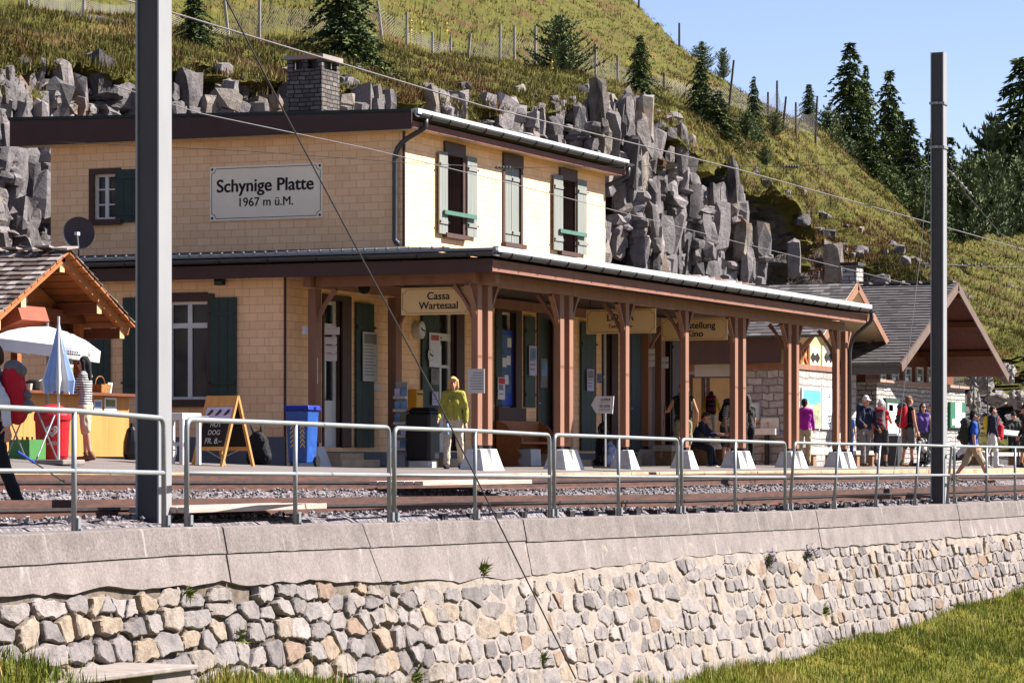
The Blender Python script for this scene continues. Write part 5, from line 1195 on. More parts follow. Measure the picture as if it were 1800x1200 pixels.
mb = MB(); mb.box((lt_x + .3, YK + .75, ZT - .1), (rt.x - .3, YK + .87, ZT + .1)); mb.build("tie_beam", larch_d, KI)
mb = MB(); mb.prism([(lt_x + .4, YK + .95, ZT), (rt.x - .4, YK + .95, ZT), (pk.x, YK + .95, pk.z - .2)], (0, .05, 0)); mb.build("gable_boarding", larch, KI)
mb = MB(); mb.box((pk.x - .95, YK + .3, ZT - .25), (pk.x - .15, YK + .9, ZT - .02), 0, Matrix.Rotation(-.35, 3, 'X')); mb.build("sign_board", pbr("red_brown_board", srgb(150, 70, 44), .6, .2, 3), KI)
mb = MB(); mb.box((pk.x - .55, YK + .88, ZT + .12), (pk.x - .05, YK + .93, ZT + .42)); mb.build("menu_lightbox", pbr("amber_print", srgb(214, 150, 78), .6, .5, 4), KI)
mb = MB(); mb.box((pk.x + .05, YK + .9, ZT + .02), (pk.x + .22, YK + .93, ZT + .58)); mb.build("price_list", lilac, KI)
for x in (lt_x + .35, pk.x - .25, rt.x - .42):
    mb = MB(); mb.box((x - .06, YK + .75, gk), (x + .06, YK + .87, ZT - .1)); mb.build("post", larch, KI)
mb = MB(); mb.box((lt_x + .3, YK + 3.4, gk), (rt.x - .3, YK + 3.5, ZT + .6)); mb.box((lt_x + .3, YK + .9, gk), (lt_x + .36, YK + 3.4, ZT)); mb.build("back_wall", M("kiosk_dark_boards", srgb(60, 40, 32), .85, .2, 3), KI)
cx0, cx1 = WX(96, YK + .55), WX(222, YK + .55)
zc = atY(160, 695, YK + .5).z
mb = MB(); n = 7
for k in range(n): a = lt_x + .2 + (cx1 - lt_x - .2) * k / n; mb.box((a + .003, YK + .5, gk - .02), (a + (cx1 - lt_x - .2) / n - .003, YK + .56, zc))
mb.box((cx1 - .05, YK + .561, gk), (cx1, YK + 1.6, zc)); ct = mb.build("counter", counter_m, KI)
mb = MB(); mb.box((lt_x + .15, YK + .32, zc), (cx1 + .1, YK + 1.0, zc + .045)); mb.build("counter_top", larch_d, ct)
for k, z in enumerate((gk + 1.5, gk + 1.9)): mb = MB(); mb.box((lt_x + .4, YK + 3.0, z), (rt.x - .5, YK + 3.35, z + .03)); mb.build("shelf", larch_d, KI)
mb = MB(); mb.box((pk.x + .12, YK + 1.6, gk + .95), (pk.x + .55, YK + 1.65, gk + 1.75)); mb.build("orange_panel", pbr("orange_painted_panel", srgb(226, 138, 40), .6, .1, 3), KI)
for i, (x, y0, y1, w_, lab, mt) in enumerate([(172, 702, 722, 14, "small white notice on the orange kiosk counter", paper), (194, 698, 724, 22, "photo poster on the orange kiosk counter front, right of the small notice", photo_grey), (128, 640, 668, 14, "white sheet pinned above the kiosk counter behind the dark haired woman", paper)]):
    c = atY(x, (y0 + y1) / 2, YK + .49 if i < 2 else YK + 1.58); hh_ = (y1 - y0) / 2 / 115; ww = w_ / 2 / 59
    T = thing("notice_sheet", lab, "notice", c, "notices on the kiosk"); mb = MB(); mb.box(c - Vector((ww, .004, hh_)), c + Vector((ww, .004, hh_))); mb.build("sheet", paper, T); mb = MB(); mb.box(c + Vector((-ww * .8, -.007, -hh_ * .3)), c + Vector((ww * .8, -.0045, hh_ * .7))); mb.build("picture", M("landscape_print", srgb(128, 134, 96), .7, .6, 6) if i != 0 else photo_blue, T)
# things on the counter
def counter_item(x, Y, name, label, cat, f):
    p = Vector((WX(x, Y), Y, zc + .046)); T = thing(name, label, cat, p); f(T, p)
def basket(T, p):
    mb = MB(); mb.frust(p, (.13, .1), p + Vector((0, 0, .14)), (.16, .12)); mb.build("bowl", M("wicker", srgb(168, 116, 66), .9, .3, 30, .005, 80), T)
    mb = MB(); mb.tube([p + Vector((.15 * math.cos(a), 0, .14 + .13 * math.sin(a))) for a in np.linspace(0, math.pi, 12)], .008, 6); mb.build("handle", MAT["wicker"], T)
counter_item(176, YK + .6, "basket", "brown wicker basket with arched handle on the kiosk counter", "basket", basket)
def card(T, p):
    mb = MB(); mb.box(p + Vector((-.07, -.01, 0)), p + Vector((.07, .0, .17)), 0, Matrix.Rotation(.15, 3, 'X')); mb.build("sheet", paper, T); mb = MB(); mb.box(p + Vector((-.07, .03, 0)), p + Vector((.07, .04, .15))); mb.build("stand", counter_m, T)
counter_item(192, YK + .5, "menu_card", "white menu card standing at the right end of the kiosk counter", "menu card", card)
def pot(T, p):
    mb = MB(); mb.lathe(p, [(.09, 0), (.11, .03), (.11, .14), (.05, .17)], 14); mb.build("body", black, T); mb = MB(); mb.tube([p + Vector((.08, 0, .12)), p + Vector((.22, -.02, .17))], .014, 6); mb.build("spout", black, T)
counter_item(58, YK + .6, "coffee_pot", "black pot on the left part of the kiosk counter beside the red backpack", "pot", pot)
def cup(T, p):
    mb = MB(); mb.lathe(p, [(.05, 0), (.065, .1), (.06, .1), (.045, .01)], 12); mb.build("bowl", porc, T)
counter_item(50, YK + .45, "cup", "white cup on the kiosk counter by the black pot", "cup", cup)

# parasols
def fabric(name, c, var=.06): return pbr(name, c, .85, var, 2.5)
umb_w, umb_b = fabric("white_parasol_cloth", srgb(226, 224, 226)), fabric("pale_blue_parasol_cloth", srgb(150, 176, 222), .15)
p = gp(80, 24.7); ap = atY(86, 574, 24.7); rim = atY(86, 606, 24.7).z
T = thing("parasol", "open white parasol with printed valance shading the kiosk counter", "parasol", p)
mb = MB(); n = 8; Rr = .84; cpt = Vector((p.x + .06, 24.7, ap.z)); rings = [(0.02, 0), (.35, -.05), (.7, -.15), (1.0, -.30)]; H_ = (ap.z - rim)
tilt = Matrix.Rotation(R(7), 3, Vector((1, -.4, 0)).normalized()) @ Matrix.Rotation(R(5), 3, 'Y')
v = []
for (r_, h_) in rings:
    for k in range(n * 3):
        a = 2 * math.pi * k / (n * 3); sc_ = 1 - .045 * r_ * (1 - abs(math.cos(a * n / 2))) * 1.2; v.append(cpt + tilt @ Vector((math.cos(a) * r_ * Rr * sc_, math.sin(a) * r_ * Rr * sc_, h_ * H_ / .30)))
m_ = n * 3; f = []
for q in range(len(rings) - 1): f += [(q * m_ + k, q * m_ + (k + 1) % m_, (q + 1) * m_ + (k + 1) % m_, (q + 1) * m_ + k) for k in range(m_)]
f.append(tuple(range(m_))); mb.add(v, f); mb.build("canopy", umb_w, T)
mb = MB(); v = []
for hh_ in (0.004, -.17):
    for k in range(m_):
        a = 2 * math.pi * k / m_; sc_ = 1 - .045 * (1 - abs(math.cos(a * n / 2))) * 1.2; v.append(cpt + tilt @ (Vector((math.cos(a) * Rr * sc_ * 1.004, math.sin(a) * Rr * sc_ * 1.004, -H_ + hh_))))
mb.add(v, [(k, (k + 1) % m_, m_ + (k + 1) % m_, m_ + k) for k in range(m_)]); val = mb.build("valance", umb_w, T)
mb = MB(); mb.tube([(p.x + .06, 24.7, p.z), (p.x + .06, 24.7, ap.z + .06)], .02, 8); mb.build("pole", galv, T)
mb = MB(); mb.box((p.x - .22, 24.48, p.z), (p.x + .34, 24.92, p.z + .06)); mb.build("base", plinth, T, bevel=.012)
for k in range(n):
    a = 2 * math.pi * k / n; e = cpt + tilt @ Vector((math.cos(a) * Rr * .97, math.sin(a) * Rr * .97, -H_ + .01)); mb = MB(); mb.tube([cpt + Vector((0, 0, -.03)), cpt * .5 + e * .5 + Vector((0, 0, .06)), e], .006, 5); mb.build("rib", galv, T)
# valance print: two lines of lettering blocks and a crossed emblem
for (a_c, side) in ((-2.05, 0), (-.42, 1)):
    mb = MB()
    def vp(a, h, o=1.02):
        return cpt + tilt @ Vector((math.cos(a) * Rr * o, math.sin(a) * Rr * o, -H_ + h))
    for (row, n_, h0) in ((0, 7, -.055), (1, 10, -.09)):
        for q in range(n_):
            a = a_c - .25 + .05 * q * (.9 if row == 0 else .72); b = a + .028
            mb.poly([vp(a, h0), vp(b, h0), vp(b, h0 - .024), vp(a, h0 - .024)])
    a = a_c + .26
    mb.poly([vp(a, -.045), vp(a + .02, -.045), vp(a + .1, -.115), vp(a + .08, -.115)]); mb.poly([vp(a + .08, -.045, 1.022), vp(a + .1, -.045, 1.022), vp(a + .02, -.115, 1.022), vp(a, -.115, 1.022)])
    mb.build("valance_print", ink, val)
p = gp(98, 22.9); p.z += 0.0; tp = atY(103, 566, 22.9); bt = atY(103, 684, 22.9)
T = thing("parasol", "closed pale blue and white parasol standing before the kiosk", "parasol", p)
mb = MB(); v = []; n = 22; hs = [(tp.z, .012), (tp.z - .12, .035), (tp.z - .40, .085), ((tp.z + bt.z) / 2 - .1, .125), (bt.z + .12, .19), (bt.z - .02, .17)]
for (z, r_) in hs:
    for k in range(n): a = 2 * math.pi * k / n; q = r_ * (1 + (.22 if k % 2 else -.14) * min(1, (tp.z - z) * 2)); v.append((tp.x + q * math.cos(a), 22.9 + q * math.sin(a), z - (.05 if k % 2 and z < bt.z + .05 else 0)))
f = [(q * n + k, q * n + (k + 1) % n, (q + 1) * n + (k + 1) % n, (q + 1) * n + k) for q in range(len(hs) - 1) for k in range(n)]
mi = [0 if ((k // 2) % 4) < 2 else 1 for q in range(len(hs) - 1) for k in range(n)]
mb.add(v, f); mb.mi = mi; mb.build("canopy", [umb_b, umb_w], T)
mb = MB(); mb.tube([(tp.x, 22.9, p.z), (tp.x, 22.9, tp.z + .08)], .018, 8); mb.build("pole", flash, T)
mb = MB(); mb.box((tp.x - .3, 22.65, p.z), (tp.x + .3, 23.15, p.z + .07)); mb.build("base", MAT["culvert_concrete"], T, bevel=.015)
# ice cream bin, table, crate
red = pbr("bright_red_plastic", srgb(196, 26, 40), .4, .08, 5)
p = gp(92, 23.9); T = thing("ice_cream_bin", "bright red ice cream bin with white heart emblem beside the closed parasol", "bin", p)
mb = MB(); mb.lathe(p, [(.20, 0), (.23, .06), (.25, .55), (.27, .58), (.27, .64)], 22); mb.build("drum", red, T, smooth=False)
mb = MB(); mb.lathe(p + Vector((0, 0, .641)), [(.27, 0), (.25, .06), (.14, .14), (.05, .16)], 22); mb.build("lid", red, T)
fr = Frame('A', p.x - .262)
fc = Vector((-.93, -.37, 0)).normalized(); rtv = Vector((fc.y * -1, fc.x, 0)) * -1; rtv = Vector((-fc.y, fc.x, 0)); rtv = rtv if rtv.dot(Vector((S, -C, 0))) > 0 else -rtv
def on_drum(a, h, o=.262): return p + (fc * math.cos(a) + rtv * math.sin(a)) * o + Vector((0, 0, h))
def heart(mb, sc_, w_, o):
    pts = []
    for t in np.linspace(0, 2 * math.pi, 25): x = 16 * math.sin(t) ** 3; y = 13 * math.cos(t) - 5 * math.cos(2 * t) - 2 * math.cos(3 * t) - math.cos(4 * t); pts.append((x / 17 * sc_, y / 17 * sc_))
    for i in range(24):
        (x0, y0), (x1, y1) = pts[i], pts[i + 1]; mb.poly([on_drum(x0 / .26 + .15, .42 + y0, o), on_drum(x1 / .26 + .15, .42 + y1, o), on_drum(x1 * w_ / .26 + .15, .42 + y1 * w_, o), on_drum(x0 * w_ / .26 + .15, .42 + y0 * w_, o)])
mb = MB(); heart(mb, .10, .72, .262); heart(mb, .055, .55, .263); mb.build("heart_emblem", porc, T)
fr = Frame('A', p.x); fr.P = (lambda u, v, w: on_drum(.2, .24, .272)); text("lettering", "LUSSO", fr, 0, 0, 0, .20, porc, T, .02)
p = gp(55, 23.4); T = thing("bistro_table", "small folding steel table beside the red ice cream bin", "table", p)
mb = MB(); mb.box(p + Vector((-.35, -.3, .70)), p + Vector((.35, .3, .73))); mb.build("table_top", pbr("light_blue_cloth", srgb(170, 180, 206), .8, .1, 4), T)
for a in (-1, 1):
    for b in (-1, 1): mb = MB(); mb.tube([p + Vector((.3 * a, .25 * b, 0)), p + Vector((-.25 * a, .25 * b, .70))], .012, 6); mb.build("leg", galv, T)
p = gp(48, 23.9); T = thing("bottle_crate", "green plastic crate under the folding table", "crate", p)
mb = MB()
for (a, b) in (((-.22, -.17, 0), (.22, -.155, .28)), ((-.22, .155, 0), (.22, .17, .28)), ((-.22, -.154, 0), (-.205, .154, .28)), ((.205, -.154, 0), (.22, .154, .28)), ((-.204, -.154, 0), (.204, .154, .02))): mb.box(p + Vector(a), p + Vector(b))
mb.build("shell", pbr("crate_green", srgb(74, 130, 66), .5, .1, 4), T)
for k in range(6): mb = MB(); mb.lathe(p + Vector((-.15 + .15 * (k % 3), -.08 + .16 * (k // 3), .021)), [(.035, 0), (.035, .18), (.014, .25), (.014, .3)], 8); mb.build("bottle", M("brown_bottle", srgb(84, 50, 26), .2, .1, 4), T)
# black sack right of counter
def sack(x, Y, h, w_, label, name="refuse_sack", mat=None):
    p = gp(x, Y); mb = MB(); n = 14; prof = [(.8, 0), (1, .15), (.95, .5), (.6, .82), (.2, .93), (.3, 1.0)]
    v = [p + Vector((math.cos(2 * math.pi * k / n) * r_ * w_ * (1 + .12 * noise.noise(Vector((k * .9, t * 5, x)))), math.sin(2 * math.pi * k / n) * r_ * w_ * .8, t * h)) for r_, t in prof for k in range(n)]
    mb.add(v, [(q * n + k, q * n + (k + 1) % n, (q + 1) * n + (k + 1) % n, (q + 1) * n + k) for q in range(len(prof) - 1) for k in range(n)] + [tuple(range(n))]); T = thing(name, label, "sack", p); mb.build("bag", mat or M("black_bin_liner", srgb(20, 20, 22), .3, .2, 5), T); mb = MB(); mb.lathe(p + Vector((0, 0, h * .91)), [(w_ * .23, 0), (w_ * .26, .02), (w_ * .23, .04)], 10); mb.build("knot", black, T)
sack(232, 25.0, .58, .17, "black refuse sack leaning at the right end of the kiosk counter")

# ================================================================== other buildings
slate = [pbr("grey_slate", srgb(82, 76, 76), .85, .22, 3), pbr("pale_slate", srgb(112, 105, 104), .85, .25, 3), pbr("dark_slate", srgb(66, 60, 60), .85, .25, 3)]
lightstone = stone_brick("light_dressed_stone", srgb(176, 166, 160), srgb(208, 198, 190), srgb(150, 138, 130), .42, .20, ms=.02, bump=.03)
palestone = stone_brick("pale_layered_stone", srgb(172, 164, 158), srgb(204, 196, 190), srgb(92, 84, 80), .40, .13, ms=.014, bump=.035)
# --- toilet house: gable towards the tracks
Y2 = 25.4; c0, c1 = WX(1400, Y2), WX(1505, Y2); X2 = c0
TB = thing("stone_toilet_house", "small stone and timber gabled house with map board, just past the canopy end", "house", ((c0 + c1) / 2, Y2 + 2, 0))
zb = atY(1420, 650, Y2).z; zr = atY(1505, 497, Y2 - .9).z
mb = MB(); mb.box((c0, Y2, -.2), (c1, Y2 + 7, zb)); mb.build("wall", lightstone, TB)
mb = MB(); mb.box((c0 - .04, Y2 - .04, zb), (c1 + .04, Y2 + 7, zb + .14)); mb.build("timber_sill", brown, TB)
zp = zb + 1.0; mb = MB(); mb.box((c0 + .05, Y2 + .05, zb + .14), (c1 - .05, Y2 + 7, zp)); mb.build("upper_wall", pbr("cream_timber_panel", srgb(226, 190, 130), .7, .1, 2), TB)
xm = WX(1507, Y2 - .9); e1_ = WX(1563, Y2 - .9); ze = atY(1562, 603, Y2 - .9).z; hw2 = e1_ - xm
mb = MB(); g2 = 1 - .2; mb.prism([(c0 + .1, Y2 + .06, zp + .001), (c1 - .1, Y2 + .06, zp + .001), (xm + .0, Y2 + .06, zr - .25)], (0, .2, 0)); mb.build("gable", pbr("white_gable_plaster", srgb(222, 206, 182), .8, .06, 3), TB)
e0_ = xm - hw2; sv = Vector((xm - e0_, 0, zr - ze)); 
mb = MB(); shingle_slope(mb, (e0_, Y2 - .9, ze), (0, 1, 0), sv, (-sv.z, 0, sv.x), 9, sv.length, .2, .25, .32, .012, .012, .004); shingle_slope(mb, (e1_, Y2 - .9, ze), (0, 1, 0), (-sv.x, 0, sv.z), (sv.z, 0, sv.x), 9, sv.length, .2, .25, .32, .012, .012, .004)
rf = mb.build("roof", slate, TB)
mb = MB()
for sgn in (1, -1):
    o = Vector((xm - sgn * hw2, Y2 - .9, ze)); e = Vector((xm, Y2 - .9, zr)); nn = Vector((-sv.z * sgn, 0, sv.x)).normalized() * -.05; mb.prism([o, e, e + nn, o + nn], (0, 9, 0))
mb.build("roof_boards", cream, TB)
for sgn in (1, -1):
    o = Vector((xm - sgn * (hw2 + .02), Y2 - .94, ze - .02)); e = Vector((xm, Y2 - .94, zr)); nn = Vector((-sv.z * sgn, 0, sv.x)).normalized() * -.20; mb = MB(); mb.prism([o, e, e + nn, o + nn], (0, .035, 0)); mb.build("barge_board", brown, TB)
for x in (c0 + .1, c1 - .1):
    mb = MB(); zz_ = zp + .1; mb.box((x - .08, Y2 - .75, zz_ - .12), (x + .08, Y2 + .5, zz_ + .1)); mb.build("bracket_beam", brown, TB); mb = MB(); mb.prism([(x - .05, Y2 - .05, zz_ - .7), (x - .05, Y2 - .6, zz_ - .12), (x - .05, Y2 - .48, zz_ - .12), (x - .05, Y2 - .05, zz_ - .56)], (.1, 0, 0)); mb.build("brace", brown, TB)
F2 = Frame('B', Y2 + .05)
def rect2(x0, y0, x1, y1): return F2.rect(x0, y0, x1, y1)
u0, u1, v0, v1 = rect2(1404, 605, 1420, 643); mb = MB(); FBx = F2
F2.box(mb, u0, u0 + .08, v0, v1, .002, .05); F2.box(mb, u1 - .08, u1, v0, v1, .002, .05)
for a, b in (((u0 + .08, v0), (u1 - .08, v1)), ((u0 + .08, v1), (u1 - .08, v0))):
    d = Vector((b[0] - a[0], b[1] - a[1], 0)).normalized(); n_ = Vector((-d.y, d.x, 0)) * .04; q = [F2.P(a[0] + n_.x, a[1] + n_.y, .002), F2.P(b[0] + n_.x, b[1] + n_.y, .002), F2.P(b[0] - n_.x, b[1] - n_.y, .002), F2.P(a[0] - n_.x, a[1] - n_.y, .002)]; mb.prism(q, (0, -.04 - .004 * (a[1] == v1), 0))
mb.build("cross_brace", larch, TB)
def cutout(fr, cu, cv, ru, rv, w, par):
    mb = MB()
    for (du, dv, r_) in ((-.5, 0, .5), (.5, 0, .5), (0, 0, .3), (-.5, .34, .24), (-.5, -.34, .24), (.5, .34, .24), (.5, -.34, .24), (-.86, 0, .22), (.86, 0, .22)):
        w += .0007; mb.poly([fr.P(cu + (du + r_ * math.cos(a)) * ru, cv + (dv + r_ * math.sin(a)) * rv, w) for a in np.linspace(0, 2 * math.pi, 14, endpoint=False)])
    mb.build("cut_out", ink, par)
for (x0, x1) in ((1425, 1437), (1446, 1463)):
    u0, u1, v0, v1 = rect2(x0, 612, x1, 645); mb = MB(); F2.box(mb, u0 - .12, u1 + .12, v0 + .02, v1 + .05, .002, .03); pn = mb.build("panel", cream, TB); cutout(F2, (u0 + u1) / 2, (v0 + v1) / 2, .38, .24, .031, pn)
# end wall facing the camera
F2A = Frame('A', c0)
u0, u1, v0, v1 = F2A.rect(1326, 604, 1377, 642); mb = MB(); F2A.box(mb, u0, u1, v0, v1, -.04, .02); pn = mb.build("panel", pbr("ochre_panel", srgb(196, 164, 112), .7, .1, 3), TB); cutout(F2A, (u0 + u1) / 2, (v0 + v1) / 2, .3, .3, .0205, pn)
u0, u1, v0, v1 = F2A.rect(1222, 640, 1310, 655); mb = MB(); F2A.box(mb, u0, u1, v0 - .1, v1, 0, .06); mb.build("lintel", pbr("grey_render", srgb(186, 180, 174), .9, .1, 2), TB)
for (x0, x1, nm) in ((1248, 1286, 'b'), (1218, 1234, 'a')):
    u0, u1, v0, v1 = F2A.rect(x0, 664, x1, 812); mb = MB(); F2A.box(mb, u0 - .08, u0, v0, v1 + .08, 0, .05); F2A.box(mb, u1, u1 + .08, v0, v1 + .08, 0, .05); F2A.box(mb, u0, u1, v1, v1 + .08, 0, .05); d = mb.build("door", frameb, TB); mb = MB(); F2A.box(mb, u0, u1, v0, v1, 0, .025); mb.build("door_leaf", MAT["ochre_panel"], d)
gutter((e0_ - .05, Y2 - .9, ze + .02), (e0_ - .05, Y2 + 8, ze + .02), .07, TB, 10, (1, 0, 0))
mb = MB(); mb.box((e0_ + .12, Y2 + .3, zb + .15), (e0_ + .2, Y2 + 8, ze + .08)); mb.build("eave_boards", frameb, TB)
# map boards on the lit wall
F2 = Frame('B', Y2)
def mapboard(x0, y0, x1, y1, label, kind):
    u0, u1, v0, v1 = F2.rect(x0, y0, x1, y1); T = thing("map_board", label, "map board", F2.P((u0 + u1) / 2, v0)); mb = MB(); F2.box(mb, u0, u1, v0, v1, .003, .05); mb.build("board", paper, T)
    if kind == 'map':
        a, b, c, d = u0 + (u1 - u0) * .08, u1 - (u1 - u0) * .02, v0 + .05, v1 - .05; mb = MB(); F2.box(mb, a, b, c + (d - c) * .60, d, .0505, .054); mb.build("sky_print", pbr("map_sky_print", srgb(96, 178, 224), .6, .12, 2), T)
        mb = MB(); top = [(a + (b - a) * t, c + (d - c) * (.60 + .12 * noise.noise(Vector((t * 6, 1, 1))) + .08 * math.sin(t * 9))) for t in np.linspace(0, 1, 22)]
        mb.poly([F2.P(a, c, .056), F2.P(b, c, .056)] + [F2.P(x, y, .056) for x, y in top[::-1]]); mb.build("mountain_print", pbr("map_mountain_print", srgb(158, 158, 122), .7, .55, 5), T)
    else:
        cu = (u0 + u1) / 2; mb = MB(); w_ = .051
        for v_, r_ in ((.86, .10), (.80, .14), (.62, .04), (.45, .08), (.33, .22), (.24, .12), (.16, .2), (.10, .08)):
            v = v0 + (v1 - v0) * v_; mb.poly([F2.P(cu - r_, v + .02, w_), F2.P(cu - r_ * .4, v - .05, w_), F2.P(cu + r_ * .4, v - .05, w_), F2.P(cu + r_, v + .02, w_), F2.P(cu + r_ * .3, v, w_), F2.P(cu - r_ * .3, v, w_)])
        mb.build("ornament", ink, T)
mapboard(1407, 682, 1440, 752, "panorama map board with blue sky and mountains on the lit stone wall", 'map')
mapboard(1442, 682, 1467, 754, "white board with black paper-cut ornament right of the panorama map", 'orn')
# stacked ridge slabs of a low roof behind
b0, b1 = atY(1212, 494, 28.5), atY(1374, 494, 28.5)
LR = thing("lean_to_shed", "low shed behind the canopy end with a row of tilted pale ridge slabs", "shed", ((b0.x + b1.x) / 2, 29.5, 0))
mb = MB(); mb.box((b0.x, 28.6, 0), (b1.x, 31, b0.z - .15)); mb.build("wall", lightstone, LR); mb = MB(); mb.box((b0.x - .1, 28.4, b0.z - .149), (b1.x + .1, 31.2, b0.z - .08)); mb.build("roof", slate[1], LR)
n = 14
for k in range(n):
    x = b0.x + (b1.x - b0.x) * k / n; mb = MB(); mb.cbox((x, 28.5, b0.z + .04), (.52, .5, .05), 0, Matrix.Rotation(-.45, 3, 'Y')); mb.build("ridge_slab", [sh_m[1], flash, sh_m[1], pbr("reddish_slab", srgb(150, 110, 96), .9, .2, 4)][k % 4], LR)
# --- larger stone house with deep gable
Y3 = 25.6; a0, a1 = WX(1541, Y3), WX(1696, Y3)
SH = thing("stone_house", "stone house with steep slate roof and deep brown gable beyond the toilet house", "house", ((a0 + a1) / 2, Y3 + 3, 0))
YG = Y3 - 1.9; zpk = atY(1683, 497, YG).z; xpk = WX(1683, YG); xr = WX(1772, YG); zev = atY(1772, 658, YG).z; hw3 = xr - xpk; xl = xpk - hw3
zs = atY(1600, 676, Y3).z
mb = MB(); mb.box((a0, Y3, -.2), (a1, Y3 + 8, zs)); mb.build("wall", palestone, SH)
mb = MB()
for k in range(16): x = a0 - .1 + (a1 - a0 + .2) * k / 16; mb.box((x + .01, Y3 - .12 - random.uniform(0, .03), zs), (x + (a1 - a0 + .2) / 16, Y3 + .3, zs + .07 + random.uniform(0, .03)))
mb.build("coping_slab", pbr("reddish_coping", srgb(170, 138, 122), .9, .2, 3), SH)
mb = MB(); mb.box((a0 + .05, Y3 + .35, zs), (a1 - .05, Y3 + 8, zs + .9)); mb.build("timber_wall", larch_d, SH)
sv = Vector((hw3, 0, zpk - zev)); mb = MB(); shingle_slope(mb, (xl, YG, zev), (0, 1, 0), sv, (-sv.z, 0, sv.x), 11, sv.length, .22, .24, .34, .02, .02, .01); shingle_slope(mb, (xr, YG, zev), (0, 1, 0), (-sv.x, 0, sv.z), (sv.z, 0, sv.x), 11, sv.length, .22, .24, .34, .02, .02, .01)
slate2 = [slate[0], slate[0], slate[2]]; mb.build("roof", slate2, SH)
mb = MB()
for k in range(22): mb.cbox((xpk, YG + .3 + .5 * k, zpk + .05), (.35, .42, .05), 0, Matrix.Rotation(random.uniform(-.1, .1), 3, 'X'))
mb.build("ridge_slab", slate[1], SH)
soff = pbr("red_brown_soffit", srgb(96, 54, 42), .8, .2, 3, stretch=(1, 4, 1))
for sgn in (1, -1):
    o = Vector((xpk - sgn * hw3, YG, zev)); e = Vector((xpk, YG, zpk)); nn = Vector((-sv.z * sgn, 0, sv.x)).normalized() * -.06; mb = MB(); mb.prism([o, e, e + nn, o + nn], (0, 11, 0)); mb.build("soffit_boards", soff, SH)
    nn2 = Vector((-sv.z * sgn, 0, sv.x)).normalized() * -.24; o2, e2_ = o + Vector((0, -.04, 0)), e + Vector((0, -.04, 0)); mb = MB(); mb.prism([o2, e2_, e2_ + nn2, o2 + nn2], (0, .038, 0)); mb.build("barge_board", pbr("grey_brown_barge", srgb(112, 92, 82), .85, .15, 3), SH)
    for t in (.3, .62, .93):
        q = o + (e - o) * t + nn * 1.01; mb = MB(); mb.box(q + Vector((-.07, .02, -.2)), q + Vector((.07, 6, -.02))); mb.build("purlin", larch_d, SH)
mb = MB(); mb.prism([(a0 + .2, Y3 + .4, zs + .9), (a1 - .2, Y3 + .4, zs + .9), (xpk, Y3 + .4, zpk - .5)], (0, .2, 0)); mb.build("gable", larch_d, SH)
F3 = Frame('B', Y3 + .35)
for (x0, x1) in ((1545, 1554), (1565, 1577), (1588, 1599), (1609, 1620), (1629, 1639), (1648, 1658)):
    u0, u1, v0, v1 = F3.rect(x0, 645, x1, 673); mb = MB(); s_ = .07
    F3.box(mb, u0, u0 + s_, v0, v1, .0, .06); F3.box(mb, u1 - s_, u1, v0, v1, 0, .06); F3.box(mb, u0 + s_, u1 - s_, v0, v0 + s_, 0, .06); F3.box(mb, u0 + s_, u1 - s_, v1 - s_, v1, 0, .06); F3.box(mb, u0 + s_, u1 - s_, (v0 + v1) / 2 - .02, (v0 + v1) / 2 + .02, .0, .05)
    w_ = mb.build("window", white, SH); mb = MB(); F3.box(mb, u0 + s_, u1 - s_, v0 + s_, v1 - s_, .001, .02); mb.build("pane", pbr("curtained_glass", srgb(120, 118, 112), .15, .2, 3), w_)
gutter((xl - .06, YG, zev + .02), (xl - .06, YG + 11, zev + .02), .08, SH, 12, (1, 0, 0))
mb = MB(); mb.box((xl + .02, YG + .05, zev - .28), (xl + .08, YG + 11, zev - .05)); mb.build("eave_board", zinc, SH)
ch = atz(1499, 497, 96); mb = MB(); cbz = atz(1499, 468, 96).z; mb.box((ch.x - .35, ch.y - .22, 3), (ch.x + .35, ch.y + .22, cbz)); c_ = mb.build("chimney", palestone, SH); mb = MB(); mb.box((ch.x - .4, ch.y - .28, cbz), (ch.x + .4, ch.y + .28, cbz + .1)); mb.build("chimney_cap", slate[2], c_)
F3 = Frame('B', Y3)
def board3(x0, y0, x1, y1, label, fm, inner):
    u0, u1, v0, v1 = F3.rect(x0, y0, x1, y1); T = thing("notice_board", label, "notice board", F3.P((u0 + u1) / 2, v0)); mb = MB(); F3.box(mb, u0, u1, v0, v1, .003, .09); mb.build("frame", fm, T)
    for (a, b, c, d, mt) in inner: mb = MB(); F3.box(mb, u0 + (u1 - u0) * a, u0 + (u1 - u0) * b, v0 + (v1 - v0) * c, v0 + (v1 - v0) * d, .0905, .094); mb.build("sheet", mt, T)
grn = pbr("board_green", srgb(48, 110, 78), .6, .15, 3)
board3(1552, 700, 1577, 775, "green framed notice board with white sheet on the stone house wall", pbr("dark_board_green", srgb(50, 74, 58), .6, .1, 3), [(.12, .9, .05, .88, paper), (.2, .5, .7, .85, photo_blue)])
board3(1666, 707, 1693, 752, "green and white trail map board near the right corner of the stone house", grn, [(.32, .72, .02, .98, paper), (.1, .3, .1, .35, M("pale_poster", 0)), (.76, .94, .4, .62, M("pale_poster", 0))])

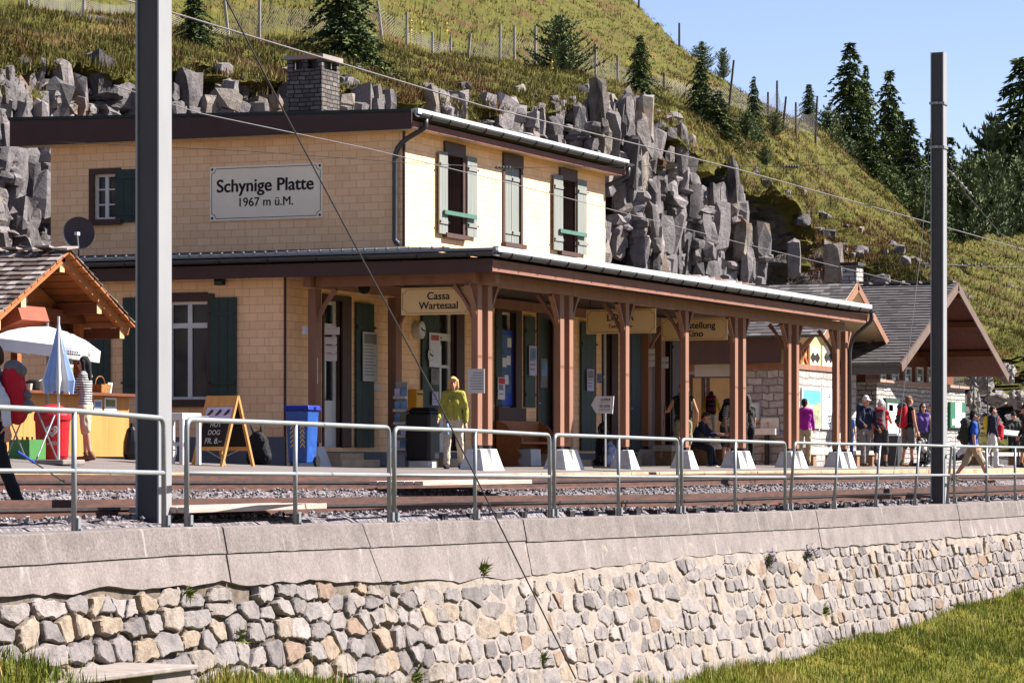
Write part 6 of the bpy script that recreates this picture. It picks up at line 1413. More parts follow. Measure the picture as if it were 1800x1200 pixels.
# ================================================================== conifers, bushes, hill fence
def needle_mat(name, a, b, c):
    m = NT(name); at = m.n('ShaderNodeAttribute', attribute_name='tint'); return m.done(m.ramp(at.outputs['Fac'], [(0, a), (.5, b), (1, c)]), .75, 0, .15)
spruce_m = needle_mat("spruce_needles", srgb(46, 58, 40), srgb(70, 86, 54), srgb(118, 128, 66)); pine_m = needle_mat("pine_needles", srgb(66, 78, 58), srgb(98, 110, 78), srgb(134, 142, 98)); bark = pbr("conifer_bark", srgb(92, 76, 66), .95, .25, 6, .01, 30)
def conifer(kind, seed, dens=1.0):
    """unit tree: height 1, crown radius ~1 (scaled separately); returns verts, tint"""
    r_ = np.random.default_rng(seed); V = []; TT = []
    nw = int((34 if kind == 'spruce' else 19) * dens)
    for wv in range(nw):
        t = (wv + r_.uniform(0, .8)) / nw; zf = .05 + .93 * t; L0 = (1 - t) ** (.72 if kind == 'spruce' else .5) * (1 if kind == 'spruce' else .95) * (.72 + .5 * r_.random()) + .05
        nb = int((7 if kind == 'spruce' else 8) * (1 - .4 * t)) + 1; a0 = r_.uniform(0, 6.28)
        for b in range(nb):
            L = L0 * r_.uniform(.5, 1.25); az = a0 + 6.283 * b / nb + r_.normal(0, .25); d = np.array([math.cos(az), math.sin(az), 0]); side = np.array([-d[1], d[0], 0])
            ns = max(3, int(L * 19)); br = r_.normal(.5, .18)
            for q in range(ns):
                u = (q + r_.uniform(.2, 1)) / ns
                if kind == 'spruce': c = d * L * u + np.array([0, 0, zf * 2.9 + .16 * L * u - .62 * L * u * u])
                else: c = d * L * u + np.array([0, 0, zf * 2.2 + .5 * L * u * u])
                k = 4
                for e in range(k):
                    if kind == 'spruce': dr = d * r_.uniform(.2, 1) + side * r_.normal(0, .75) + np.array([0, 0, r_.uniform(-.75, .12)])
                    else: dr = d * r_.uniform(-.2, .7) + side * r_.normal(0, .6) + np.array([0, 0, r_.uniform(.1, 1.1)])
                    dr /= np.linalg.norm(dr); ln = r_.uniform(.09, .22) * (1.1 - .5 * u); wv_ = np.cross(dr, r_.normal(size=3)); wv_ /= np.linalg.norm(wv_); wv_ *= .028
                    V += [c - wv_, c + wv_, c + dr * ln]; TT += [np.clip(br + .25 * (u - .4) + r_.normal(0, .13), 0, 1)] * 3
    V = np.array(V); V[:, 2] /= (2.9 if kind == 'spruce' else 2.2) * 1.0; V[:, 2] *= 1.0
    return V, np.array(TT)
PROTO = {}
def tree_mesh(kind, k):
    if (kind, k) not in PROTO:
        V, t = conifer(kind, 100 + 7 * k + (50 if kind == 'pine' else 0)); me_o = np_mesh("crown", V, np.arange(len(V)).reshape(-1, 3), spruce_m if kind == 'spruce' else pine_m, attr={'tint': np.stack([t, t, t, np.ones_like(t)], 1)})
        me = me_o.data; bpy.data.objects.remove(me_o)
        mb = MB(); mb.tube([(0, 0, -.05), (.004, 0, .4), (0, .003, .97)], [.045, .028, .004], 8)
        for q in range(12 if kind == 'spruce' else 9): a = q * 2.4; z = .1 + .07 * q; mb.tube([(0, 0, z), (math.cos(a) * .5 * (1 - z), math.sin(a) * .5 * (1 - z), z + .01)], [.012, .004], 5)
        tro = mb.build("trunk", bark); tm = tro.data; bpy.data.objects.remove(tro); PROTO[(kind, k)] = (me, tm)
    return PROTO[(kind, k)]
def hill_z_at(x, y, Y): return atY(x, y, Y)
def tree(x, yb, yt, wpx, Y, kind, k, name, label, group, rz=None, lean=0):
    b, tp = atY(x, yb, Y), atY(x, yt, Y); z_ = b.x * C + b.y * S; h = tp.z - b.z; r_ = wpx * (1.18 if group.startswith('spruces') else 1.3) / 2 / FPX * z_
    T = thing(name, label, "tree" if kind == 'spruce' or wpx < 999 else "bush", b, group); cm, tm = tree_mesh(kind, (k + int(x) // 7) % 5)
    for nm, me in (("trunk", tm), ("crown", cm)):
        o = bpy.data.objects.new(nm, me); col.objects.link(o); o.parent = T; o.scale = (r_, r_, h) if nm == "crown" else (max(r_, h * .25), max(r_, h * .25), h); ORG[o.name] = b
    T.rotation_euler = (0, lean, (x * 1.7) % 6.28 if rz is None else rz)
G1, G2 = "spruces on the slope above the cliff", "trees beyond the grassy shoulder"
tree(342, 118, -22, 96, 41.5, 'spruce', 0, "spruce_tree", "young green spruce above the cliff just right of the tall near mast", G1)
tree(605, 168, -95, 176, 40.5, 'spruce', 1, "spruce_tree", "big dark spruce directly behind the station chimney", G1)
tree(985, 140, 28, 108, 43.5, 'pine', 0, "mountain_pine", "round dark pine bush beside the hill fence above the roof", G1)
tree(1125, 172, 58, 62, 43, 'spruce', 2, "spruce_tree", "small pointed spruce above the far end of the upper roof", G1)
tree(1232, 250, 98, 80, 41.5, 'spruce', 0, "spruce_tree", "slim grey-green spruce, left one of the cluster over the rock buttress", G1)
tree(1262, 272, 158, 100, 40.2, 'spruce', 1, "spruce_tree", "wide low spruce at the rock edge, front one of the cluster", G1)
tree(1325, 250, 132, 44, 42, 'spruce', 2, "spruce_tree", "thin sparse spruce right of the rock edge cluster", G1)
tree(1312, 258, 196, 60, 41, 'pine', 1, "mountain_pine", "low young pine at the foot of the thin sparse spruce", G1)
tree(1234, 126, 74, 44, 62, 'pine', 0, "mountain_pine", "small pine standing on the skyline above the rock edge cluster, left one", G1)
tree(1271, 140, 84, 30, 58, 'pine', 1, "mountain_pine", "smallest slanting pine on the skyline, right one", G1)
tree(1362, 240, 198, 40, 43, 'pine', 1, "mountain_pine", "low pine bush among the leaning fence posts", G1)
tree(1345, 290, 256, 34, 39, 'pine', 0, "mountain_pine", "bright little bush on the turf below the fence posts", G1)
tree(1422, 224, 146, 42, 50, 'spruce', 0, "spruce_tree", "small spruce on the skyline between the last fence posts", G2)
tree(1494, 330, 70, 116, 52, 'spruce', 1, "spruce_tree", "tallest dark spruce on the skyline left of the far mast", G2)
tree(1522, 330, 110, 50, 56, 'spruce', 2, "spruce_tree", "thin half bare spruce right behind the tallest one", G2)
tree(1562, 440, 118, 104, 52, 'spruce', 2, "spruce_tree", "second tall spruce with feathery tip left of the far mast", G2)
tree(1455, 300, 190, 70, 49, 'pine', 1, "mountain_pine", "bushy pine at the foot of the tallest spruce", G2)
tree(1528, 400, 230, 110, 48, 'spruce', 0, "spruce_tree", "broad dark spruce low between the two tall ones", G2)
tree(1598, 440, 205, 110, 50, 'spruce', 1, "spruce_tree", "dark spruce left beside the far mast", G2)
tree(1636, 480, 236, 90, 54, 'spruce', 0, "spruce_tree", "dark spruce directly behind the far mast", G2)
tree(1668, 480, 236, 96, 56, 'spruce', 2, "spruce_tree", "narrow spruce showing right of the far mast", G2)
tree(1700, 470, 280, 96, 50, 'pine', 0, "mountain_pine", "soft grey-green pine right of the far mast, left one", G2)
tree(1742, 470, 270, 100, 50, 'pine', 1, "mountain_pine", "soft grey-green pine in the middle of the right edge group", G2)
tree(1790, 470, 285, 100, 50, 'pine', 0, "mountain_pine", "soft grey-green pine at the right edge", G2)
tree(1745, 460, 205, 130, 60, 'pine', 1, "mountain_pine", "very dark bushy pine behind the grey-green pines", G2)
tree(1800, 470, 88, 190, 58, 'spruce', 1, "spruce_tree", "huge dark spruce with spreading boughs cut by the right edge", G2)
tree(1850, 470, 190, 150, 56, 'pine', 0, "mountain_pine", "dark pine beyond the right edge of the huge spruce", G2)
tree(1612, 420, 300, 90, 49, 'pine', 1, "mountain_pine", "dark pine low behind the grassy shoulder left of the far mast", G2)
tree(1560, 380, 290, 80, 48, 'pine', 0, "mountain_pine", "dark pine low on the grassy shoulder under the second tall spruce", G2)
tree(1655, 500, 330, 80, 48, 'spruce', 2, "spruce_tree", "small green spruce low beside the far mast", G2)
tree(1693, 500, 455, 34, 37, 'spruce', 0, "spruce_tree", "young lone spruce on the grass right of the far mast", G2)
for i, (x, yb, yt, w_, Y, kd_, k) in enumerate([(1478, 330, 215, 90, 54, 'spruce', 2), (1580, 430, 190, 100, 58, 'spruce', 0), (1645, 470, 275, 110, 60, 'pine', 1), (1690, 470, 300, 110, 60, 'pine', 0), (1720, 470, 250, 110, 64, 'spruce', 1), (1770, 470, 225, 120, 64, 'pine', 0), (1545, 400, 265, 100, 56, 'pine', 1), (1505, 360, 250, 90, 50, 'pine', 0), (1620, 470, 330, 110, 56, 'spruce', 1), (1820, 470, 250, 120, 54, 'pine', 1)]):
    tree(x, yb, yt, w_, Y, kd_, k, "spruce_tree" if kd_ == 'spruce' else "mountain_pine", ["spruce filling the gap left of the tallest skyline spruce", "dark spruce between the second tall spruce and the far mast", "pine in the dark belt just right behind the far mast", "low pine in the dark belt behind the soft grey-green pine", "pointed dark spruce rising over the soft grey-green pines", "dark rounded pine left of the huge right edge spruce", "pine in the dark belt under the second tall spruce, right side", "pine in the dark belt under the tallest spruce, right side", "low dark spruce in the belt left of the far mast", "dark pine low under the huge right edge spruce"][i], G2)
# hill fence with netting
wood_g = pbr("weathered_fence_post", srgb(150, 142, 136), .9, .2, 4, stretch=(4, 4, .5)); wood_d = pbr("dark_fence_post", srgb(84, 76, 72), .9, .2, 4, stretch=(4, 4, .5))
FN = thing("hill_fence", "wire netting fence on uneven wooden posts along the grassy slope above the cliff", "fence", atY(825, 115, 44.8))
fpts = [(49, 14, -30, .02), (147, 22, -6, 0), (240, 30, -4, 0), (403, 76, 0, .06), (456, 54, -14, 0), (670, 55, 2, .05), (715, 72, 21, 0), (760, 90, 57, 0), (792, 100, 66, 0), (822, 119, 59, -.04), (879, 107, 43, 0), (904, 100, 44, 0), (941, 110, 45, 0), (1047, 134, 79, 0), (1086, 147, 98, 0), (1167, 170, 128, 0), (1282, 186, 106, -.08), (1350, 205, 162, 0), (1366, 190, 142, 0), (1377, 222, 170, -.05), (1399, 229, 180, 0), (1434, 236, 169, -.03)]
bs, ts = [], []
for k, (x, yb, yt, ln) in enumerate(fpts):
    Yf_ = 44.8 if x < 1200 else 44.0; b, tp = atY(x, yb, Yf_), atY(x, yt, Yf_); tp += Vector((-ln * 4 * S, ln * 4 * C, 0)) * .6; bs.append(b); ts.append(tp)
    mb = MB(); dn_ = (tp - b).normalized(); mb.tube([b - dn_ * .5, b + (tp - b) * .5 + Vector((.01, .01, 0)), tp], [.055, .05, .046], 7); mb.build("post", wood_g if x < 1150 else wood_d, FN)
mb = MB()
def strip(a, b, r_=.0035): 
    d = (b - a); n_ = d.cross(Vector((C, S, 0))).normalized() * r_; mb.add([a - n_, a + n_, b + n_, b - n_], [(0, 1, 2, 3)])
for k in range(len(bs) - 1):
    L = (bs[k + 1] - bs[k]).length; n = max(3, int(L / .16)); hh_ = min((ts[k] - bs[k]).length, (ts[k + 1] - bs[k + 1]).length) * .85
    def q(t, h): e = bs[k] + (bs[k + 1] - bs[k]) * t; e.z += h * hh_ * (1 - .25 * math.sin(math.pi * t)) ; return e
    for i in range(n):
        for j in range(6):
            strip(q(i / n, j / 6), q((i + 1) / n, (j + 1) / 6)); strip(q(i / n, (j + 1) / 6), q((i + 1) / n, j / 6))
mb.build("netting", wire_l, FN)
for (x, y0, y1, Y, lab) in ((1123, 22, -12, 66, "dark pole on the skyline at the top edge"), (1194, 78, 41, 62, "lone dark pole standing on the skyline")):
    b, tp = atY(x, y0 + 6, Y), atY(x, y1, Y); mb = MB(); mb.tube([b, tp], [.07, .06], 7); T = thing("wooden_pole", lab, "pole", b, "poles on the skyline"); mb.build("shaft", wood_d, T); mb = MB(); mb.tube([tp, tp + Vector((0, 0, .03))], [.065, .04], 7); mb.build("cap", wood_g, T)
# tall yellow flower stalks on the slope
gent = pbr("yellow_flower_stalk", srgb(190, 170, 74), .8, .2, 6)
for i, (x, yb, yt, Y) in enumerate([(722, 72, 32, 44.6), (741, 74, 34, 44.6), (970, 148, 104, 42.5), (785, 68, 38, 45.5)]):
    b, tp = atY(x, yb, Y), atY(x, yt, Y); mb = MB(); mb.tube([b - Vector((0, 0, .2)), tp], .012, 5)
    for k in range(14):
        c = b + (tp - b) * (.35 + .6 * (k // 2) / 7); a = k * 1.9; mb.add([c, c + Vector((math.cos(a) * .09, math.sin(a) * .09, .02)), c + Vector((math.cos(a + .7) * .07, math.sin(a + .7) * .07, .07))], [(0, 1, 2)])
    tag(mb.build("flower_stalk", gent), ["tall yellow flower stalk by the hill fence, left of two close ones", "tall yellow flower stalk by the hill fence, right of two close ones", "single yellow flower stalk below the round pine bush", "short yellow stalk in the turf behind the hill fence"][i], "wildflower", "tall yellow flower stalks")
# boulders at the right
bould = M("boulder_rock", srgb(146, 138, 132), .95, .3, 2.5, .05, 7, dirt=srgb(108, 96, 78))
for i, (x, y, rx, rz_, Y) in enumerate([(1722, 672, 34, 26, 26.2), (1752, 700, 30, 17, 25.8), (1790, 702, 26, 20, 25.6), (1712, 705, 18, 26, 25.9), (1770, 655, 26, 20, 27), (1735, 735, 22, 14, 25.4)]):
    c = atY(x, y, Y); z_ = c.x * C + c.y * S; a, b_ = rx / FPX * z_, rz_ / FPX * z_
    bm = bmesh.new(); bmesh.ops.create_icosphere(bm, subdivisions=4, radius=1)
    for v in bm.verts:
        p = v.co.copy(); d, pts = noise.voronoi(p * 1.6 + Vector((i * 5, 0, 0)), distance_metric='MANHATTAN'); v.co = p * (.82 + .28 * noise.cell(pts[0] * 9) + .12 * noise.noise(p * 3)); v.co.x *= a; v.co.y *= a * .7; v.co.z *= b_; v.co += c
    mb = MB(); mb.v = [tuple(v.co) for v in bm.verts]; mb.f = [tuple(v.index for v in f.verts) for f in bm.faces]; mb.mi = [0] * len(mb.f); bm.free()
    tag(mb.build("boulder", bould), ["large pale boulder beside the right end of the stone house", "long flat boulder in the middle of the right bank", "boulder at the right edge of the bank", "upright narrow boulder touching the stone house corner", "pale boulder highest on the right bank", "lowest small boulder on the right bank"][i], "boulder", "boulders on the right bank")
# ================================================================== people
def cap_mesh(mb, p0, p1, r0, r1, flat=None, n=10):
    """closed tapered capsule; flat = (axis vector, factor) squashes the cross-section along an axis"""
    p0, p1 = Vector(p0), Vector(p1); d = p1 - p0; L = d.length
    d = d.normalized() if L > 1e-6 else Vector((0, 0, 1)); e1 = d.cross(Vector((0.13, 0.97, 0.21))); e1.normalize(); e2 = d.cross(e1)
    prof = [(-1, .0)] + [(-math.cos(a), math.sin(a)) for a in (R(35), R(65))] ; rows = []
    for (c_, s_) in [(-.98, .2), (-.75, .66), (-.35, .94), (0, 1)]: rows.append((p0 + d * (c_ * r0), r0 * s_))
    for (c_, s_) in [(0, 1), (.35, .94), (.75, .66), (.98, .2)]: rows.append((p1 + d * (c_ * r1), r1 * s_))
    v = []
    for c, r_ in rows:
        for k in range(n):
            o = (e1 * math.cos(2 * math.pi * k / n) + e2 * math.sin(2 * math.pi * k / n)) * r_
            if flat is not None: o = o - flat[0] * o.dot(flat[0]) * (1 - flat[1])
            v.append(c + o)
    f = [(i * n + k, i * n + (k + 1) % n, (i + 1) * n + (k + 1) % n, (i + 1) * n + k) for i in range(7) for k in range(n)] + [tuple(range(n - 1, -1, -1)), tuple(7 * n + k for k in range(n))]
    mb.add(v, f)
def remesh(prims, name, vox, mat, parent, smooth=4, fold=0.0, seed=0):
    mb = MB()
    for p in prims: cap_mesh(mb, *p)
    o = mb.build(name, mat, parent); m = o.modifiers.new("r", 'REMESH'); m.mode = 'VOXEL'; m.voxel_size = vox; s_ = o.modifiers.new("s", 'SMOOTH'); s_.iterations = smooth; s_.factor = .5
    bpy.context.view_layer.update(); me = bpy.data.meshes.new_from_object(o.evaluated_get(bpy.context.evaluated_depsgraph_get())); old = o.data; o.modifiers.clear(); o.data = me; bpy.data.meshes.remove(old)
    n = len(me.vertices)
    if fold and n:
        co = np.empty(n * 3, np.float32); me.vertices.foreach_get('co', co); no = np.empty(n * 3, np.float32); me.vertices.foreach_get('normal', no); co = co.reshape(-1, 3); no = no.reshape(-1, 3)
        dsp = np.array([noise.noise(Vector((c[0] * 13 + seed, c[1] * 13, c[2] * 7))) + .6 * noise.noise(Vector((c[0] * 26, c[1] * 26 + seed, c[2] * 16))) for c in co], np.float32); co += no * (dsp * fold)[:, None]; me.vertices.foreach_set('co', co.ravel())
    me.shade_smooth(); return o
SKIN = pbr("tanned_skin", srgb(206, 150, 122), .55, .06, 12, spec=.35)
def cl(name, rgb, var=.12, rough=.85): return MAT[name] if name in MAT else pbr(name, srgb(*rgb), rough, var, 7)
def striped(name, a, b, freq):
    m = NT(name); wv = m.n('ShaderNodeTexWave'); wv.bands_direction = 'Z'; wv.inputs['Scale'].default_value = freq; wv.inputs['Distortion'].default_value = .6; m.l(m.coord(), wv.inputs[0]); MAT[name] = m.done(m.ramp(wv.outputs['Fac'], [(.45, a), (.55, b)]), .85, 0, .2); return MAT[name]
UPV = Vector((0, 0, 1))
def person(label, x, Y, face, H, top=None, bottom=None, shoes=None, hair=None, hat=None, pack=None, lean=0, legs=((12, 8), (-14, 6)), arms=((10, 12, 20), (-6, 12, 15)), head=(0, 0), seat=None, sex='m', vox=.013, glasses=False, z=None, beltpack=None, yoff=0.0):
    """face: 0 towards the camera, 90 to picture right, 180 away, 270 to picture left. legs/arms: (right, left) angles in degrees"""
    p = gp(x, Y)
    if z is not None: p.z = z
    fa = R(face); fw = Vector((-C * math.cos(fa) + S * math.sin(fa), -S * math.cos(fa) - C * math.sin(fa), 0)); rt = Vector((fw.y, -fw.x, 0)); k = H / 1.75
    T = thing("person", label, "person", p, "people on the platform")
    hipz = (.93 if seat is None else 0) * k; prim = {q: [] for q in ('skin', 'top', 'sleeve', 'bottom', 'shoes')}
    HIP = Vector((0, 0, hipz))
    def Wd(v): return rt * v.x + fw * v.y + UPV * v.z
    def leg(side, a, kn):
        h = HIP + Vector((.095 * side * k, 0, 0)); d1 = Vector((.02 * side, math.sin(R(a)), -math.cos(R(a)))); kn_ = h + d1 * .43 * k; d2 = Vector((0, math.sin(R(a - kn)), -math.cos(R(a - kn)))); an = kn_ + d2 * .40 * k
        ft = Vector((0.03 * side, math.cos(R((a - kn) * .6)), math.sin(R((a - kn) * .6)) * .8)); toe = an + Vector((0, 0, -.055 * k)) + ft * .16 * k; heel = an + Vector((0, 0, -.05 * k)) - ft * .05 * k
        return h, kn_, an, heel, toe
    L = [leg(1, *legs[0]), leg(-1, *legs[1])]
    if seat is None:
        low = min(min(q[3].z, q[4].z) for q in L) - .035 * k; off = -low
    else: off = seat + .10 * k
    O = Vector((0, 0, off)); L = [[q + O for q in l] for l in L]; hip = HIP + O
    ln = R(lean); up = Vector((0, math.sin(ln), math.cos(ln))); fo = Vector((0, math.cos(ln), -math.sin(ln))); X_ = Vector((1, 0, 0))
    wf = .92 if sex == 'f' else 1.0
    waist = hip + up * .16 * k; chest = hip + up * .36 * k; sh = hip + up * .50 * k; neck = hip + up * .565 * k
    yaw, pit = R(head[0]), R(head[1]); hc = neck + up * .13 * k + fo * .03 * k * (1 + math.sin(pit) * 2)
    hf = (fo * math.cos(yaw) + X_ * math.sin(yaw)); hf = (hf * math.cos(pit) - up * math.sin(pit)).normalized(); hr = hf.cross(up).normalized(); hu = hr.cross(hf)
    A = []
    for side, (a, out, el) in ((1, arms[0]), (-1, arms[1])):
        s0 = sh + X_ * side * .175 * k * wf - up * .01 * k; d1 = Vector((side * math.sin(R(out)), math.sin(R(a)) * math.cos(R(out)), -math.cos(R(a)) * math.cos(R(out)))); e = s0 + d1 * .30 * k
        d2 = Vector((side * math.sin(R(out * .3)), math.sin(R(a + el)) * math.cos(R(out * .3)), -math.cos(R(a + el)) * math.cos(R(out * .3)))); wr = e + d2 * .25 * k; A.append((s0, e, wr, d2, side))
    def tors(add, lo=0.0):
        t = []
        fl = (Wd(fo), .62)
        for sx in (-1, 1):
            t.append((hip + X_ * sx * .075 * k + up * (.0 + lo) * k, waist + X_ * sx * .06 * k * wf, .105 * k + add, .092 * k + add, (Wd(fo), .80)))
            t.append((waist + X_ * sx * .06 * k * wf, chest + X_ * sx * .085 * k * wf, .092 * k + add, .102 * k + add, (Wd(fo), .82)))
            t.append((chest + X_ * sx * .085 * k * wf, sh + X_ * sx * .11 * k * wf - up * .035 * k, .102 * k + add, .068 * k + add, (Wd(fo), .85)))
            t.append((sh + X_ * sx * .02 * k + up * .02 * k, sh + X_ * sx * .165 * k * wf - up * .012 * k, .055 * k + add, .05 * k + add, None))
        if sex == 'f':
            for sx in (-1, 1): t.append((chest - up * .01 * k - fo * .008 * k + X_ * sx * .065 * k + fo * .048 * k, chest + X_ * sx * .06 * k + fo * .050 * k - up * .04 * k, .062 * k + add, .062 * k + add, None))
        return t
    Pk = prim['skin']; Pk += tors(-.004)
    Pk.append((neck - up * .05 * k, hc - up * .04 * k, .056 * k, .05 * k, None))
    Pk.append((hc - hu * .02 * k - hf * .012 * k, hc + hu * .035 * k - hf * .012 * k, .088 * k, .086 * k, (Wd(hr), .86)))          # skull
    Pk.append((hc - hu * .055 * k + hf * .030 * k, hc - hu * .09 * k + hf * .045 * k, .060 * k, .036 * k, (Wd(hr), .9)))             # jaw
    Pk.append((hc + hu * .005 * k + hf * .082 * k, hc - hu * .028 * k + hf * .100 * k, .011 * k, .016 * k, None))                    # nose
    for sx in (-1, 1): Pk.append((hc + hr * sx * .080 * k - hu * .015 * k, hc + hr * sx * .084 * k + hu * .012 * k - hf * .01 * k, .016 * k, .018 * k, (Wd(hr), .6)))   # ears
    Pk.append((hc - hu * .066 * k + hf * .083 * k + hr * .018 * k, hc - hu * .066 * k + hf * .083 * k - hr * .018 * k, .010 * k, .010 * k, None))   # lips
    for (s0, e, wr, d2, side) in A:
        Pk.append((s0, e, .050 * k, .040 * k, None)); Pk.append((e, wr, .041 * k, .027 * k, None))
        hd = d2.normalized(); sdv = X_ * side; pn = hd.cross(Vector((0, 1, 0.3))).normalized(); wv = hd.cross(pn).normalized()
        pe = wr + hd * .085 * k; Pk.append((wr + hd * .02 * k, pe, .030 * k, .036 * k, (Wd(pn), .55)))
        for q, (o_, l_) in enumerate(((-.030, .070), (-.010, .080), (.010, .076), (.030, .060))):
            b = pe + wv * o_ * k; m_ = b + (hd * .55 + Vector((0, .06, 0)) - pn * side * .0) * l_ * k; t_ = m_ + (hd * .8 + Vector((-side * .25, .35, 0))).normalized() * l_ * .5 * k; Pk.append((b, m_, .0105 * k, .0095 * k, None)); Pk.append((m_, t_, .0095 * k, .008 * k, None))
        tb = wr + hd * .03 * k + Vector((0, .035 * k, 0)); Pk.append((tb, tb + (hd * .6 + Vector((-side * .2, .6, 0))).normalized() * .06 * k, .013 * k, .010 * k, None))
    for (h, kn_, an, heel, toe) in L:
        Pk.append((h, kn_, .082 * k, .055 * k, None)); Pk.append((kn_, an, .054 * k, .036 * k, None)); Pk.append((kn_ + (an - kn_) * .1 - fo * .015 * k, kn_ + (an - kn_) * .5 - fo * .012 * k, .048 * k, .038 * k, None)); Pk.append((heel, toe, .034 * k, .030 * k, None))
    tr = lambda P_: [(p + Wd(q[0]), p + Wd(q[1]), q[2], q[3], q[4]) for q in P_]
    remesh(tr(Pk), "body", min(vox, .0115), SKIN, T, 3)
    # top
    if top:
        kind, mt = top; ad = .014 * k; t = tors(ad, .02 if kind != 'dress' else 0)
        if kind in ('long', 'short', 'jacket'):
            if kind == 'jacket': ad += .012
            for (s0, e, wr, d2, side) in A:
                t.append((s0, e if kind != 'short' else s0 + (e - s0) * .62, .062 * k + ad * .4, (.050 if kind != 'short' else .062) * k + ad * .3, None))
                if kind != 'short': t.append((e, e + (wr - e) * .93, .050 * k + ad * .3, .036 * k + ad * .3, None))
            t.append((neck - up * .045 * k, neck - up * .005 * k, .062 * k + .004, .056 * k, None))
        remesh(tr(t), {'long': 'sweater', 'jacket': 'jacket', 'short': 'shirt', 'tank': 'tank_top'}[kind], vox, mt, T, 3, .011, x)
    if bottom:
        kind, mt = bottom; t = []
        for sx in (-1, 1): t.append((hip + X_ * sx * .07 * k - up * .03 * k, hip + X_ * sx * .07 * k + up * .09 * k, .112 * k, .098 * k, (Wd(fo), .86)))
        for (h, kn_, an, heel, toe) in L:
            if kind == 'trousers': t += [(h, kn_, .098 * k, .074 * k, None), (kn_, kn_ + (an - kn_) * .97, .073 * k, .060 * k, None)]
            elif kind == 'shorts': t += [(h, kn_ - (kn_ - h) * .04, .100 * k, .088 * k, None)]
            else: t += [(h, kn_ + (an - kn_) * .3, .105 * k, .075 * k, None)]
        remesh(tr(t), {'trousers': 'trousers', 'shorts': 'shorts', 'capri': 'trousers'}[kind], vox, mt, T, 3, .012, x + 3)
    if shoes:
        for (h, kn_, an, heel, toe) in L:
            t = [(heel, toe, .046 * k, .040 * k, None), (heel + Vector((0, .02, .03 * k)), an + (kn_ - an) * .10, .046 * k, .046 * k, None)]; remesh(tr(t), "shoe", vox, shoes, T, 3)
    # hair, hat, face
    if hair:
        kind, mt = hair; t = [(hc + hu * .012 * k - hf * .032 * k, hc + hu * .046 * k - hf * .02 * k, .090 * k, .089 * k, (Wd(hr), .92)), (hc - hu * .03 * k - hf * .055 * k, hc + hu * .03 * k - hf * .04 * k, .066 * k, .078 * k, None)]
        if kind == 'bob':
            for sx in (-1, 1): t += [(hc + hr * sx * .066 * k + hu * .04 * k - hf * .01 * k, hc + hr * sx * .078 * k - hu * .085 * k - hf * .015 * k, .042 * k, .034 * k, None)]
            t += [(hc - hf * .06 * k + hu * .02 * k, hc - hf * .062 * k - hu * .10 * k, .07 * k, .05 * k, None), (hc + hu * .085 * k + hf * .045 * k + hr * .03 * k, hc + hu * .07 * k + hf * .055 * k - hr * .05 * k, .028 * k, .024 * k, None)]
        if kind == 'long':
            t += [(hc - hf * .06 * k, hc - hf * .085 * k - hu * .24 * k, .075 * k, .05 * k, None)]
            for sx in (-1, 1): t += [(hc + hr * sx * .068 * k + hu * .03 * k - hf * .015 * k, hc + hr * sx * .075 * k - hu * .16 * k - hf * .03 * k, .038 * k, .034 * k, None)]
        if kind == 'bun': t += [(hc - hf * .12 * k + hu * .03 * k, hc - hf * .13 * k + hu * .03 * k, .04 * k, .04 * k, None)]
        remesh(tr(t), "hair", min(vox, .011), mt, T, 2, .006, x)
    if hat:
        t = [(hc + hu * .045 * k - hf * .015 * k, hc + hu * .065 * k - hf * .012 * k, .096 * k, .088 * k, (Wd(hr), .92)), (hc + hu * .045 * k + hf * .06 * k, hc + hu * .036 * k + hf * .135 * k, .052 * k, .046 * k, (Wd(hu), .22))]; remesh(tr(t), "cap", min(vox, .011), hat, T, 2)
    for sx in (-1, 1):
        c = p + Wd(hc + hr * sx * .031 * k + hu * .008 * k + hf * .080 * k); mb = MB(); cap_mesh(mb, c, c + Vector((0, 0, .001)), .0095 * k, .0095 * k); mb.build("eye", black, T, smooth=True)
    if glasses:
        mb = MB()
        for sx in (-1, 1): cap_mesh(mb, p + Wd(hc + hr * sx * .022 * k + hu * .008 * k + hf * .090 * k), p + Wd(hc + hr * sx * .045 * k + hu * .010 * k + hf * .082 * k), .019 * k, .017 * k)
        cap_mesh(mb, p + Wd(hc + hr * .03 * k + hu * .012 * k + hf * .092 * k), p + Wd(hc - hr * .03 * k + hu * .012 * k + hf * .092 * k), .006 * k, .006 * k)
        mb.build("sunglasses", black, T, smooth=True)
    if pack:
        lab, m1, m2, sz = pack; B = thing("backpack", lab, "backpack", p + Wd(chest - fo * .2 * k), "hikers' backpacks"); b0 = hip + up * .12 * k - fo * (.20 * k); b1 = sh + up * .02 * k - fo * .185 * k; t = []
        for sx in (-1, 1): t += [(b0 + X_ * sx * .075 * sz, b1 + X_ * sx * .065 * sz, .098 * sz, .088 * sz, None), (b0 + up * .06 - fo * .05 + X_ * sx * .06 * sz, b1 - up * .06 - fo * .03 + X_ * sx * .05 * sz, .085 * sz, .07 * sz, None)]
        remesh(tr(t), "bag", vox, m1, B, 4, .006, x)
        t = [(b0 + up * .07 - fo * .115 * sz - X_ * .05, b0 + up * .07 - fo * .115 * sz + X_ * .05, .065 * sz, .065 * sz, None), (b0 + up * .19 - fo * .115 * sz - X_ * .04, b0 + up * .19 - fo * .115 * sz + X_ * .04, .04 * sz, .04 * sz, None)]; remesh(tr(t), "pocket", vox, m2, B, 3)
        t = [(b1 + up * .06 - X_ * .07, b1 + up * .06 + X_ * .07, .075 * sz, .075 * sz, None), (b1 + up * .03 - fo * .06 - X_ * .06, b1 + up * .03 - fo * .06 + X_ * .06, .06 * sz, .06 * sz, None)]; remesh(tr(t), "lid", vox, m2, B, 3)
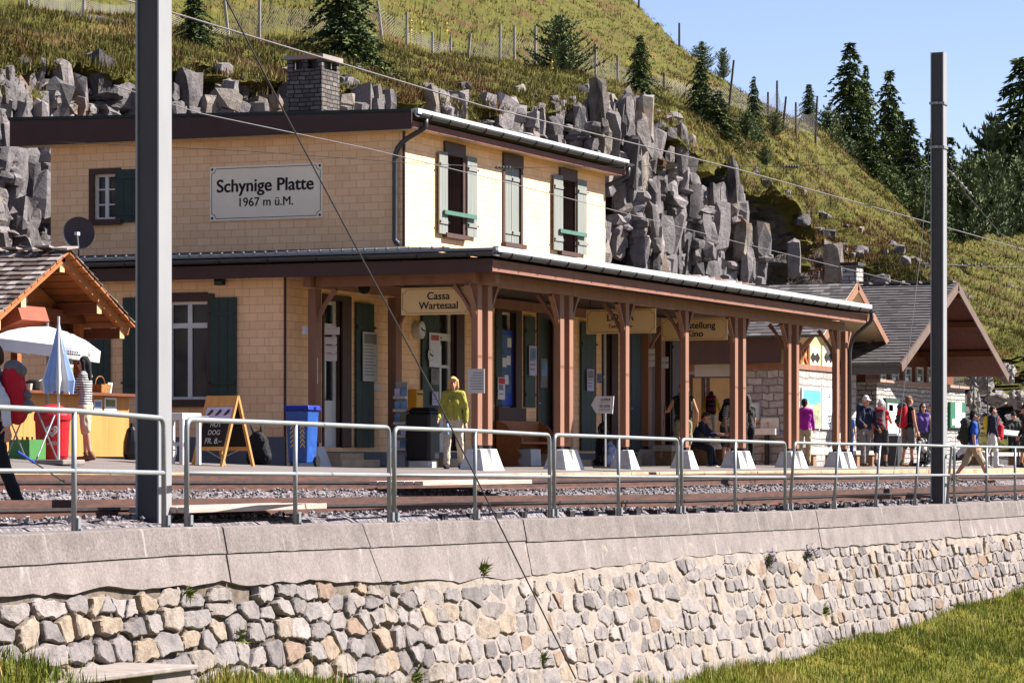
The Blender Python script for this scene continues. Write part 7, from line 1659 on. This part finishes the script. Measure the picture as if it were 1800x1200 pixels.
        for sx in (-1, 1):
            pts = [sh + X_ * sx * .09 * k - fo * .10 * k, sh + X_ * sx * .10 * k + up * .065 * k, sh + X_ * sx * .105 * k + fo * .10 * k, chest + X_ * sx * .12 * k + fo * .125 * k - up * .05 * k, waist + X_ * sx * .16 * k + fo * .03 * k, hip + X_ * sx * .13 * k + up * .13 * k - fo * .12 * k]
            mb = MB(); mb.tube([p + Wd(q) for q in pts], .021 * k, 6); mb.build("strap", m2, B, smooth=True)
    return T, p, A, Wd
nvy, blk, char, beige, khk, gry = cl("navy_cloth", (38, 42, 66)), cl("black_cloth", (30, 30, 32)), cl("charcoal_cloth", (66, 64, 66)), cl("beige_trousers_cloth", (206, 194, 172)), cl("khaki_cloth", (176, 160, 132)), cl("grey_trousers_cloth", (136, 130, 126))
boot, brnboot, wshoe, dark_hair, brown_hair, blond = cl("dark_boot", (48, 44, 42)), cl("brown_boot", (120, 92, 66)), cl("white_shoe", (210, 208, 206)), cl("dark_hair", (34, 28, 28), .2), cl("brown_hair", (86, 60, 44), .2), cl("blond_hair", (206, 166, 108), .2)
redp, whitec, wcap = cl("red_pack_cloth", (196, 30, 46)), cl("white_shirt_cloth", (214, 212, 212)), cl("white_cap_cloth", (222, 218, 214))
greyp = cl("grey_pack_cloth", (112, 106, 106))
# the woman in yellow, walking towards the camera
person("blonde woman in a yellow-green sweater and beige trousers walking on the sunny platform", 797, 22.55, -8, 1.64, ('long', cl("yellow_green_wool", (170, 164, 72))), ('trousers', beige), cl("black_shoe", (34, 32, 34)), ('bob', blond), legs=((14, 10), (-13, 12)), arms=((6, 12, 45), (-4, 14, 18)), head=(-10, 4), sex='f', vox=.009)
t, p, A, Wd = None, gp(786, 22.4), None, None
B = thing("water_bottle", "small blue water bottle held in the hand of the woman in yellow", "bottle", p + Vector((0, 0, .62))); q = p + Vector((.0, 0, .60)); mb = MB(); mb.lathe(q, [(.03, 0), (.034, .02), (.034, .15), (.015, .19), (.015, .2)], 12); mb.build("body", cl("blue_bottle_plastic", (150, 176, 214), .1, .3), B); mb = MB(); mb.lathe(q + Vector((0, 0, .201)), [(.017, 0), (.017, .03)], 10); mb.build("cap", nvy, B)
# woman at the kiosk
person("dark haired woman in striped top and beige shorts standing at the kiosk counter", 150, 23.8, 258, 1.54, ('long', striped("black_white_stripes", srgb(36, 34, 36), srgb(206, 202, 200), 9)), ('shorts', cl("beige_shorts_cloth", (196, 178, 148), .25)), brnboot, ('long', dark_hair), legs=((4, 4), (-6, 6)), arms=((30, 8, 60), (34, 8, 55)), head=(0, 2), sex='f', vox=.010, glasses=True)
# hiker cut by the left edge
T_, pP, A_, W_ = person("hiker in a white shirt with trekking poles, cut by the left edge", -8, 17.35, 262, 1.78, ('long', whitec), ('trousers', blk), boot, ('short', brown_hair), pack=("big red backpack on the hiker in the white shirt at the left edge", redp, greyp, 1.1), legs=((12, 10), (-16, 8)), arms=((30, 16, 22), (-34, 12, 26)), vox=.010)
hand = pP + W_(A_[1][2] + A_[1][3] * .08)
TP = thing("trekking_pole", "blue and dark trekking pole trailing behind the hiker at the left edge", "trekking pole", hand); e = atz(117, 850, hand.x * C + hand.y * S + .8); e = atz(115, 848, 34.0); h0 = atz(30, 793, 33.2)
mb = MB(); mb.tube([h0, h0 + (e - h0) * .35], .014, 7); mb.build("grip", cl("blue_grip", (46, 74, 170)), TP); mb = MB(); mb.tube([h0 + (e - h0) * .35, e], [.009, .006], 7); mb.build("shaft", dsteel, TP); mb = MB(); mb.lathe(h0 + (e - h0) * .94, [(.03, 0), (.03, .008)], 10); mb.build("basket", black, TP)
# group behind the posts
T_, pP, A_, W_ = person("bare armed hiker in dark vest seen from behind, right behind a single canopy post", 1201, 22.9, 184, 1.80, ('tank', cl("black_green_vest", (40, 54, 42), .5)), ('shorts', cl("camouflage_shorts", (150, 140, 110), .35)), wshoe, ('short', dark_hair), hat=blk, pack=("black and green day pack on the hiker behind the single post", blk, cl("bright_green_cloth", (44, 132, 70)), .9), legs=((6, 4), (-6, 4)), arms=((10, 22, 30), (26, 24, 60)))
person("boy in yellow jacket with dark hair standing on the stone bench", 1250, 24.2, 176, 1.20, ('jacket', cl("yellow_jacket_cloth", (216, 178, 52))), ('trousers', beige), wshoe, ('short', dark_hair), pack=("small black and dark red backpack on the boy in yellow", blk, cl("dark_red_cloth", (122, 26, 48)), .72), legs=((2, 2), (-3, 2)), arms=((4, 24, 30), (8, 18, 30)), z=plat_z(66, 24.2) + .52)
person("person seated on the stone bench in dark trousers, mostly hidden by the post", 1219, 23.75, 70, 1.66, ('jacket', nvy), ('trousers', cl("ink_navy_trousers", (32, 34, 48))), wshoe, ('short', brown_hair), seat=plat_z(66, 24) + .36, legs=((78, 74), (72, 60)), arms=((40, 10, 50), (40, 10, 50)), lean=24)
person("person in striped shirt with black pack bending down left of the paired posts", 1278, 23.6, 30, 1.70, ('short', striped("navy_white_stripes", srgb(34, 36, 54), srgb(200, 198, 200), 8)), ('shorts', char), boot, ('short', dark_hair), hat=blk, pack=("black backpack on the bending person in the striped shirt", blk, char, .85), lean=26, legs=((4, 6), (-8, 4)), arms=((4, 8, 14), (6, 8, 10)))
person("person in dark clothes just showing right of the paired posts", 1314, 23.9, 200, 1.68, ('short', char), ('trousers', blk), boot, ('long', cl("grey_dark_hair", (70, 64, 64), .2)), legs=((3, 2), (-5, 3)), arms=((6, 8, 12), (6, 8, 12)), sex='f')
person("person in bright magenta sweater reading the panorama map", 1414, 23.6, 172, 1.66, ('long', cl("magenta_wool", (160, 34, 150))), ('trousers', khk), boot, ('short', dark_hair), legs=((2, 3), (-9, 4)), arms=((14, 10, 30), (16, 8, 40)), sex='f')
person("red haired child in blue standing behind the last posts", 1492, 23.6, 150, 1.22, ('short', cl("sky_blue_shirt", (110, 144, 206))), ('trousers', cl("denim_blue", (52, 66, 120))), boot, ('bob', cl("red_hair", (178, 92, 44), .2)), legs=((2, 2), (-4, 2)), arms=((4, 8, 10), (6, 8, 10)), z=plat_z(78, 23.6) + .18)
person("man in white cap and navy jacket with black pack and grey trousers", 1521, 22.6, 25, 1.76, ('jacket', nvy), ('trousers', gry), brnboot, ('short', cl("grey_hair", (150, 144, 140), .1)), hat=wcap, pack=("black backpack on the man in the white cap", blk, nvy, .9), legs=((8, 4), (-10, 5)), arms=((18, 10, 50), (12, 10, 30)), head=(-12, 6))
person("woman in red sleeveless shirt and white cap seen from behind", 1549, 22.3, 165, 1.68, ('tank', cl("red_shirt_cloth", (206, 34, 42))), ('capri', char), boot, ('bob', cl("grey_white_hair", (190, 184, 178), .1)), hat=wcap, pack=("grey and red day pack on the woman in red", greyp, cl("wine_red_cloth", (134, 34, 52)), .8), legs=((10, 6), (-14, 10)), arms=((30, 14, 70), (4, 10, 20)), sex='f')
person("shaven man in black tank top and grey shorts with red pack, standing in profile", 1597, 22.0, 118, 1.80, ('tank', blk), ('shorts', cl("grey_shorts_cloth", (108, 104, 98))), brnboot, ('short', cl("cropped_brown_hair", (126, 92, 72), .1)), pack=("big bright red backpack on the man in the black tank top", redp, char, 1.05), legs=((4, 4), (-4, 6)), arms=((4, 8, 14), (-8, 10, 12)))
person("woman in violet top with sunglasses facing the camera, left of the far mast", 1622, 22.5, 10, 1.68, ('tank', cl("violet_cloth", (92, 70, 140))), ('capri', char), boot, ('long', dark_hair), glasses=True, sex='f', legs=((3, 3), (-4, 3)), arms=((6, 12, 16), (6, 12, 14)))
person("sunburnt woman in purple half hidden by the far mast", 1637, 22.9, 330, 1.68, ('tank', cl("purple_cloth", (84, 44, 112))), ('shorts', gry), boot, ('bun', brown_hair), sex='f', legs=((3, 3), (-4, 3)), arms=((6, 12, 16), (6, 12, 14)))
person("man in blue shirt and khaki shorts striding across the tracks, right of the far mast", 1711, 18.9, 92, 1.78, ('short', cl("royal_blue_shirt", (44, 92, 196))), ('shorts', khk), brnboot, ('short', dark_hair), hat=char, pack=("dark olive backpack on the man in the blue shirt", cl("dark_olive_cloth", (54, 56, 46)), char, 1.05), legs=((26, 8), (-24, 14)), arms=((-6, 8, 14), (8, 8, 20)))
person("person in navy and white with white trousers behind the man in the blue shirt", 1744, 21.2, 95, 1.66, ('jacket', nvy), ('trousers', whitec), wshoe, ('short', dark_hair), pack=("bright yellow bag on the shoulder of the person in navy and white", cl("yellow_bag_cloth", (222, 196, 66)), nvy, .55), legs=((10, 6), (-12, 8)), arms=((4, 10, 14), (-10, 12, 10)))
p = gp(1757, 21.1); B = thing("shoulder_bag", "bright red shoulder bag hanging beside the white trousers", "bag", p); mb = MB(); c = p + Vector((0, 0, .95)); remesh([(c + Vector((0, 0, -.12)), c + Vector((.04, -.02, .14)), .11, .09, None), (c + Vector((.1, 0, -.12)), c + Vector((.1, -.02, .12)), .09, .08, None)], "pouch", .012, redp, B); mb = MB(); mb.tube([c + Vector((0, 0, .18)), c + Vector((-.03, .05, .45))], .014, 6); mb.build("strap", redp, B)
person("person in dark clothes cut by the right edge beside the track", 1803, 20.9, 270, 1.76, ('jacket', blk), ('shorts', char), boot, ('short', dark_hair), hat=nvy, legs=((10, 6), (-14, 8)), arms=((8, 10, 16), (-8, 10, 14)))
person("person in dark jacket standing behind the white panel lectern", 1781, 24.6, 20, 1.70, ('jacket', cl("dark_green_jacket", (50, 56, 50))), ('trousers', blk), boot, ('short', dark_hair), hat=blk, legs=((3, 3), (-4, 3)), arms=((20, 10, 50), (20, 10, 50)))
person("person in white jacket crouching right of the far mast", 1681, 22.6, 95, 1.60, ('jacket', cl("white_jacket_cloth", (218, 214, 210))), ('trousers', char), boot, ('short', dark_hair), hat=blk, seat=plat_z(90, 22.6) + .16, legs=((96, 118), (82, 104)), arms=((56, 10, 20), (50, 8, 30)), lean=44)
# a dog beside the man in the tank top
p = gp(1624, 21.6); DG = thing("dog", "black and white dog sitting on the platform just left of the far mast", "dog", p)
f_ = Vector((-C * .5 - S * .3, -S * .5 + C * .3, 0)).normalized(); r__ = Vector((f_.y, -f_.x, 0))
def D(a, b, c): return p + f_ * a + r__ * b + UPV * c
PR = [(D(-.16, 0, .2), D(.06, 0, .42), .17, .145, None), (D(.05, 0, .40), D(.14, 0, .58), .12, .085, None), (D(.15, 0, .64), D(.19, 0, .66), .088, .08, None), (D(.22, 0, .635), D(.32, 0, .60), .05, .036, None)]
for sx in (-1, 1): PR += [(D(.08, .08 * sx, .40), D(.13, .085 * sx, .20), .058, .042, None), (D(.13, .085 * sx, .20), D(.12, .085 * sx, .04), .038, .032, None), (D(.12, .085 * sx, .035), D(.18, .085 * sx, .03), .036, .03, None), (D(-.15, .10 * sx, .17), D(.03, .13 * sx, .16), .105, .06, None), (D(.02, .13 * sx, .13), D(-.10, .13 * sx, .06), .05, .035, None), (D(-.1, .13 * sx, .04), D(.06, .13 * sx, .03), .034, .03, None), (D(.13, .06 * sx, .72), D(.11, .10 * sx, .66), .03, .036, None)]
PR += [(D(-.28, 0, .1), D(-.48, .1, .05), .045, .03, None)]
m = NT("dog_coat"); sx_ = m.n('ShaderNodeSeparateXYZ'); m.l(m.coord(), sx_.inputs[0]); cc = m.ramp(m.noise(m.coord(), 3.4, 3), [(.47, srgb(24, 22, 22)), (.53, srgb(206, 200, 194))]); dogm = m.done(cc, .85)
remesh(PR, "body", .012, dogm, DG, 3, .01, 3)
for sx in (-1, 1): mb = MB(); c = D(.255, .045 * sx, .675); cap_mesh(mb, c, c + Vector((0, 0, .001)), .012, .012); mb.build("eye", black, DG, smooth=True)
mb = MB(); c = D(.345, 0, .61); cap_mesh(mb, c, c + Vector((0, 0, .002)), .02, .018); mb.build("nose", black, DG, smooth=True)
p = gp(1186, 22.4); TP = thing("trekking_pole", "thin dark trekking pole held upright left of the single canopy post", "trekking pole", p)
a, b = atz(1169, 722, 64.2), atz(1161, 806, 64.2); mb = MB(); mb.tube([a, b], [.010, .007], 6); mb.build("shaft", dsteel, TP); mb = MB(); mb.tube([a + Vector((0, 0, .10)), a], .017, 6); mb.build("grip", black, TP)

# ================================================================== furniture on the platform
# blue wheelie bin
p = gp(536, 23.6); p.x -= .1; T = thing("wheelie_bin", "bright blue wheelie bin with yellow chevron stickers by the first canopy post", "bin", p)
bl = pbr("bin_blue", srgb(40, 84, 160), .4, .3, 7)
mb = MB(); mb.frust(p + Vector((0, 0, .06)), (.17, .17), p + Vector((0, 0, .93)), (.21, .21)); mb.build("tub", bl, T, bevel=.02)
mb = MB(); mb.frust(p + Vector((0, 0, .931)), (.24, .24), p + Vector((0, 0, 1.01)), (.22, .22)); mb.box(p + Vector((-.02, -.255, .94)), p + Vector((.02, -.241, 1.0))); mb.build("lid", pbr("bin_dark_blue", srgb(32, 50, 150), .45, .1, 5), T, bevel=.012)
for (oy, wd_) in ((.06, .12), (-.10, .08)):
    mb = MB()
    for k in range(5):
        z = .34 + .075 * k; xo = -.17 - (z - .06) / .87 * .04 - .006
        for s_ in (-1, 1): mb.poly([p + Vector((xo, oy, z + .06)), p + Vector((xo, oy + s_ * wd_ / 2, z)), p + Vector((xo, oy + s_ * wd_ / 2, z - .035)), p + Vector((xo, oy, z + .025))])
    mb.build("chevron_sticker", cl("chevron_yellow", (206, 182, 64)), T)
for s_ in (-1, 1): mb = MB(); mb.lathe(p + Vector((.15, -.14 * s_ + (-.03 if s_ > 0 else .06), .09)), [(.09, 0), (.09, .05)], 14, axis='Y'); mb.build("wheel", black, T)
# sandwich board
p = gp(392, 23.0); T = thing("sandwich_board", "wooden A-frame chalk board advertising hot dogs by the yellow wall", "sandwich board", p)
wd2 = pbr("light_pine_wood", srgb(212, 158, 92), .6, .14, 3, stretch=(4, 4, .4)); cb = pbr("chalk_board", srgb(34, 32, 34), .8, .15, 6)
fcv = Vector((-.97, .24, 0)).normalized(); rv = Vector((-fcv.y, fcv.x, 0)); rv = rv if rv.dot(Vector((S, -C, 0))) > 0 else -rv
hb = atz(392, 695, p.x * C + p.y * S).z - p.z; hwid = .32
def SB(u, v, w): return p + rv * u + UPV * v + fcv * w      # w towards the viewer
def sl(v, s_): return s_ * (.36 * (1 - v / hb)) 
def panel(mb, u0, u1, v0, v1, s_, t0, t1):
    a = [SB(u, v, sl(v, s_) + t) for t in (t0, t1) for u, v in ((u0, v0), (u1, v0), (u1, v1), (u0, v1))]; mb.add(a, [(0, 1, 2, 3), (4, 7, 6, 5), (0, 4, 5, 1), (1, 5, 6, 2), (2, 6, 7, 3), (3, 7, 4, 0)])
for s_ in (1, -1):
    mb = MB(); panel(mb, -hwid, -hwid + .05, 0, hb, s_, -.02, .02); panel(mb, hwid - .05, hwid, 0, hb, s_, -.02, .02); panel(mb, -hwid + .05, hwid - .05, .24, .30, s_, -.018, .018); panel(mb, -hwid + .05, hwid - .05, hb - .17, hb - .002, s_, -.018, .018); mb.build("board_frame", wd2, T)
    mb = MB(); panel(mb, -hwid + .05, hwid - .05, .30, hb - .17, s_, -.008, .010); mb.build("chalk_panel", cb, T)
mb = MB(); panel(mb, -hwid + .055, hwid - .055, hb - .37, hb - .175, 1, .0105, .014); mb.build("picture_strip", lilac, T)
for k in range(3): mb = MB(); c = SB(-.17 + .17 * k, hb - .27, sl(hb - .27, 1) + .022); d = (rv * .6 + UPV * .5).normalized() * .055; cap_mesh(mb, c - d, c + d, .022, .022, (fcv, .25)); mb.build("sausage_print", cl("sausage_print", (74, 56, 48)), T, smooth=True)
class FreeFrame:
    k = 'A'
def free_text(s_, u, v, width, par, mat, bold=.0):
    cu = bpy.data.curves.new("chalk_lettering", 'FONT'); cu.body = s_; cu.align_x = 'CENTER'; cu.align_y = 'CENTER'; cu.offset = bold; o = bpy.data.objects.new("t", cu); col.objects.link(o); bpy.context.view_layer.update(); kx = width / o.dimensions.x
    me = bpy.data.meshes.new_from_object(o.evaluated_get(bpy.context.evaluated_depsgraph_get())); bpy.data.objects.remove(o); upv = (SB(0, hb, sl(hb, 1)) - SB(0, 0, sl(0, 1))).normalized(); nn = rv.cross(upv); rot = Matrix((rv, upv, nn)).transposed()
    if nn.dot(fcv) < 0: nn = -nn
    me.transform(Matrix.Translation(SB(u, v, sl(v, 1) + .016) - ORG[par.name]) @ rot.to_4x4() @ Matrix.Diagonal((kx, kx, 1, 1))); me.materials.clear(); me.materials.append(mat); ob = bpy.data.objects.new("chalk_lettering", me); col.objects.link(ob); ob.parent = par; ORG[ob.name] = ORG[par.name]
chalk = cl("white_chalk", (206, 202, 198)); free_text("HOT", .0, hb - .45, .22, T, chalk, .01); free_text("DOG", .0, hb - .57, .24, T, chalk, .01); free_text("FR. 8.–", .02, hb - .70, .34, T, chalk, .01)
mb = MB(); mb.tube([SB(-.1, .25, sl(.25, 1)), SB(-.05, .12, 0), SB(.08, .25, sl(.25, -1))], .006, 5); mb.build("cord", chalk, T)
# white hand cart
p = gp(313, 23.3); T = thing("hand_cart", "small white wooden cart with spoked wheel between the near mast and the chalk board", "cart", p); wp_ = pbr("white_cart_paint", srgb(214, 212, 210), .6, .06, 4)
mb = MB(); mb.box(p + Vector((-.3, -.24, .68)), p + Vector((.3, .28, .78))); mb.build("tray", wp_, T, bevel=.01)
for (a, b) in ((-.26, -.21), (.26, -.21), (-.26, .24), (.26, .24)): mb = MB(); mb.box(p + Vector((a - .03, b - .03, 0)), p + Vector((a + .03, b + .03, .68))); mb.build("leg", wp_, T)
mb = MB(); mb.box(p + Vector((-.27, -.25, .28)), p + Vector((-.25, .25, .34))); mb.tube([p + Vector((-.3, -.34, .7)), p + Vector((-.2, -.62, .72))], .018, 6); mb.build("handle_bar", wp_, T)
wc = p + Vector((-.33, .05, .22)); mb = MB(); mb.tube([wc + Vector((0, math.cos(a) * .2, math.sin(a) * .2)) for a in np.linspace(0, 2 * math.pi, 25)], .016, 6)
for k in range(8): a = k * math.pi / 4; mb.tube([wc, wc + Vector((0, math.cos(a) * .2, math.sin(a) * .2))], .011, 5)
mb.build("wheel", wp_, T)
q = p + Vector((-.1, .22, .78)); B = thing("flag_banner", "small magenta and white display card standing on the white hand cart", "display card", q); mb = MB(); mb.box(q, q + Vector((.02, .14, .42))); mb.build("sheet", pbr("magenta_print", srgb(190, 40, 110), .7, .5, 9), B); mb = MB(); mb.box(q + Vector((-.03, -.02, 0)), q + Vector((.06, .16, .012))); mb.build("foot", white, B)
# dark rucksack by the wall
p = gp(455, 24.4); T = thing("rucksack", "large black rucksack standing on the ground against the yellow wall", "rucksack", p)
remesh([(p + Vector((0, -.08, .13)), p + Vector((0, -.04, .40)), .15, .12, None), (p + Vector((0, .08, .13)), p + Vector((0, .05, .42)), .15, .12, None), (p + Vector((0, 0, .2)), p + Vector((0, 0, .46)), .14, .11, None)], "bag", .013, blk, T, 3, .012, 5)
for s_ in (-1, 1): mb = MB(); mb.tube([p + Vector((0, .02 + .05 * s_, .48)), p + Vector((0, .05 + .10 * s_, .66))], [.035, .018], 7); mb.build("strap_end", blk, T, smooth=True)
# brochure rack, litter bin
p = gp(706, 24.3); T = thing("brochure_rack", "narrow white brochure rack with blue leaflets beside the black litter bin", "rack", p); X0 = p.x
rh = atz(706, 671, p.x * C + p.y * S).z - p.z
mb = MB(); mb.box(p + Vector((0, -.11, 0)), p + Vector((.03, .12, rh))); mb.box(p + Vector((-.12, -.12, 0)), p + Vector((.0, .13, .2))); mb.build("back_panel", M("acrylic_grey", srgb(170, 172, 178), .4, .05, 5), T)
for k in range(5):
    z = .30 + .235 * k
    if z > rh - .15: break
    mb = MB(); mb.box(p + Vector((-.10, -.12, z)), p + Vector((-.001, .13, z + .05))); mb.build("tray", porc, T)
    for s_ in (0, 1): mb = MB(); mb.box(p + Vector((-.06, -.11 + .12 * s_, z + .051)), p + Vector((-.04, -.005 + .12 * s_, z + .19))); mb.build("leaflet", [photo_blue, lilac, M("landscape_print", 0), photo_blue][(k + s_) % 4], T)
p = gp(744, 23.9); T = thing("litter_bin", "big black litter bin with rounded top and pale foot behind the woman in yellow", "litter bin", p); zt_ = atz(744, 716, p.x * C + p.y * S).z - p.z
mb = MB(); mb.box(p + Vector((-.24, -.24, .12)), p + Vector((.24, .24, zt_ - .1))); mb.build("case", M("bin_black", srgb(34, 33, 34), .5, .1, 6), T, bevel=.05)
mb = MB(); mb.frust(p + Vector((0, 0, zt_ - .099)), (.24, .24), p + Vector((0, 0, zt_)), (.17, .17)); mb.build("lid", black, T, bevel=.02); mb = MB(); mb.box(p + Vector((-.2, -.2, -.02)), p + Vector((.2, .2, .119))); mb.build("foot", peds, T, bevel=.01)
# wooden bench
bx0, bx1 = WX(872, YB - .1), WX(946, YB - .1); Yb_ = YB - .06; p = Vector((bx0, Yb_, plat_z(bx0, 25))); T = thing("wooden_bench", "brown wooden bench with high back and curved side cheeks against the yellow wall", "bench", p); bw = pbr("bench_wood", srgb(164, 102, 60), .6, .16, 3, stretch=(.4, 3, 3))
Lb = bx1 - bx0
mb = MB(); mb.box(p + Vector((0, -.09, .05)), p + Vector((Lb, -.04, .92))); mb.build("backrest", bw, T, bevel=.01)
mb = MB(); mb.box(p + Vector((.03, -.62, .44)), p + Vector((Lb - .03, -.091, .49))); mb.build("seat", bw, T, bevel=.01)
for xo in (0, Lb - .05):
    pf = [(-.06, 0), (-.58, 0), (-.52, .1), (-.60, .22), (-.50, .36), (-.62, .46), (-.62, .56), (-.40, .66), (-.28, .82), (-.06, .92)]; mb = MB(); mb.prism([p + Vector((xo - .03, a, b)) for a, b in pf], (.045, 0, 0)); mb.build("side_cheek", bw, T)
# white planter under the bench end
for x, lab in ((930, "white concrete box under the seat of the wooden bench"),):
    q = gp(x, 24.75); B = thing("concrete_block", lab, "block", q); mb = MB(); mb.frust(q, (.28, .16), q + Vector((0, 0, .34)), (.26, .15)); mb.build("body", peds, B, bevel=.01); mb = MB(); mb.box(q + Vector((-.2, -.1, .341)), q + Vector((.2, .1, .36))); mb.build("top", plinth, B)
# arrow board on stand, covered goods beside it
p = atz(1061, 711, 62.0); fr = Frame('A', p.x); T = thing("arrow_sign", "white arrow shaped test center board on a stand pointing to the shop", "sign", fr.P(p.y, plat_z(p.x, p.y)))
u0, u1, v0, v1 = fr.rect(1047, 696, 1079, 727); ut = fr.uv(1039, 711)[0]; lo, hi = min(u0, u1), max(u0, u1)
out = [(hi, v1), (lo, v1 + .0), (lo + .03, v0), (hi - .0, v0 + .02), (ut, (v0 + v1) / 2)]
mb = MB(); mb.prism([fr.P(a, b, 0) for a, b in out], (.02, 0, 0)); mb.build("board", paper, T)
text("lettering", "LOWA", fr, (lo + hi) / 2 - .02, v1 - .07, .003, .20, ink, T, .03); text("lettering", "TEST CENTER", fr, (lo + hi) / 2, v1 - .20, .003, .22, ink, T, .015, height=.05)
mb = MB(); fr.box(mb, lo + .1, hi - .08, v1 - .13, v1 - .12, .002, .003); fr.box(mb, lo + .06, hi - .06, v0 + .085, v0 + .095, .002, .003); fr.box(mb, lo + .08, hi - .05, v0 + .06, v0 + .07, .002, .003); mb.build("small_print", greyink, T)
mb = MB(); um = (lo + hi) / 2; mb.tube([fr.P(um, v0 + .02, -.03), fr.P(um, plat_z(p.x, p.y), -.03)], .02, 8); mb.build("stand", flash, T); mb = MB(); fr.box(mb, um - .2, um + .2, plat_z(p.x, p.y), plat_z(p.x, p.y) + .03, -.2, .14); mb.build("foot", plinth, T)
def shroud(x, Y, h, r_, label, mat, name="covered_display"):
    q = gp(x, Y); T = thing(name, label, "display", q); remesh([(q + Vector((0, 0, .1)), q + Vector((0, 0, h * .7)), r_ * 1.1, r_ * .9, None), (q + Vector((.03, .05, h * .4)), q + Vector((0, .02, h)), r_ * .8, r_ * .45, None), (q + Vector((0, -.1, .1)), q + Vector((0, -.04, h * .6)), r_ * .7, r_ * .5, None)], "cover", .014, mat, T, 3, .03, x); mb = MB(); mb.box(q + Vector((-r_, -r_, 0)), q + Vector((r_, r_, .02))); mb.build("foot", plinth, T)
shroud(1062, 24.3, .86, .19, "dark plastic wrapped display stand below the arrow board", M("dark_foil", srgb(40, 40, 46), .25, .3, 6)); shroud(1073, 23.8, .48, .13, "pale blue plastic bag of goods at the foot of the arrow board", M("pale_blue_foil", srgb(150, 164, 204), .3, .25, 5), "plastic_sack")
# stone benches
def stone_bench(x0, x1, Y, h, label, th=.12):
    X0, X1 = WX(x0, Y), WX(x1, Y); a, b = min(X0, X1), max(X0, X1); g = plat_z(a, Y); T = thing("stone_bench", label, "bench", (a, Y, g)); mb = MB(); mb.box((a, Y - .24, g + h - th), (b, Y + .24, g + h)); mb.build("seat", pbr("pale_stone_slab", srgb(186, 176, 166), .9, .15, 4, .01, 30), T, bevel=.02)
    for t in (.16, .84): c = a + (b - a) * t; mb = MB(); mb.box((c - .13, Y - .2, g - .05), (c + .13, Y + .2, g + h - th)); mb.build("support", pbr("brown_stone_block", srgb(150, 116, 88), .9, .2, 4, .01, 30), T, bevel=.015)
stone_bench(1228, 1275, 24.15, .50, "pale stone bench carrying the boy in yellow"); stone_bench(1164, 1196, 24.3, .46, "short stone bench in the shade left of the single post", .14); stone_bench(1408, 1476, 24.7, .48, "long pale stone bench below the map boards", .2); stone_bench(1490, 1530, 24.9, .42, "pale stone bench behind the man in the white cap")
stone_bench(1700, 1800, 24.2, .40, "low stone bench on the right behind the walking man")
# water basin and dispenser on the shaded end wall
fr = F2A; T = thing("wash_basin", "steel wash basin with splash back on the shaded stone wall", "basin", fr.P(fr.uv(1350, 760)[0], .5)); u0, u1, v0, v1 = fr.rect(1338, 737, 1370, 755)
mb = MB(); fr.box(mb, u0, u1, v0, v1 + .04, .02, .05); mb.build("splash_back", flash, T); u0, u1, v0, v1 = fr.rect(1331, 755, 1371, 764)
mb = MB(); fr.box(mb, u0, u1, v0, v0 + .05, .02, .42); fr.box(mb, u0, u1, v0 + .0501, v1 + .03, .38, .42); fr.box(mb, u0, u0 + .03, v0 + .0502, v1 + .03, .02, .379); fr.box(mb, u1 - .03, u1, v0 + .0502, v1 + .03, .02, .379); mb.build("bowl", flash, T)
mb = MB(); fr.box(mb, (u0 + u1) / 2 - .05, (u0 + u1) / 2 + .05, .0, v0, .1, .2); mb.build("pedestal", dsteel, T); mb = MB(); mb.tube([fr.P((u0 + u1) / 2, v1 + .06, .05), fr.P((u0 + u1) / 2, v1 + .2, .08), fr.P((u0 + u1) / 2, v1 + .16, .2)], .014, 6); mb.build("tap", flash, T)
u0, u1, v0, v1 = fr.rect(1317, 707, 1337, 739); T = thing("bag_dispenser", "white wall box above left of the wash basin", "dispenser", fr.P(u0, v0)); mb = MB(); fr.box(mb, u0, u1, v0, v1, .01, .16); mb.build("case", porc, T, bevel=.02); mb = MB(); fr.box(mb, u0 + .06, u1 - .06, v0 + .12, v0 + .15, .161, .165); mb.build("slot", greyink, T)
# grey litter bin, lectern
p = gp(1566, 23.4); T = thing("litter_bin", "dark rectangular litter bin behind the woman in red", "litter bin", p); mb = MB(); mb.box(p + Vector((-.22, -.25, 0)), p + Vector((.22, .25, .80))); mb.build("case", M("bin_charcoal", srgb(62, 62, 64), .5, .1, 5), T, bevel=.02); mb = MB(); mb.frust(p + Vector((0, 0, .801)), (.24, .27), p + Vector((0, 0, .88)), (.16, .2)); mb.build("lid", galv, T, bevel=.01)
p = gp(1766, 23.4); T = thing("panel_lectern", "white sloping information panel on legs near the right edge", "information panel", p); z_ = p.x * C + p.y * S; zc_ = atz(1766, 760, z_).z
mb = MB(); mb.cbox((p.x, p.y, zc_), (.55, 1.05, .04), 0, Matrix.Rotation(R(-14), 3, 'Y') @ Matrix.Rotation(R(6), 3, 'X')); mb.build("panel", porc, T)
for (a, b) in ((0, .42), (0, -.42)): mb = MB(); mb.tube([(p.x + a, p.y + b, p.z), (p.x + a, p.y + b, zc_ - .02)], .025, 8); mb.build("leg", dsteel, T)
# two thin poles behind
for (x, y0, y1, Y, lab) in ((1719, 690, 808, 25, "thin dark pole before the right bank, left of two"), (1736, 660, 808, 25, "thin dark pole before the right bank, right of two")):
    a, b = atY(x, y0, Y), atY(x, y1, Y); T = thing("sign_pole", lab, "pole", b); mb = MB(); mb.tube([b, a], .022, 7); mb.build("shaft", zinc, T); mb = MB(); mb.lathe(a, [(.03, 0), (.03, .03), (.01, .04)], 8); mb.build("cap", black, T)
